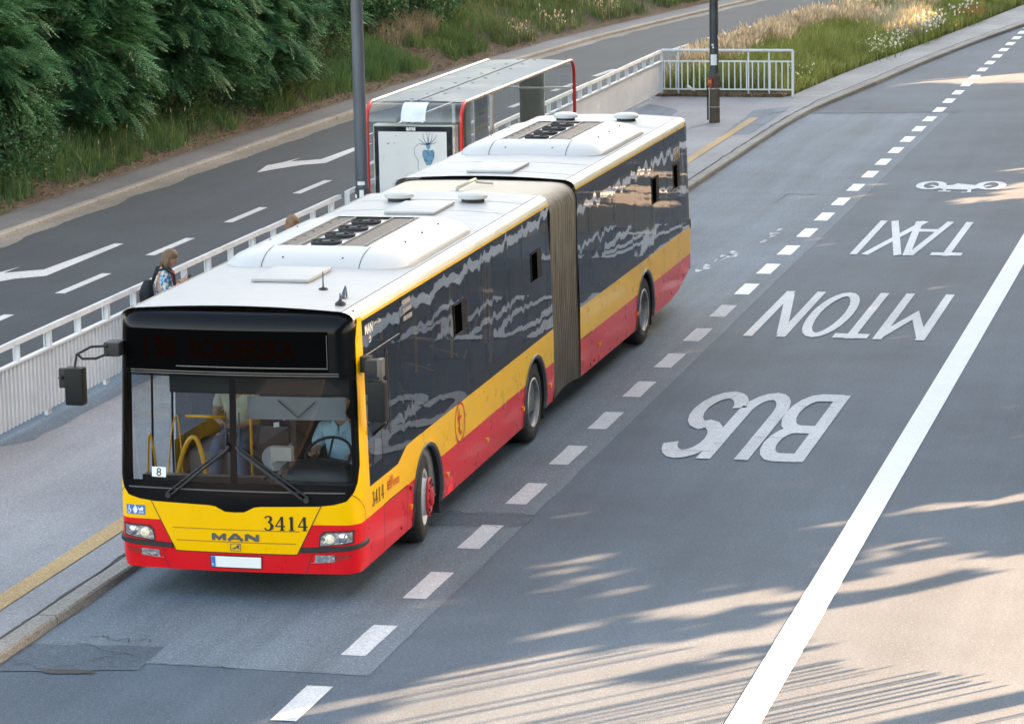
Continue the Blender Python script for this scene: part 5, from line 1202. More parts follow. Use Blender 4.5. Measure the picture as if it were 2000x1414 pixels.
for q in stroke([(1.27, 1.50), (1.27, 2.30), (1.30, 2.33), (1.33, 2.30), (1.33, 1.46)], .022): mb.patch(q, SD, 0, 0, .007)
for q in stroke([(1.0, 1.10), (1.0, 2.38)], .012): mb.patch(q, SD, 0, 0, .005)
mb.build('cab_window_frame', MATB, bus, fix=False)
mb = MB(); mb.patch([(1.02, 1.20), (1.30, 1.20), (1.34, 1.40), (1.10, 1.45)], SD, 0, 0, -.10); mb.patch([(.62, 1.26), (.70, 1.26), (.70, 1.29), (.62, 1.29)], SD, 0, 0, -.03); mb.build('paper_sheet', PAPER, bus, fix=False)
# kerb side doors and windows (seen through the windscreen)
for a, b, z in ((.55, 1.15, .45), (1.15, 1.75, .45), (5.0, 5.7, .45), (5.7, 6.4, .45)):
    MB().patch([(a + .03, z), (b - .03, z), (b - .03, 2.45), (a + .03, 2.45)], SK, 0, .3, 0).build('door_pane', CGL, bus, fix=False)
mb = MB()
for y in (.53, 1.15, 1.76, 5.0, 5.7, 6.4): mb.patch([(y - .035, .32), (y + .035, .32), (y + .035, 2.75), (y - .035, 2.75)], SK, 0, .2, .002)
for a, b in ((.5, 1.8), (5.0, 6.4)): mb.patch([(a, .30), (b, .30), (b, .45), (a, .45)], SK, 0, 0, .004); mb.patch([(a, 2.45), (b, 2.45), (b, 2.80), (a, 2.80)], SK, 0, .1, .004)
mb.build('door_frame', MATB, bus, fix=False)
for a, b, fn in ((1.85, 3.4, SK), (3.4, 4.95, SK), (6.45, 7.6, SK), (7.6, 8.85, SK), (10.4, 12.0, SKr), (12.0, 13.6, SKr), (13.6, 15.5, SKr), (15.5, 17.9, SKr)):
    MB().patch([(a, GB), (b, GB), (b, 2.80), (a, 2.80)], fn, 0, .2, 0).build('side_window', SGL, bus, fix=False)
# ---- roof
def roof(name, y0, y1, tf, y0c=None):
    prof = [(1.19, 2.80), (1.183, 2.82), (1.16, 2.85), (1.12, 2.872), (1.085, 2.880)]; m = MB(); ny = max(2, int((y1 - y0) / .5)); full = [(-x, z) for x, z in prof] + [(x, z) for x, z in prof[::-1]]
    V = []; yy = frange(y0, y1, .5)
    for y in yy:
        for x, z in full:
            V.append(tf(hw(2.80) / 1.19 * x if abs(x) > 1.15 else x, y, z))
    n = len(full)
    F2 = []; M2 = []
    for i in range(len(yy) - 1):
        for j in range(n - 1):
            if j == len(prof) - 1: continue
            F2.append((i * n + j, i * n + j + 1, (i + 1) * n + j + 1, (i + 1) * n + j))
    m.add(V, F2, 0); ct = m.build(name + '_edge' if False else 'roof_edge', CREAM, bus, smooth=True)
    m = MB(); nx = 12; V = []
    yy2 = frange(y0, y1, .25)
    for y in yy2:
        for j in range(nx + 1):
            x = -1.075 + 2.15 * j / nx; V.append(tf(x, y, 2.882 + .040 * (1 - (x / 1.075) ** 2)))
    m.add(V, [(i * (nx + 1) + j, i * (nx + 1) + j + 1, (i + 1) * (nx + 1) + j + 1, (i + 1) * (nx + 1) + j) for i in range(len(yy2) - 1) for j in range(nx)])
    m.build('roof', WHT, bus, smooth=True)
    m = MB()
    for sg in (-1, 1): 
        V = [tf(sg * x, y, z) for y in (y0, y1) for x, z in ((1.075, 2.880), (1.077, 2.868), (1.085, 2.868), (1.086, 2.881))]; m.add(V, [(0, 1, 5, 4), (1, 2, 6, 5), (2, 3, 7, 6)])
    m.build('roof_gutter', MATB, bus)
    m = MB()
    for x in (-.72, -.36, 0, .36, .72): m.patch([(x - .006, y0 + .02), (x + .006, y0 + .02), (x + .006, y1 - .02), (x - .006, y1 - .02)], lambda u, v, o: tf(u, v, 2.8845 + .04 * (1 - (u / 1.075) ** 2) + o), 0, 0, 0) if False else None
    return
roof('roof', .26, 8.85, lambda x, y, z: (x, y, z)); roof('roof', 10.40, 17.92, rear)
RS = pbr('roof_seam_grey', (.55, .55, .54), .5)
mb = MB()
for tf, ys_ in ((lambda x, y, z: (x, y, z), (7.2, 8.1)), (rear, (10.9, 11.9, 16.4))):
    for y in ys_: mb.patch([(-1.06, y), (1.06, y), (1.06, y + .03), (-1.06, y + .03)], lambda u, v, o: tf(u, v, 2.886 + .04 * (1 - (u / 1.075) ** 2) + o), .2, 0, 0)
mb.build('roof_seam', RS, bus, fix=False)
def rz(x): return 2.882 + .04 * (1 - (x / 1.075) ** 2)
def roof_hatch(y0, y1, tf):
    m = MB(); m.bbox(-.31, .31, y0, y1, 2.925, 2.957, .0085); o = m.tr(tf).build('roof_hatch', HATCH, bus, smooth=True, ang=30)
    m = MB(); m.box(-.29, .29, y0 + .02, y1 - .02, 2.90, 2.926); m.tr(tf).build('hatch_base', MATB, o); m = MB(); m.lathe([(0, .965), (.06, .963), (.07, .955)], (0, y1 - .08, 0), n=14); m.tr(tf).build('hatch_cap', HATCH, o, smooth=True)
idt = lambda x, y, z: (x, y, z)
roof_hatch(1.70, 2.55, idt); roof_hatch(6.75, 7.72, idt); roof_hatch(10.68, 11.62, rear)
def dome(x, y, tf):
    m = MB(); m.lathe([(0, 3.035), (.10, 3.033), (.16, 3.022), (.182, 3.0), (.182, 2.965), (.165, 2.955)], (x, y, 0), n=28); o = m.tr(tf).build('roof_vent', PODW, bus, smooth=True, ang=40)
    m = MB(); m.lathe([(.14, 2.956), (.14, rz(x) - .01)], (x, y, 0), n=20); m.tr(tf).build('vent_neck', MATB, o); 
for x in (-.465, .465): dome(x, 8.0, idt); dome(x, 17.05, rear)
def ac(y0, tf):
    """roof unit: rounded fairing with an open tray of fans"""
    y1 = y0 + 3.25; m = MB(); rings = []
    def outline(e, z):
        # rounded rectangle plan, e = inset
        X = 1.03 - e; Ya = y0 + e * 1.15; Yb = y1 - e * 1.1; r = max(.02, .42 - e * .5); pts = []
        for cx, cy, a0 in ((X - r, Yb - r, 0), (-X + r, Yb - r, 90), (-X + r, Ya + r, 180), (X - r, Ya + r, 270)):
            for k in range(9): a = R_(a0 + 90 * k / 8); pts.append((cx + r * math.cos(a), cy + r * math.sin(a), z))
        return pts
    lv = [(0, 2.885), (.0, 2.905), (.03, 2.945), (.09, 2.99), (.18, 3.03), (.30, 3.058), (.42, 3.072)]
    V = []; n = 36
    for e, z in lv: V += outline(e, z)
    m.add(V, [(i * n + j, i * n + (j + 1) % n, (i + 1) * n + (j + 1) % n, (i + 1) * n + j) for i in range(len(lv) - 1) for j in range(n)])
    # flat top with a rectangular opening
    top = outline(*lv[-1]); TX0, TX1, TY0, TY1 = -.50, .50, y0 + .50, y0 + 2.72
    inner = [(TX1, TY1), (TX0, TY1), (TX0, TY0), (TX1, TY0)]
    bb = len(m.v); m.v += [(x, y, 3.076) for x, y in inner]; b0 = (len(lv) - 1) * n
    for q in range(4):
        for k in range(8): m.f.append((b0 + q * 9 + k, b0 + q * 9 + k + 1, bb + q)); m.m.append(0)
        j = (q * 9 + 8); m.f.append((b0 + j, b0 + (j + 1) % n, bb + (q + 1) % 4, bb + q)); m.m.append(0)
    pod = m.tr(tf).build('roof_unit', PODW, bus, smooth=True, ang=40)
    m = MB(); m.box(TX0 - .0, TX1 + .0, TY0, TY1, 3.03, 3.05); m.tr(tf).build('tray', ALU, pod)
    m = MB()
    for xa, xb in ((-.485, -.30), (.20, .42)): m.box(xa, xb, TY0 + .03, TY1 - .03, 3.052, 3.066)
    m.tr(tf).build('mesh_panel', pbr('mesh_brown', (.15, .115, .095), .6, metal=.3, var=.25, bmp=.6, bs=150), pod)
    m = MB()
    for x in (-.49, -.275, .17, .44, .48): m.box(x - .008, x + .008, TY0 + .01, TY1 - .01, 3.052, 3.076)
    for k in range(7):
        for x in (-.44, .46): m.box(x - .02, x + .02, TY0 + .1 + k * .33, TY0 + .115 + k * .33, 3.067, 3.08)
    m.tr(tf).build('tray_rail', pbr('rail_grey', (.22, .21, .20), .5), pod)
    for k in range(4):
        cy = TY0 + .30 + k * .52; m = MB(); m.lathe([(.168, 3.052), (.175, 3.085), (.162, 3.092), (.155, 3.06)], (-.05, cy, 0), n=24)
        m.lathe([(.115, 3.075), (.12, 3.083), (.108, 3.083), (.105, 3.075)], (-.05, cy, 0), n=20); m.lathe([(0, 3.088), (.05, 3.086), (.055, 3.07)], (-.05, cy, 0), n=14)
        for q in range(6): a = q * PI / 3 + .3; m.tube([(-.05 + .04 * math.cos(a), cy + .04 * math.sin(a), 3.082), (-.05 + .16 * math.cos(a), cy + .16 * math.sin(a), 3.082)], .006, 5)
        f = m.tr(tf).build('fan', MATB, pod, smooth=True, ang=40)
        m = MB(); m.lathe([(0, 3.056), (.152, 3.056)], (-.05, cy, 0), n=20)
        m.tr(tf); m.v = m.v; m.build('fan_well', MATS['hole_black'], pod)
    # front cover plate with seams and feet
    m = MB()
    for x in (-.54, .54):
        pts = []
        for e, z in lv: pts.append((x, y0 + e * 1.15 - .0, z))
        for a, b in zip(pts[:-1], pts[1:]):
            m.add([(x - .004, a[1] - .003, a[2] + .002), (x + .004, a[1] - .003, a[2] + .002), (x + .004, b[1] - .003, b[2] + .003), (x - .004, b[1] - .003, b[2] + .003)], [(0, 1, 2, 3)])
    m.box(-.54, .54, y0 - .012, y0 + .01, 2.888, 2.903)
    for x, y in ((-.33, y0 + .12), (.33, y0 + .12), (-.75, y0 + 1.0), (.78, y0 + 1.0), (.78, y0 + 1.7), (.78, y0 + 2.4), (-.75, y0 + 2.0), (.62, y0 + .6), (-.62, y0 + .6)): m.box(x - .008, x + .008, y - .008, y + .008, 3.0, 3.062 if abs(x) > .5 else 3.01)
    m.tr(tf).build('cover_seam', pbr('seam_black', (.03, .03, .03), .6), pod)
ac(2.74, idt); ac(12.72, rear)
# antennas
MB().lathe([(.05, 2.915), (.045, 2.925), (.012, 2.935), (.008, 2.95), (.004, 3.10), (0, 3.10)], (.56, 1.38, 0), n=12).build('antenna', MATB, bus, smooth=True)
MB().lathe([(.055, 2.895), (.05, 2.915), (.02, 2.935), (.008, 2.96), (.006, 3.01), (0, 3.01)], (.97, .60, 0), n=16).build('antenna', MATB, bus, smooth=True)
mb = MB(); V = []
for k in range(7):
    t_ = k / 6; z = 2.90 + .11 * t_; hl_ = .065 * (1 - t_) ** .6 + .006; yc = 1.0 + .06 * t_; hx_ = .03 * (1 - t_) ** .8 + .004
    for a in range(10): V.append((.89 + hx_ * math.cos(a * PI / 5), yc + hl_ * math.sin(a * PI / 5), z))
mb.add(V, [(i * 10 + j, i * 10 + (j + 1) % 10, (i + 1) * 10 + (j + 1) % 10, (i + 1) * 10 + j) for i in range(6) for j in range(10)]); mb.build('shark_fin', pbr('fin_blue', (.03, .06, .10), .25, coat=.5), bus, smooth=True)
# ---- bellows
BEL = bpy.data.materials.new('bellows_fabric'); n_, o_ = nodes_of(BEL); co_ = texco(n_, (6, 1, .7)); f_ = noise_n(n_, co_, 3, 5, .6); g_ = noise_n(n_, texco(n_, (1, 30, .4)), 2, 3)
c_ = ramp(n_, f_, [(.3, (.13, .098, .07)), (.55, (.24, .19, .14)), (.75, (.36, .30, .235))]); c_ = mixc(n_, 0.5, c_, ramp(n_, g_, [(.35, (.10, .075, .055)), (.65, (.36, .295, .23))]))
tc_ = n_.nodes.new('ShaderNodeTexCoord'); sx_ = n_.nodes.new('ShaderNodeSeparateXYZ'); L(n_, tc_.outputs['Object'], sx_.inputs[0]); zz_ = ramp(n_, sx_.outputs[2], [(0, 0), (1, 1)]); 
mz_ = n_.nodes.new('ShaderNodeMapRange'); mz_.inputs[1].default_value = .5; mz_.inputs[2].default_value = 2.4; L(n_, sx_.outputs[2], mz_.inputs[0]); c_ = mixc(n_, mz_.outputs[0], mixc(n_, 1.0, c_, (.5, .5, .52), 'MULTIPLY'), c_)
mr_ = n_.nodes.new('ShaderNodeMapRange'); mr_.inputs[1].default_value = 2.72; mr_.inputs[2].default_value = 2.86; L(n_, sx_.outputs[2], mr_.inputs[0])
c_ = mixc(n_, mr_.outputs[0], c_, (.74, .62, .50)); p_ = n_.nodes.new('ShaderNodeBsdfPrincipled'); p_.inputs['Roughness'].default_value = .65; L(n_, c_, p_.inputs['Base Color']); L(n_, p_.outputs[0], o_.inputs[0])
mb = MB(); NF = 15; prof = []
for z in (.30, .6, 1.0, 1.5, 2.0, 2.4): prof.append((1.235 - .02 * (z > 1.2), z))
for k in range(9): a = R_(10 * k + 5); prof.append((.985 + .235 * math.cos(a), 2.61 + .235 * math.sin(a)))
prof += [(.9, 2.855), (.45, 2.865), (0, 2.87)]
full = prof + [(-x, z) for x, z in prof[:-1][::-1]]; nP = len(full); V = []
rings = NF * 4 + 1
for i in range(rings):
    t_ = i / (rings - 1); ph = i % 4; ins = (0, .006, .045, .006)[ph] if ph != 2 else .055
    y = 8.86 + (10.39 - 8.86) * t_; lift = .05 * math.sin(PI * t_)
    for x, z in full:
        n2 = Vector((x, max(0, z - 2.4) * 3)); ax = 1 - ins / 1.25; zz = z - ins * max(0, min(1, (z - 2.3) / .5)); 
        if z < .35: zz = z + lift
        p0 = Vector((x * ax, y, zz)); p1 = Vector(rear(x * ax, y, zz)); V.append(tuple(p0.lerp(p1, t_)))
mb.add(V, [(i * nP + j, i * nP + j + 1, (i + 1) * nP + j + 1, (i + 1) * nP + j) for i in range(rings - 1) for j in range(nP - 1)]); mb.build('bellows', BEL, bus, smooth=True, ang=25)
mb = MB()
for y, tf in ((8.855, idt), (10.392, rear)):
    for (xa, za), (xb, zb) in zip(full[:-1], full[1:]):
        k0 = lambda x, z, e: (x * (1 + e / 1.25), z + e * (z > 2.5))
        A = k0(xa, za, .012); B = k0(xb, zb, .012); C = k0(xb, zb, -.05); D = k0(xa, za, -.05)
        mb.add([tf(A[0], y - .012, A[1]), tf(B[0], y - .012, B[1]), tf(B[0], y + .012, B[1]), tf(A[0], y + .012, A[1])], [(0, 1, 2, 3)])
        mb.add([tf(A[0], y, A[1]), tf(B[0], y, B[1]), tf(C[0], y, C[1]), tf(D[0], y, D[1])], [(0, 1, 2, 3)])
mb.build('bellows_frame', MATB, bus)
mb = MB(); mb.tube([(.02, 8.95, 2.90), (.02, 8.97, 2.95), (.05, 9.5, 2.96), (.06, 9.75, 2.96)], .022, 8); mb.tube([(.06, 9.75, 2.96), (.06, 9.78, 2.92), (.28, 9.8, 2.90)], .015, 8); mb.tube([(-.06, 8.95, 2.905), (.12, 8.95, 2.905)], .012, 6); mb.build('roof_pipe', HATCH, bus, smooth=True)
# ---- wheels and arches
def wheel(x, y, tf, kind, steer=0.0, side=1):
    w0 = empty('wheel'); w0.parent = bus; p = tf(x, y, .48); w0.location = p; w0.rotation_euler = (0, 0, steer + (PI if side < 0 else 0) - (RA if tf is rear else 0))
    R0 = .48; Wt = .275
    MB().lathe([(.295, -Wt), (.33, -Wt - .005), (.44, -Wt + .004), (.47, -Wt + .03), (.48, -Wt + .07), (.48, -.07), (.468, -.022), (.44, .0), (.42, .006), (.36, .010), (.32, .004), (.298, -.02)], (0, 0, 0), 'x', 44).build('tyre', RUB, w0, smooth=True, ang=50)
    if kind == 'front':
        MB().lathe([(.298, -.02), (.303, -.004), (.292, .003), (.282, -.005), (.27, -.03), (.235, -.075), (.22, -.07), (.20, -.01), (.19, .035), (.185, .045), (.15, .045)], (0, 0, 0), 'x', 40).build('rim', RIMW, w0, smooth=True, ang=40)
        MB().lathe([(.205, .035), (.21, .05), (.205, .062), (.15, .066), (.14, .055), (.10, .052), (.095, .085), (.07, .095), (0, .095)], (0, 0, 0), 'x', 32).build('hub', HUBR, w0, smooth=True, ang=35)
        m = MB()
        for k in range(10): a = k * PI / 5; m.lathe([(.0, .078), (.016, .078), (.018, .05)], (0, .175 * math.cos(a), .175 * math.sin(a)), 'x', 6)
        m.build('wheel_nuts', MATB, w0)
    else:
        MB().lathe([(.298, -.02), (.303, -.004), (.292, .003), (.28, -.006), (.268, -.05), (.262, -.12), (.245, -.155), (.18, -.165), (.16, -.15), (.12, -.14), (.11, -.06), (.09, -.045), (0, -.045)], (0, 0, 0), 'x', 40).build('rim', STEEL, w0, smooth=True, ang=40)
        MB().lathe([(.304, -.01), (.309, .004), (.296, .010), (.284, .002)], (0, 0, 0), 'x', 40).build('rim_ring', ALU, w0, smooth=True)
    return w0
wheel(1.21, 2.70, idt, 'front', .14); wheel(1.22, 7.805, idt, 'rear'); wheel(1.22, 14.575, rear, 'rear')
wheel(-1.21, 2.70, idt, 'front', .14, -1); wheel(-1.22, 7.805, idt, 'rear', 0, -1); wheel(-1.22, 14.575, rear, 'rear', 0, -1)
for yc, tf in ((2.70, idt), (7.805, idt), (14.575, rear)):
    for sg in (1, -1):
        pts = [(yc - AR, .30), (yc - AR, .46)] + [(yc - AR * math.cos(R_(a)), .46 + AR * math.sin(R_(a))) for a in range(8, 176, 8)] + [(yc + AR, .46), (yc + AR, .30)]
        m = MB(); n = len(pts); V = []
        for y, z in pts:
            dy, dz = (y - yc), z - .46; l_ = math.hypot(dy, max(dz, 0)) or 1; uy, uz = (dy / l_, max(dz, 0) / l_) if z > .46 else (math.copysign(1, dy), 0)
            for k, (e, o) in enumerate(((.022, .002), (.018, .016), (-.018, .009), (-.03, -.02))): V.append(tf(sg * (hw(z) + o), y + uy * e, z + uz * e))
        m.add(V, [(4 * i + j, 4 * i + j + 1, 4 * i + 5 + j, 4 * i + 4 + j) for i in range(n - 1) for j in range(3)]); m.build('arch_trim', pbr('arch_grey', (.05, .052, .056), .35, coat=.3), bus, smooth=True, ang=40)
        m = MB(); V = []
        for y, z in pts: V += [tf(sg * (hw(z) - .005), y, z), tf(sg * .72, y, z)]
        m.add(V, [(2 * i, 2 * i + 1, 2 * i + 3, 2 * i + 2) for i in range(n - 1)]); m.add([tf(sg * .72, y, z) for y, z in pts], [tuple(range(n))]); m.build('wheel_arch', DARK, bus)
        m = MB(); m.box(-.3, 0, -.008, .008, 0, .24); m.v = [tf(sg * (1.2 + x) if True else 0, yc + AR + .03 + y, .16 + z) for x, y, z in m.v]; m.build('mud_flap', RUB, bus)
mb = MB(); mb.box(-1.15, 1.15, .45, 2.05, .32, .36); mb.box(-.71, .71, 2.05, 3.35, .32, .36); mb.box(-1.15, 1.15, 3.35, 7.15, .30, .36); mb.box(-.71, .71, 7.15, 8.45, .32, .36); mb.box(-1.15, 1.15, 8.45, 10.3, .34, .38); mb.box(-.6, .6, .6, 10.2, .2, .30); mb.build('underbody', MATB, bus)
mb = MB(); mb.box(-1.15, 1.15, 10.5, 13.9, .30, .36); mb.box(-.71, .71, 13.9, 15.25, .32, .36); mb.box(-1.15, 1.15, 15.25, 17.0, .33, .4); mb.box(-.6, .6, 10.6, 16.5, .2, .29); mb.tr(rear).build('underbody', MATB, bus)
# rear lamps
mb = MB(); mb.bbox(1.17, 1.24, 17.93, 18.0, .95, 1.15, .01); mb.bbox(1.17, 1.24, 17.93, 18.01, .72, .84, .01); mb.tr(rear).build('tail_lamp', LENS, bus)
mb = MB(); mb.bbox(1.17, 1.25, 17.92, 18.02, 1.16, 1.32, .01); mb.bbox(1.17, 1.24, 17.93, 18.0, .55, .60, .01); mb.tr(rear).build('tail_bracket', MATB, bus)
# ---- interior
mb = MB(); mb.box(-1.18, 1.18, .45, 8.8, .365, .38); mb.box(-1.16, 1.16, .5, 8.8, 2.74, 2.76); mb.box(.3, 1.17, 2.03, 3.38, .38, 1.05); mb.box(-1.17, -.5, 2.03, 3.38, .38, 1.05); mb.box(.5, 1.17, 7.1, 8.6, .38, .9); mb.box(-1.17, -.5, 7.1, 8.6, .38, .9)
mb.build('interior_floor', INTG, bus)
mb = MB(); mb.box(-1.16, 1.16, 10.5, 17.8, .42, .44); mb.box(-1.12, 1.12, 10.5, 17.8, 2.74, 2.76); mb.box(-1.14, 1.14, 15.2, 17.8, .44, 1.1); mb.tr(rear).build('interior_floor', INTG, bus)
mb = MB(); mb.box(-1.15, 1.15, .52, .56, 2.28, 2.73); mb.box(-1.0, 1.1, .30, .56, 2.24, 2.27); mb.bbox(-.75, 1.12, .33, .55, 2.02, 2.24, .02); mb.build('display_box', DARK, bus)
# dashboard
mb = MB(); V = []; nx, nv = 18, 10
for i in range(nx + 1):
    s = -1 + 2 * i / nx; x = .69 + .43 * s
    for j in range(nv + 1):
        t_ = j / nv; a = PI * t_; V.append((x, .62 - .20 * math.cos(a) * (1 - .3 * abs(s) ** 3), 1.13 + .20 * math.sin(a) * max(0, 1 - abs(s) ** 3.0) ** .5))
mb.add(V, [(i * (nv + 1) + j, i * (nv + 1) + j + 1, (i + 1) * (nv + 1) + j + 1, (i + 1) * (nv + 1) + j) for i in range(nx) for j in range(nv)]); mb.bbox(.18, 1.15, .40, .95, .75, 1.14, .03); mb.box(-1.1, .18, .42, .52, .5, 1.16); mb.build('dashboard', pbr('dash_black', (.018, .019, .021), .4, var=.2), bus, smooth=True, ang=40)
mb = MB(); mb.bbox(.20, .42, .58, .68, 1.30, 1.44, .012); mb.tube([(.22, .6, 1.2), (.20, .6, 1.28), (.3, .62, 1.31)], .012, 6); mb.build('ticket_unit', pbr('unit_grey', (.55, .53, .50), .35), bus)
mb = MB(); mb.lathe([(0, 0), (.13, 0), (.13, .02), (0, .02)], (.20, .70, 1.30), 'y', 20); mb.build('ticket_disc', pbr('disc_grey', (.35, .38, .42), .3), bus)
sw = MB(); Mx = Matrix.Rotation(R_(38), 3, 'X')
sw.tube([Mx @ Vector((.235 * math.cos(a * PI / 14), .235 * math.sin(a * PI / 14), 0)) + Vector((.74, .80, 1.33)) for a in range(29)], .015, 8, cap=False)
for a in (200, 340, 90): sw.tube([(.74, .80, 1.30), Mx @ Vector((.23 * math.cos(R_(a)), .23 * math.sin(R_(a)), 0)) + Vector((.74, .80, 1.33))], .012, 6)
sw.tube([(.74, .80, 1.30), (.74, .72, 1.1)], .03, 8); sw.build('steering_wheel', MATB, bus, smooth=True)
mb = MB(); mb.bbox(.48, .98, 1.45, 1.58, .95, 1.95, .05); mb.bbox(.48, .98, 1.05, 1.55, .80, .92, .04); mb.bbox(.62, .84, 1.46, 1.56, 1.97, 2.15, .04); mb.build('driver_seat', pbr('seat_dark', (.018, .022, .03), .8), bus)
mb = MB(); mb.box(.24, .27, 1.15, 1.95, .38, 2.2); mb.box(.27, 1.15, 1.93, 1.96, .38, 2.3); mb.build('cab_wall', DARK, bus)
mb = MB(); mb.box(.30, .34, 1.0, 1.012, 1.0, 2.4); mb.build('cab_pole', MATB, bus)
mb = MB(); 
for q in stroke([(.16, 1.62), (.36, 1.66)], .045): mb.patch(q, lambda u, v, o: (u, 1.148, v), 0, 0, 0)
mb.patch([(.06, 1.52), (.12, 1.53), (.12, 1.58), (.06, 1.57)], lambda u, v, o: (u, 1.147, v), 0, 0, 0); mb.build('cab_label', PAPER, bus, fix=False)
# sun visor
mb = MB(); mb.patch([(.10, 1.94), (1.09, 1.94), (1.09, 2.11), (.10, 2.11)], lambda u, v, o: (u, .22 + .05 * u * u, 1.80 + (v - 1.94) * 1.35), .15, 0, 0); mb.build('sun_visor', pbr('visor_grey', (.20, .23, .25), .6, em=((.2, .23, .25), .0)), bus, fix=False)
mb = MB(); mb.tube([(.42, .20, 2.00), (.62, .205, 1.83), (.80, .21, 1.99)], .006, 6); mb.build('visor_rod', MATB, bus)
# grab rails
def railp(pts, r=.017, nm='handrail'): return MB().tube(pts, r, 8).build(nm, RAILY, bus, smooth=True)
def archp(x0, x1, y, z0, z1, lean=0.0, w_=.5, rr=.016):
    pts = [(x0, y, z0)]
    for k in range(1, 14): t_ = k / 14; pts.append((x0 + (x1 - x0) * (t_ ** 1.0), y + lean * t_, z0 + (z1 - z0) * math.sin(PI * min(.5, t_ * .5 / w_) if t_ < w_ else PI * (.5 + .5 * (t_ - w_) / (1 - w_))) ** .7))
    return pts + [(x1, y + lean, z0)]
railp(archp(-.92, -.55, .85, .80, 1.46, 0, .62), .026); railp(archp(-1.10, -.93, 1.15, .85, 1.62, 0, .75), .0085); railp(archp(-1.17, -1.06, .75, .85, 1.50, 0, .35), .013)
railp([(-1.15, 1.9, 1.45), (-.7, 1.9, 1.45)]); railp([(-.45, 1.95, .4), (-.45, 1.95, 2.7)], .016); railp([(.05, 1.95, 1.0), (.12, 1.95, 1.45), (.3, 1.95, 1.5), (.36, 1.95, 1.0)], .016)
for y in (3.5, 4.9, 6.5): railp([(.55, y, .4), (.55, y, 2.7)]); railp([(-.55, y + .3, .4), (-.55, y + .3, 2.7)])
for y in (3.0, 4.2, 5.2, 6.3): railp([(1.1, y, 1.15), (.95, y, 1.55), (.6, y + .1, 1.62)], .009)
railp([(1.05, 5.0, .5), (1.05, 5.1, 1.5), (1.05, 5.9, 1.95)], .009); railp([(1.0, 6.6, .5), (1.0, 6.6, 2.6)], .022); railp([(.9, 6.75, .5), (.9, 6.75, 2.6)], .022)
for y in (11.6, 13.2): o = MB().tube([(.8, y, .5), (.8, y, 2.7)], .018, 8).tr(rear).build('handrail', RAILY, bus, smooth=True)
SEATB = pbr('seat_blue', (.03, .05, .12), .8, var=.3, vs=20)
def seat(x, y, z, tf):
    m = MB(); m.bbox(x - .21, x + .21, y, y + .42, z, z + .07, .03); m.bbox(x - .21, x + .21, y + .38, y + .46, z + .05, z + .72, .03); m.tr(tf).build('seat', SEATB, bus)
for x, y, z, tf in ((.75, 2.3, 1.05, idt), (.9, 3.7, .82, idt), (.9, 4.6, .82, idt), (.9, 5.6, .82, idt), (.9, 7.6, .95, idt), (-.85, 3.7, .82, idt), (-.85, 7.6, .95, idt), (.9, 11.4, .85, rear), (.9, 12.6, .85, rear), (.9, 13.8, 1.0, rear), (-.85, 12.6, .85, rear)): seat(x, y, z, tf)
# ---- mirrors
mr = empty('mirror'); mr.parent = bus
MB().bbox(-1.66, -1.47, -.17, -.03, 1.96, 2.34, .03).build('mirror_housing', pbr('mirror_grey', (.010, .012, .015), .5, coat=0, spec=.25), mr, smooth=True, ang=40)
m = MB(); m.bbox(-1.745, -1.662, -.10, -.03, 2.12, 2.32, .02); m.lathe([(0, 0), (.025, 0), (.02, -.03), (0, -.035)], (-1.715, -.10, 2.23), 'y', 10); m.build('side_mirror_unit', MATB, mr, smooth=True, ang=40)
m = MB(); m.bbox(-1.32, -1.16, .06, .26, 2.42, 2.56, .012); m.tube([(-1.28, .05, 2.53), (-1.42, -.02, 2.53), (-1.55, -.08, 2.46), (-1.57, -.1, 2.33)], .013, 8); m.tube([(-1.28, .05, 2.45), (-1.38, .0, 2.41), (-1.50, -.06, 2.415), (-1.535, -.08, 2.46)], .013, 8); m.build('mirror_arm', MATB, mr, smooth=True, ang=40)
mr = empty('mirror'); mr.parent = bus
MB().bbox(1.325, 1.51, .22, .34, 1.80, 2.205, .03).build('mirror_housing', MATS['mirror_grey'], mr, smooth=True, ang=40)
m = MB(); m.bbox(1.20, 1.32, .38, .50, 2.26, 2.42, .012); m.bbox(1.30, 1.42, .26, .40, 2.26, 2.41, .02); m.build('mirror_mount', MATB, mr, smooth=True, ang=40)
m = MB(); m.bbox(1.42, 1.475, .26, .38, 2.24, 2.42, .015); m.tube([(1.45, .31, 2.26), (1.45, .31, 2.19)], .02, 8); m.build('mirror_arm', pbr('arm_grey', (.12, .11, .105), .45), mr, smooth=True, ang=40)
MB().tube([(1.40, .32, 1.80), (1.43, .50, 1.74), (1.27, .62, 1.60)], .016, 8).build('mirror_stay', MATB, mr, smooth=True)

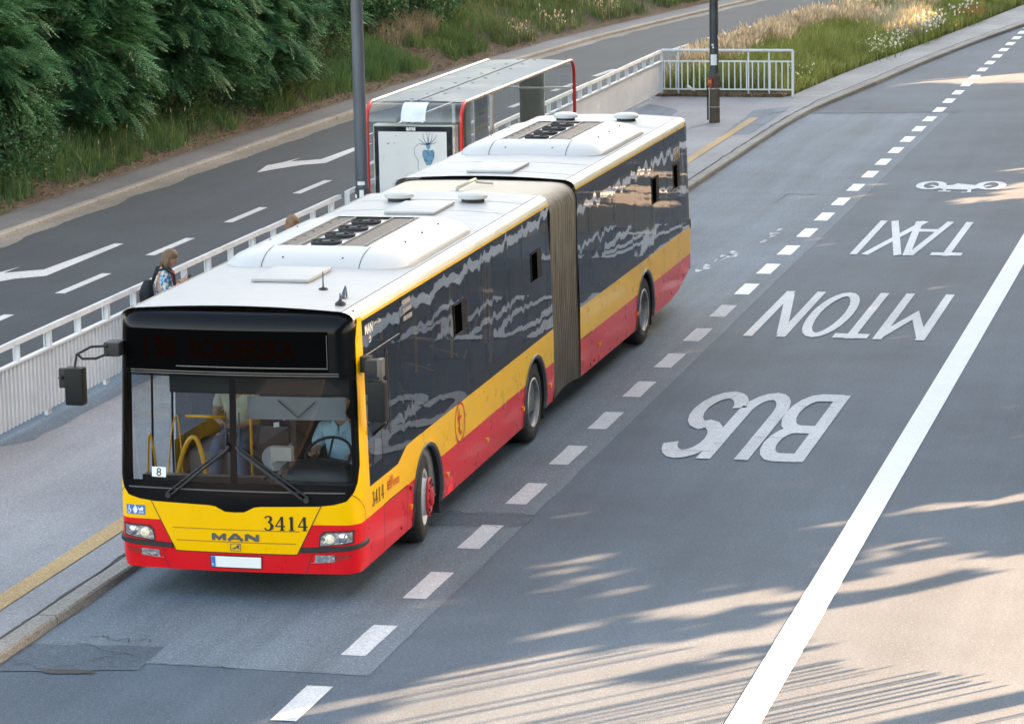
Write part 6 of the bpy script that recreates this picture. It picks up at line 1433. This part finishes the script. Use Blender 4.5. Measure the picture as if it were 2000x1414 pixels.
# ------------------------------------------------------------------ people
SKIN = pbr('skin', (.52, .30, .22), .5, var=.06); HAIR = pbr('hair_blonde', (.15, .088, .045), .55, var=.4, vs=30, stretch=(3, 3, .4)); SHIRTB = pbr('shirt_lightblue', (.42, .68, .84), .8, var=.12, vs=7)
def skin_mesh(joints, edges, lvl=2):
    me = bpy.data.meshes.new('s'); keys = list(joints); idx = {k: i for i, k in enumerate(keys)}
    me.from_pydata([joints[k][:3] for k in keys], [(idx[a], idx[b]) for a, b in edges], []); o = bpy.data.objects.new('s', me); COL.objects.link(o)
    sk = o.modifiers.new('k', 'SKIN'); sk.use_smooth_shade = True; 
    if lvl: sd = o.modifiers.new('d', 'SUBSURF'); sd.levels = lvl; sd.render_levels = lvl
    for k, i in idx.items():
        r = joints[k][3]; me.skin_vertices[0].data[i].radius = (r, joints[k][4] if len(joints[k]) > 4 else r)
    me.skin_vertices[0].data[0].use_root = True
    dg = bpy.context.evaluated_depsgraph_get(); dg.update(); m2 = bpy.data.meshes.new_from_object(o.evaluated_get(dg))
    vs = [v.co[:] for v in m2.vertices]; fs = [tuple(p.vertices) for p in m2.polygons]; bpy.data.objects.remove(o); bpy.data.meshes.remove(me); bpy.data.meshes.remove(m2); return vs, fs
def head_mesh(mb, c, fwd, tilt, r=.105, m=0):
    """an egg with brow, nose, mouth, chin and ears; fwd is a heading in the ground plane"""
    n1, n2 = 28, 20; f = Vector((fwd[0], fwd[1], 0)).normalized(); s = Vector((f.y, -f.x, 0)); u = Vector((0, 0, 1)); Rm = Matrix.Rotation(tilt, 3, s) 
    V = []
    for i in range(n2 + 1):
        th = PI * i / n2
        for j in range(n1):
            ph = 2 * PI * j / n1; x = math.sin(th) * math.cos(ph); y = math.sin(th) * math.sin(ph); z = math.cos(th)     # x forward, y sideways
            rx, ry, rz_ = r * .92, r * .74, r * 1.12
            if z < 0: ry *= 1 - .28 * z * z; rx *= 1 - (.22 if x < 0 else .06) * z * z
            px, py, pz = x * rx, y * ry, z * rz_
            if x > .5:
                px += r * .22 * math.exp(-((py / (r * .13)) ** 2) - ((pz + r * .12) / (r * .20)) ** 2)       # nose
                px += r * .05 * math.exp(-((py / (r * .35)) ** 2) - ((pz + r * .52) / (r * .10)) ** 2)       # lips
                px += r * .07 * math.exp(-((py / (r * .3)) ** 2) - ((pz + r * .88) / (r * .16)) ** 2)        # chin
                px -= r * .10 * math.exp(-(((abs(py) - r * .33) / (r * .16)) ** 2) - ((pz - r * .10) / (r * .10)) ** 2)  # eye sockets
            if abs(y) > .93: py += math.copysign(r * .10, y) * math.exp(-((px + r * .05) / (r * .14)) ** 2 - ((pz + r * .02) / (r * .2)) ** 2)
            q = Rm @ (f * px + s * py + u * pz); V.append(tuple(Vector(c) + q))
    b = [(i * n1 + j, i * n1 + (j + 1) % n1, (i + 1) * n1 + (j + 1) % n1, (i + 1) * n1 + j) for i in range(n2) for j in range(n1)]
    mb.add(V, b, m)
    return f, s, Rm
def hand(mb, wrist, dirv, palm_n, m=0, curl=.9, sc=1.0, thumb=1):
    """palm and five fingers of unequal length; dirv along the hand, palm_n out of the palm"""
    d = Vector(dirv).normalized(); nrm = Vector(palm_n); nrm = (nrm - d * nrm.dot(d)).normalized(); s = d.cross(nrm); wv = Vector(wrist)
    J = {'w': (*wv, .021 * sc, .03 * sc), 'p': (*(wv + d * .045 * sc), .018 * sc, .038 * sc), 'k': (*(wv + d * .085 * sc), .014 * sc, .036 * sc)}
    vs, fs = skin_mesh(J, [('w', 'p'), ('p', 'k')], 1); mb.add(vs, fs, m)
    for k, (o, L_) in enumerate(((-.030, .062), (-.011, .075), (.010, .07), (.029, .052))):
        p = wv + d * .082 * sc + s * o * sc; pts = [p]; dd_ = d.copy(); 
        for q, fr in enumerate((.45, .32, .23)):
            a = curl * (.35 + .35 * q); dd_ = (d * math.cos(a) + nrm * math.sin(a)).normalized(); pts.append(pts[-1] + dd_ * L_ * fr * sc)
        mb.tube(pts, .009 * sc, 7, m=m, rr=[.0095 * sc, .009 * sc, .008 * sc, .0055 * sc])
    p = wv + d * .03 * sc - s * .028 * sc * thumb; mb.tube([p, p + (d * .6 - s * .7 * thumb + nrm * .3) * .035 * sc, p + (d * .95 - s * .6 * thumb + nrm * .7) * .062 * sc], .011 * sc, 7, m=m, rr=[.013 * sc, .011 * sc, .007 * sc])
# floral cardigan
FLO = bpy.data.materials.new('floral_cloth'); n_, o_ = nodes_of(FLO); co_ = texco(n_)
v1 = n_.nodes.new('ShaderNodeTexVoronoi'); v1.inputs['Scale'].default_value = 13; L(n_, co_, v1.inputs['Vector']); v2 = n_.nodes.new('ShaderNodeTexVoronoi'); v2.inputs['Scale'].default_value = 24; L(n_, co_, v2.inputs['Vector'])
bs_ = ramp(n_, noise_n(n_, co_, 26, 3), [(.40, (.03, .10, .20)), (.48, (.14, .34, .50)), (.60, (.42, .60, .68))]); c_ = mixc(n_, ramp(n_, v1.outputs['Distance'], [(.30, 1.0), (.36, 0.0)]), bs_, (.72, .52, .40)); c_ = mixc(n_, ramp(n_, v2.outputs['Distance'], [(.16, 1.0), (.22, 0.0)]), c_, (.10, .22, .36))
p_ = n_.nodes.new('ShaderNodeBsdfPrincipled'); p_.inputs['Roughness'].default_value = .9; L(n_, c_, p_.inputs['Base Color']); L(n_, p_.outputs[0], o_.inputs[0])
JEAN = pbr('jeans', (.03, .045, .08), .9, var=.25); TOPR = pbr('red_top', (.55, .05, .06), .8); BAG = pbr('backpack_black', (.010, .012, .016), .8, var=.4, vs=12, bmp=.4, bs=20); SHOE = pbr('shoe', (.5, .48, .45), .6)
def P3(o, f, s, a, b, z): return (o[0] + f.x * a + s.x * b, o[1] + f.y * a + s.y * b, o[2] + z)
# waiting woman: faces right across the photo, looking down at her phone
O = (-4.86, 11.12, H - .0); f = Vector((.93, .37, 0)).normalized(); s = Vector((f.y, -f.x, 0))     # s points to the camera side
wm = empty('person', O, 0); wm.scale = (.985, .985, .985); tag(wm, 'person with shoulder-length fair hair in a blue flowered cardigan, looking down at a phone', 'person')
PP = lambda a, b, z: (f.x * a + s.x * b, f.y * a + s.y * b, z)
def JJ(a, b, z, r, r2=None): return (*PP(a, b, z), r, r2 or r)
mb = MB()
J = {'pel': JJ(0, 0, .92, .13, .15), 'wst': JJ(0, 0, 1.10, .11, .13), 'chs': JJ(-.01, 0, 1.28, .115, .15), 'nb': JJ(-.01, 0, 1.43, .06), 'nk': JJ(.03, 0, 1.50, .052),
     'sl': JJ(-.01, .16, 1.38, .055), 'el': JJ(-.0, .24, 1.12, .043), 'wl': JJ(.21, .13, 1.24, .027), 'sr': JJ(-.01, -.16, 1.38, .055), 'er': JJ(.02, -.22, 1.12, .043), 'wr': JJ(.23, -.05, 1.25, .027),
     'hl': JJ(0, .09, .86, .09), 'kl': JJ(.02, .10, .48, .058), 'al': JJ(0, .10, .08, .04), 'fl': JJ(.14, .11, .04, .035), 'hr': JJ(0, -.09, .86, .09), 'kr': JJ(.02, -.10, .48, .058), 'ar': JJ(0, -.10, .08, .04), 'fr': JJ(.14, -.11, .04, .035)}
E_ = [('pel', 'wst'), ('wst', 'chs'), ('chs', 'nb'), ('nb', 'nk'), ('chs', 'sl'), ('sl', 'el'), ('el', 'wl'), ('chs', 'sr'), ('sr', 'er'), ('er', 'wr'), ('pel', 'hl'), ('hl', 'kl'), ('kl', 'al'), ('al', 'fl'), ('pel', 'hr'), ('hr', 'kr'), ('kr', 'ar'), ('ar', 'fr')]
vs, fs = skin_mesh(J, E_); mb.add(vs, fs)
hc = PP(.085, 0, 1.575); head_mesh(mb, hc, f, -.55, .112)
hand(mb, PP(.21, .13, 1.24), Vector(PP(.9, -.35, .25)), Vector(PP(-.2, -.3, 1)), curl=.8, thumb=-1); hand(mb, PP(.23, -.05, 1.25), Vector(PP(.9, .25, .2)), Vector(PP(-.2, .3, 1)), curl=.8)
mb.build('body', SKIN, wm, smooth=True)
def cloth(nm, keys, edges, grow, mat, J, lvl=2):
    Jc = {}
    for k in keys: v = J[k]; Jc[k] = (v[0], v[1], v[2], v[3] + grow, v[4] + grow)
    vs, fs = skin_mesh(Jc, edges, lvl); return vs, fs
J2 = dict(J); J2['el2'] = tuple(np.array(J['el']) * .45 + np.array(J['wl']) * .55); J2['er2'] = tuple(np.array(J['er']) * .45 + np.array(J['wr']) * .55); J2['hem'] = JJ(0, 0, .84, .15, .17)
vs, fs = cloth('c', ['chs', 'wst', 'pel', 'hem', 'sl', 'el', 'el2', 'sr', 'er', 'er2'], [('chs', 'wst'), ('wst', 'pel'), ('pel', 'hem'), ('chs', 'sl'), ('sl', 'el'), ('el', 'el2'), ('chs', 'sr'), ('sr', 'er'), ('er', 'er2')], .022, FLO, J2)
MB().add(vs, fs).build('cardigan', FLO, wm, smooth=True)
vs, fs = cloth('c', ['pel', 'hl', 'kl', 'al', 'hr', 'kr', 'ar'], [('pel', 'hl'), ('hl', 'kl'), ('kl', 'al'), ('pel', 'hr'), ('hr', 'kr'), ('kr', 'ar')], .012, JEAN, J); MB().add(vs, fs).build('trousers', JEAN, wm, smooth=True)
mb = MB(); mb.lathe([(.0, .06), (.05, .05), (.06, 0), (.05, -.10), (.02, -.16), (0, -.17)], PP(.095, 0, 1.34), 'z', 12); mb.build('red_top', TOPR, wm, smooth=True)
# hair: a cap of the skull plus hanging strands on both sides
mb = MB(); n1, n2 = 24, 12; V = []; Rm = Matrix.Rotation(-.50, 3, s)
for i in range(n2 + 1):
    for j in range(n1):
        ph = 2 * PI * j / n1; th = R_(60 + 58 * ((1 - math.cos(ph)) / 2) ** .8) * i / n2; q = Vector((math.sin(th) * math.cos(ph), math.sin(th) * math.sin(ph), math.cos(th))); lim = 1.0
        k = .118 * (1 + .02 * math.sin(ph * 9)); w_ = Rm @ (f * (q.x * k * .98 - .008) + s * q.y * k * .88 + Vector((0, 0, q.z * k * 1.10 + .008))); V.append(tuple(Vector(hc) + w_))
mb.add(V, [(i * n1 + j, i * n1 + (j + 1) % n1, (i + 1) * n1 + (j + 1) % n1, (i + 1) * n1 + j) for i in range(n2) for j in range(n1)])
rr = random.Random(4)
for k in range(70):
    ph = rr.uniform(R_(108), R_(252)); p = Rm @ (f * (.11 * math.cos(ph)) + s * (.098 * math.sin(ph)) + Vector((0, 0, rr.uniform(-.02, .04)))) + Vector(hc); ln = rr.uniform(.15, .215)
    e = p + Vector((0, 0, -ln)) + (f * math.cos(ph) + s * math.sin(ph)) * rr.uniform(-.005, .03) + f * rr.uniform(-.01, .02); mb.tube([p, p.lerp(e, .5) + (f * math.cos(ph) + s * math.sin(ph)) * .012, e], .012, 5, rr=[.014, .014, .003])
mb.build('hair', HAIR, wm, smooth=True)
ph_ = MB().bbox(-.035, .035, -.07, .07, -.005, .005, .003).build('phone', pbr('phone_black', (.01, .01, .012), .15)); ph_.location = Vector(O) + Vector(PP(.345, .03, 1.32)) * .985; ph_.rotation_euler = (R_(0), R_(-32), math.atan2(f.y, f.x)); tag(ph_, 'dark phone held in the hands of the person in the flowered cardigan', 'phone')
# backpack
bgp = empty('backpack', (Vector(O) + Vector(PP(-.22, .02, 0)))[:], math.atan2(f.y, f.x)); bgp.scale = (.985,) * 3; tag(bgp, 'black backpack hanging low on the back of the person with the phone', 'backpack')
m = MB(); V = []; nu, nv = 16, 10
for i in range(nv + 1):
    t_ = i / nv; z = .82 + .47 * t_; k = (math.sin(PI * min(.97, max(.03, t_ * .9 + .08)))) ** .35
    for j in range(nu):
        a = 2 * PI * j / nu; ca, sa = math.cos(a), math.sin(a); V.append((.10 * k * math.copysign(abs(ca) ** .7, ca) - .03 * math.sin(t_ * 3) + .02 * noise.noise(Vector((ca * 2, sa * 2, z * 5))), .15 * k * math.copysign(abs(sa) ** .7, sa), z))
m.add(V, [(i * nu + j, i * nu + (j + 1) % nu, (i + 1) * nu + (j + 1) % nu, (i + 1) * nu + j) for i in range(nv) for j in range(nu)]); m.f += [tuple(range(nu))[::-1], tuple(nv * nu + j for j in range(nu))]; m.m += [0, 0]; m.build('bag', BAG, bgp, smooth=True)
for sg in (1, -1):
    m = MB(); m.tube([(.05, sg * -.10, 1.24), (.13, sg * -.13, 1.435), (.25, sg * -.14, 1.455), (.355, sg * -.145, 1.36), (.36, sg * -.15, 1.22), (.26, sg * -.19, 1.05), (.08, sg * -.16, .95)], .02, 8, rr=[.016, .02, .022, .022, .02, .016, .014]); m.build('strap', BAG, bgp, smooth=True)
# second waiting person: only the top of the head clears the roof
O2 = (-4.62, 16.0, H); w2 = empty('person', O2); w2.scale = (.925,) * 3; tag(w2, 'person with light brown hair, only the top of the head showing above the bus roof', 'person'); f2 = Vector((-.25, .95, 0)).normalized(); s2 = Vector((f2.y, -f2.x, 0))
def Q2(a, b, z, r, r2=None): return (f2.x * a + s2.x * b, f2.y * a + s2.y * b, z, r, r2 or r)
J = {'pel': Q2(0, 0, .88, .14, .16), 'wst': Q2(0, 0, 1.04, .12, .14), 'chs': Q2(0, 0, 1.18, .12, .16), 'nb': Q2(0, 0, 1.31, .06), 'nk': Q2(0, 0, 1.38, .052), 'sl': Q2(0, .17, 1.27, .055), 'el': Q2(0, .22, 1.0, .042), 'wl': Q2(.05, .22, .78, .03), 'sr': Q2(0, -.17, 1.27, .055), 'er': Q2(0, -.22, 1.0, .042), 'wr': Q2(.05, -.22, .78, .03),
     'hl': Q2(0, .09, .8, .09), 'kl': Q2(.02, .1, .45, .058), 'al': Q2(0, .1, .08, .04), 'fl': Q2(.14, .11, .04, .035), 'hr': Q2(0, -.09, .8, .09), 'kr': Q2(.02, -.1, .45, .058), 'ar': Q2(0, -.1, .08, .04), 'fr': Q2(.14, -.11, .04, .035)}
mb = MB(); vs, fs = skin_mesh(J, E_); mb.add(vs, fs); hc2 = (0, 0, 1.46); head_mesh(mb, hc2, f2, -.1, .112)
for k in ('wl', 'wr'): hand(mb, J[k][:3], (0, 0, -1), (f2.x, f2.y, 0), curl=.4)
mb.build('body', SKIN, w2, smooth=True)
vs, fs = cloth('c', ['chs', 'wst', 'pel', 'sl', 'el', 'wl', 'sr', 'er', 'wr'], [('chs', 'wst'), ('wst', 'pel'), ('chs', 'sl'), ('sl', 'el'), ('el', 'wl'), ('chs', 'sr'), ('sr', 'er'), ('er', 'wr')], .015, JEAN, J); MB().add(vs, fs).build('jacket', JEAN, w2, smooth=True)
vs, fs = cloth('c', ['pel', 'hl', 'kl', 'al', 'hr', 'kr', 'ar'], [('pel', 'hl'), ('hl', 'kl'), ('kl', 'al'), ('pel', 'hr'), ('hr', 'kr'), ('kr', 'ar')], .014, DARK, J); MB().add(vs, fs).build('trousers', DARK, w2, smooth=True)
mb = MB(); V = []
for i in range(n2 + 1):
    for j in range(n1):
        ph = 2 * PI * j / n1; th = R_(60 + 58 * ((1 - math.cos(ph)) / 2) ** .8) * i / n2; q = Vector((math.sin(th) * math.cos(ph), math.sin(th) * math.sin(ph), math.cos(th)))
        k = .125 * (1 + .03 * math.sin(ph * 7)); w_ = f2 * (q.x * k - .008) + s2 * q.y * k * .9 + Vector((0, 0, q.z * k * 1.08 + .01)); V.append(tuple(Vector(hc2) + w_))
mb.add(V, [(i * n1 + j, i * n1 + (j + 1) % n1, (i + 1) * n1 + (j + 1) % n1, (i + 1) * n1 + j) for i in range(n2) for j in range(n1)])
for k in range(50):
    a = rr.uniform(R_(95), R_(265)); p = Vector(hc2) + f2 * .12 * math.cos(a) + s2 * .105 * math.sin(a); e = p + Vector((0, 0, -.2)); mb.tube([p, p.lerp(e, .5) + (f2 * math.cos(a) + s2 * math.sin(a)) * .015, e], .012, 5, rr=[.016, .014, .004])
mb.build('hair', pbr('hair_brown', (.22, .12, .06), .55, var=.3, vs=30), w2, smooth=True)
# the driver, seated behind the wheel
dr = empty('person', (.73 * math.cos(BT), 1.30, .38), BT); tag(dr, 'person driving the bus in a light blue short-sleeved shirt, hands at the wheel', 'person')
def D3(x, y, z, r, r2=None): return (x, y, z, r, r2 or r)
J = {'pel': D3(0, .0, .62, .15, .17), 'wst': D3(0, .02, .80, .145, .16), 'chs': D3(0, .03, 1.02, .135, .17), 'nb': D3(0, 0, 1.20, .07), 'nk': D3(0, -.02, 1.28, .06), 'sl': D3(.21, .0, 1.12, .065), 'el': D3(.30, -.12, .86, .05), 'wl': D3(.24, -.38, .93, .032), 'sr': D3(-.21, .0, 1.12, .065), 'er': D3(-.27, -.14, .86, .05), 'wr': D3(-.19, -.40, .97, .032),
     'hl': D3(.12, -.05, .58, .10), 'kl': D3(.16, -.48, .56, .07), 'al': D3(.16, -.52, .12, .045), 'fl': D3(.16, -.66, .06, .04), 'hr': D3(-.12, -.05, .58, .10), 'kr': D3(-.16, -.48, .56, .07), 'ar': D3(-.16, -.52, .12, .045), 'fr': D3(-.16, -.66, .06, .04)}
mb = MB(); vs, fs = skin_mesh(J, E_); mb.add(vs, fs); hcd = (0, -.03, 1.405); head_mesh(mb, hcd, (0, -1), -.1, .115)
hand(mb, J['wl'][:3], (-.1, -1, .15), (-.3, 0, -1), curl=1.2); hand(mb, J['wr'][:3], (.1, -1, .15), (.3, 0, -1), curl=1.2, thumb=-1); mb.build('body', pbr('skin_tan', (.40, .22, .15), .5), dr, smooth=True)
J2 = dict(J); J2['el1'] = tuple(np.array(J['sl']) * .3 + np.array(J['el']) * .7); J2['er1'] = tuple(np.array(J['sr']) * .3 + np.array(J['er']) * .7); J2['col'] = D3(0, .0, 1.19, .05)
vs, fs = cloth('c', ['chs', 'wst', 'pel', 'col', 'sl', 'el1', 'sr', 'er1'], [('chs', 'wst'), ('wst', 'pel'), ('chs', 'col'), ('chs', 'sl'), ('sl', 'el1'), ('chs', 'sr'), ('sr', 'er1')], .022, SHIRTB, J2); MB().add(vs, fs).build('shirt', SHIRTB, dr, smooth=True)
m = MB()
for sg in (1, -1): m.add([(0, -.125, 1.05), (sg * .02, -.12, 1.17), (sg * .085, -.06, 1.235), (sg * .10, -.09, 1.16), (sg * .03, -.14, 1.10)], [(0, 1, 2, 3, 4)])
m.build('collar', pbr('collar_blue', (.36, .60, .76), .8), dr)
vs, fs = cloth('c', ['pel', 'hl', 'kl', 'al', 'hr', 'kr', 'ar'], [('pel', 'hl'), ('hl', 'kl'), ('kl', 'al'), ('pel', 'hr'), ('hr', 'kr'), ('kr', 'ar')], .014, DARK, J); MB().add(vs, fs).build('trousers', DARK, dr, smooth=True)
m = MB(); V = []
for i in range(n2 + 1):
    for j in range(n1):
        ph = 2 * PI * j / n1; th = R_(56 + 52 * (1 + math.sin(ph)) / 2) * i / n2; q = Vector((math.sin(th) * math.cos(ph), math.sin(th) * math.sin(ph), math.cos(th)))
        V.append((q.x * .105 + hcd[0], q.y * .12 + hcd[1] + .008, q.z * .135 + hcd[2] + .01))
m.add(V, [(i * n1 + j, i * n1 + (j + 1) % n1, (i + 1) * n1 + (j + 1) % n1, (i + 1) * n1 + j) for i in range(n2) for j in range(n1)]); m.build('hair', pbr('hair_grey', (.15, .14, .13), .6), dr, smooth=True)
# passenger on the raised front seat
pa = empty('person', (-.78, 2.45, 0), BT); tag(pa, 'person seated behind the windscreen in a pale T-shirt and jeans, knees towards the front', 'person')
J = {'pel': D3(0, .0, 1.15, .13, .15), 'wst': D3(0, .0, 1.30, .115, .13), 'chs': D3(0, -.03, 1.50, .12, .15), 'nb': D3(0, -.05, 1.66, .06), 'nk': D3(0, -.06, 1.73, .052), 'sl': D3(.19, -.04, 1.60, .055), 'el': D3(.22, -.14, 1.36, .042), 'wl': D3(.08, -.32, 1.30, .03), 'sr': D3(-.19, -.04, 1.60, .055), 'er': D3(-.22, -.14, 1.36, .042), 'wr': D3(-.06, -.33, 1.32, .03),
     'hl': D3(.10, -.06, 1.12, .09), 'kl': D3(.16, -.46, 1.13, .065), 'al': D3(.20, -.50, .72, .04), 'fl': D3(.22, -.64, .68, .038), 'hr': D3(-.10, -.06, 1.12, .09), 'kr': D3(-.10, -.48, 1.14, .065), 'ar': D3(-.10, -.52, .72, .04), 'fr': D3(-.10, -.66, .68, .038)}
mb = MB(); vs, fs = skin_mesh(J, E_); mb.add(vs, fs); head_mesh(mb, (0, -.08, 1.84), (0, -1), -.3, .11); hand(mb, J['wl'][:3], (-.6, -.7, 0), (0, 0, 1), curl=.9); hand(mb, J['wr'][:3], (.6, -.7, 0), (0, 0, 1), curl=.9, thumb=-1); mb.build('body', SKIN, pa, smooth=True)
J2 = dict(J); J2['el1'] = tuple(np.array(J['sl']) * .35 + np.array(J['el']) * .65); J2['er1'] = tuple(np.array(J['sr']) * .35 + np.array(J['er']) * .65)
vs, fs = cloth('c', ['chs', 'wst', 'pel', 'sl', 'el1', 'sr', 'er1'], [('chs', 'wst'), ('wst', 'pel'), ('chs', 'sl'), ('sl', 'el1'), ('chs', 'sr'), ('sr', 'er1')], .018, FLW, J2); MB().add(vs, fs).build('t_shirt', pbr('tee_pale', (.62, .62, .50), .9, var=.2, vs=9), pa, smooth=True)
vs, fs = cloth('c', ['pel', 'hl', 'kl', 'al', 'hr', 'kr', 'ar'], [('pel', 'hl'), ('hl', 'kl'), ('kl', 'al'), ('pel', 'hr'), ('hr', 'kr'), ('kr', 'ar')], .014, JEAN, J); MB().add(vs, fs).build('jeans', pbr('denim', (.06, .11, .19), .9, var=.2), pa, smooth=True)
m = MB(); m.lathe([(0, 1.98), (.07, 1.965), (.115, 1.90), (.12, 1.84), (.1, 1.80)], (0, -.065, 0), n=18); m.build('hair', MATS['hair_brown'], pa, smooth=True)

# ------------------------------------------------------------------ car at the top edge, on the far road
CARP = pbr('car_paint_dark', (.012, .014, .02), .25, coat=.8)
car = empty('car', (-5.75, 86.2, .004), R_(-12)); tag(car, 'dark car coming along the far road, only its lower front showing at the top edge', 'car')
sec = [(-.86, .28, .16), (-.90, .45, .0), (-.88, .70, .02), (-.80, .82, .16)]
mb = MB(); prof = [(0.05, .25), (0.0, .42), (.03, .66), (.20, .80), (1.05, .95), (1.75, 1.40), (2.3, 1.46), (3.3, 1.42), (4.0, 1.02), (4.35, .95), (4.42, .6), (4.38, .28)]
V = []
for y, z in prof:
    hwid = .88 if z < .96 else .88 - (z - .95) * .5
    V += [(-hwid, y, z), (hwid, y, z)]
n = len(prof); mb.add(V, [(2 * i, 2 * i + 1, 2 * ((i + 1) % n) + 1, 2 * ((i + 1) % n)) for i in range(n)] + [tuple(2 * i for i in range(n)), tuple(2 * i + 1 for i in range(n))[::-1]]); mb.build('body', CARP, car)
for sg in (-1, 1):
    MB().bbox(sg * .68 - .16, sg * .68 + .16, -.01, .10, .58, .72, .03).build('headlight', CHR, car)
    for y in (.85, 3.55): MB().lathe([(0, -.1), (.2, -.1), (.31, -.09), (.32, -.05), (.32, .08), (.3, .1), (.2, .1), (.19, .06), (0, .06)], (sg * .80, y, .32), 'x', 24).build('wheel', RUB, car, smooth=True, ang=40)
MB().add([(-.66, 1.12, 1.0), (.66, 1.12, 1.0), (.60, 1.70, 1.39), (-.60, 1.70, 1.39)], [(0, 1, 2, 3)]).build('windscreen', FRIT, car)
MB().bbox(-.5, .5, -.03, .02, .34, .44, .01).build('grille', MATB, car); MB().box(-.26, .26, -.045, -.032, .45, .56).build('number_plate', WPL, car)
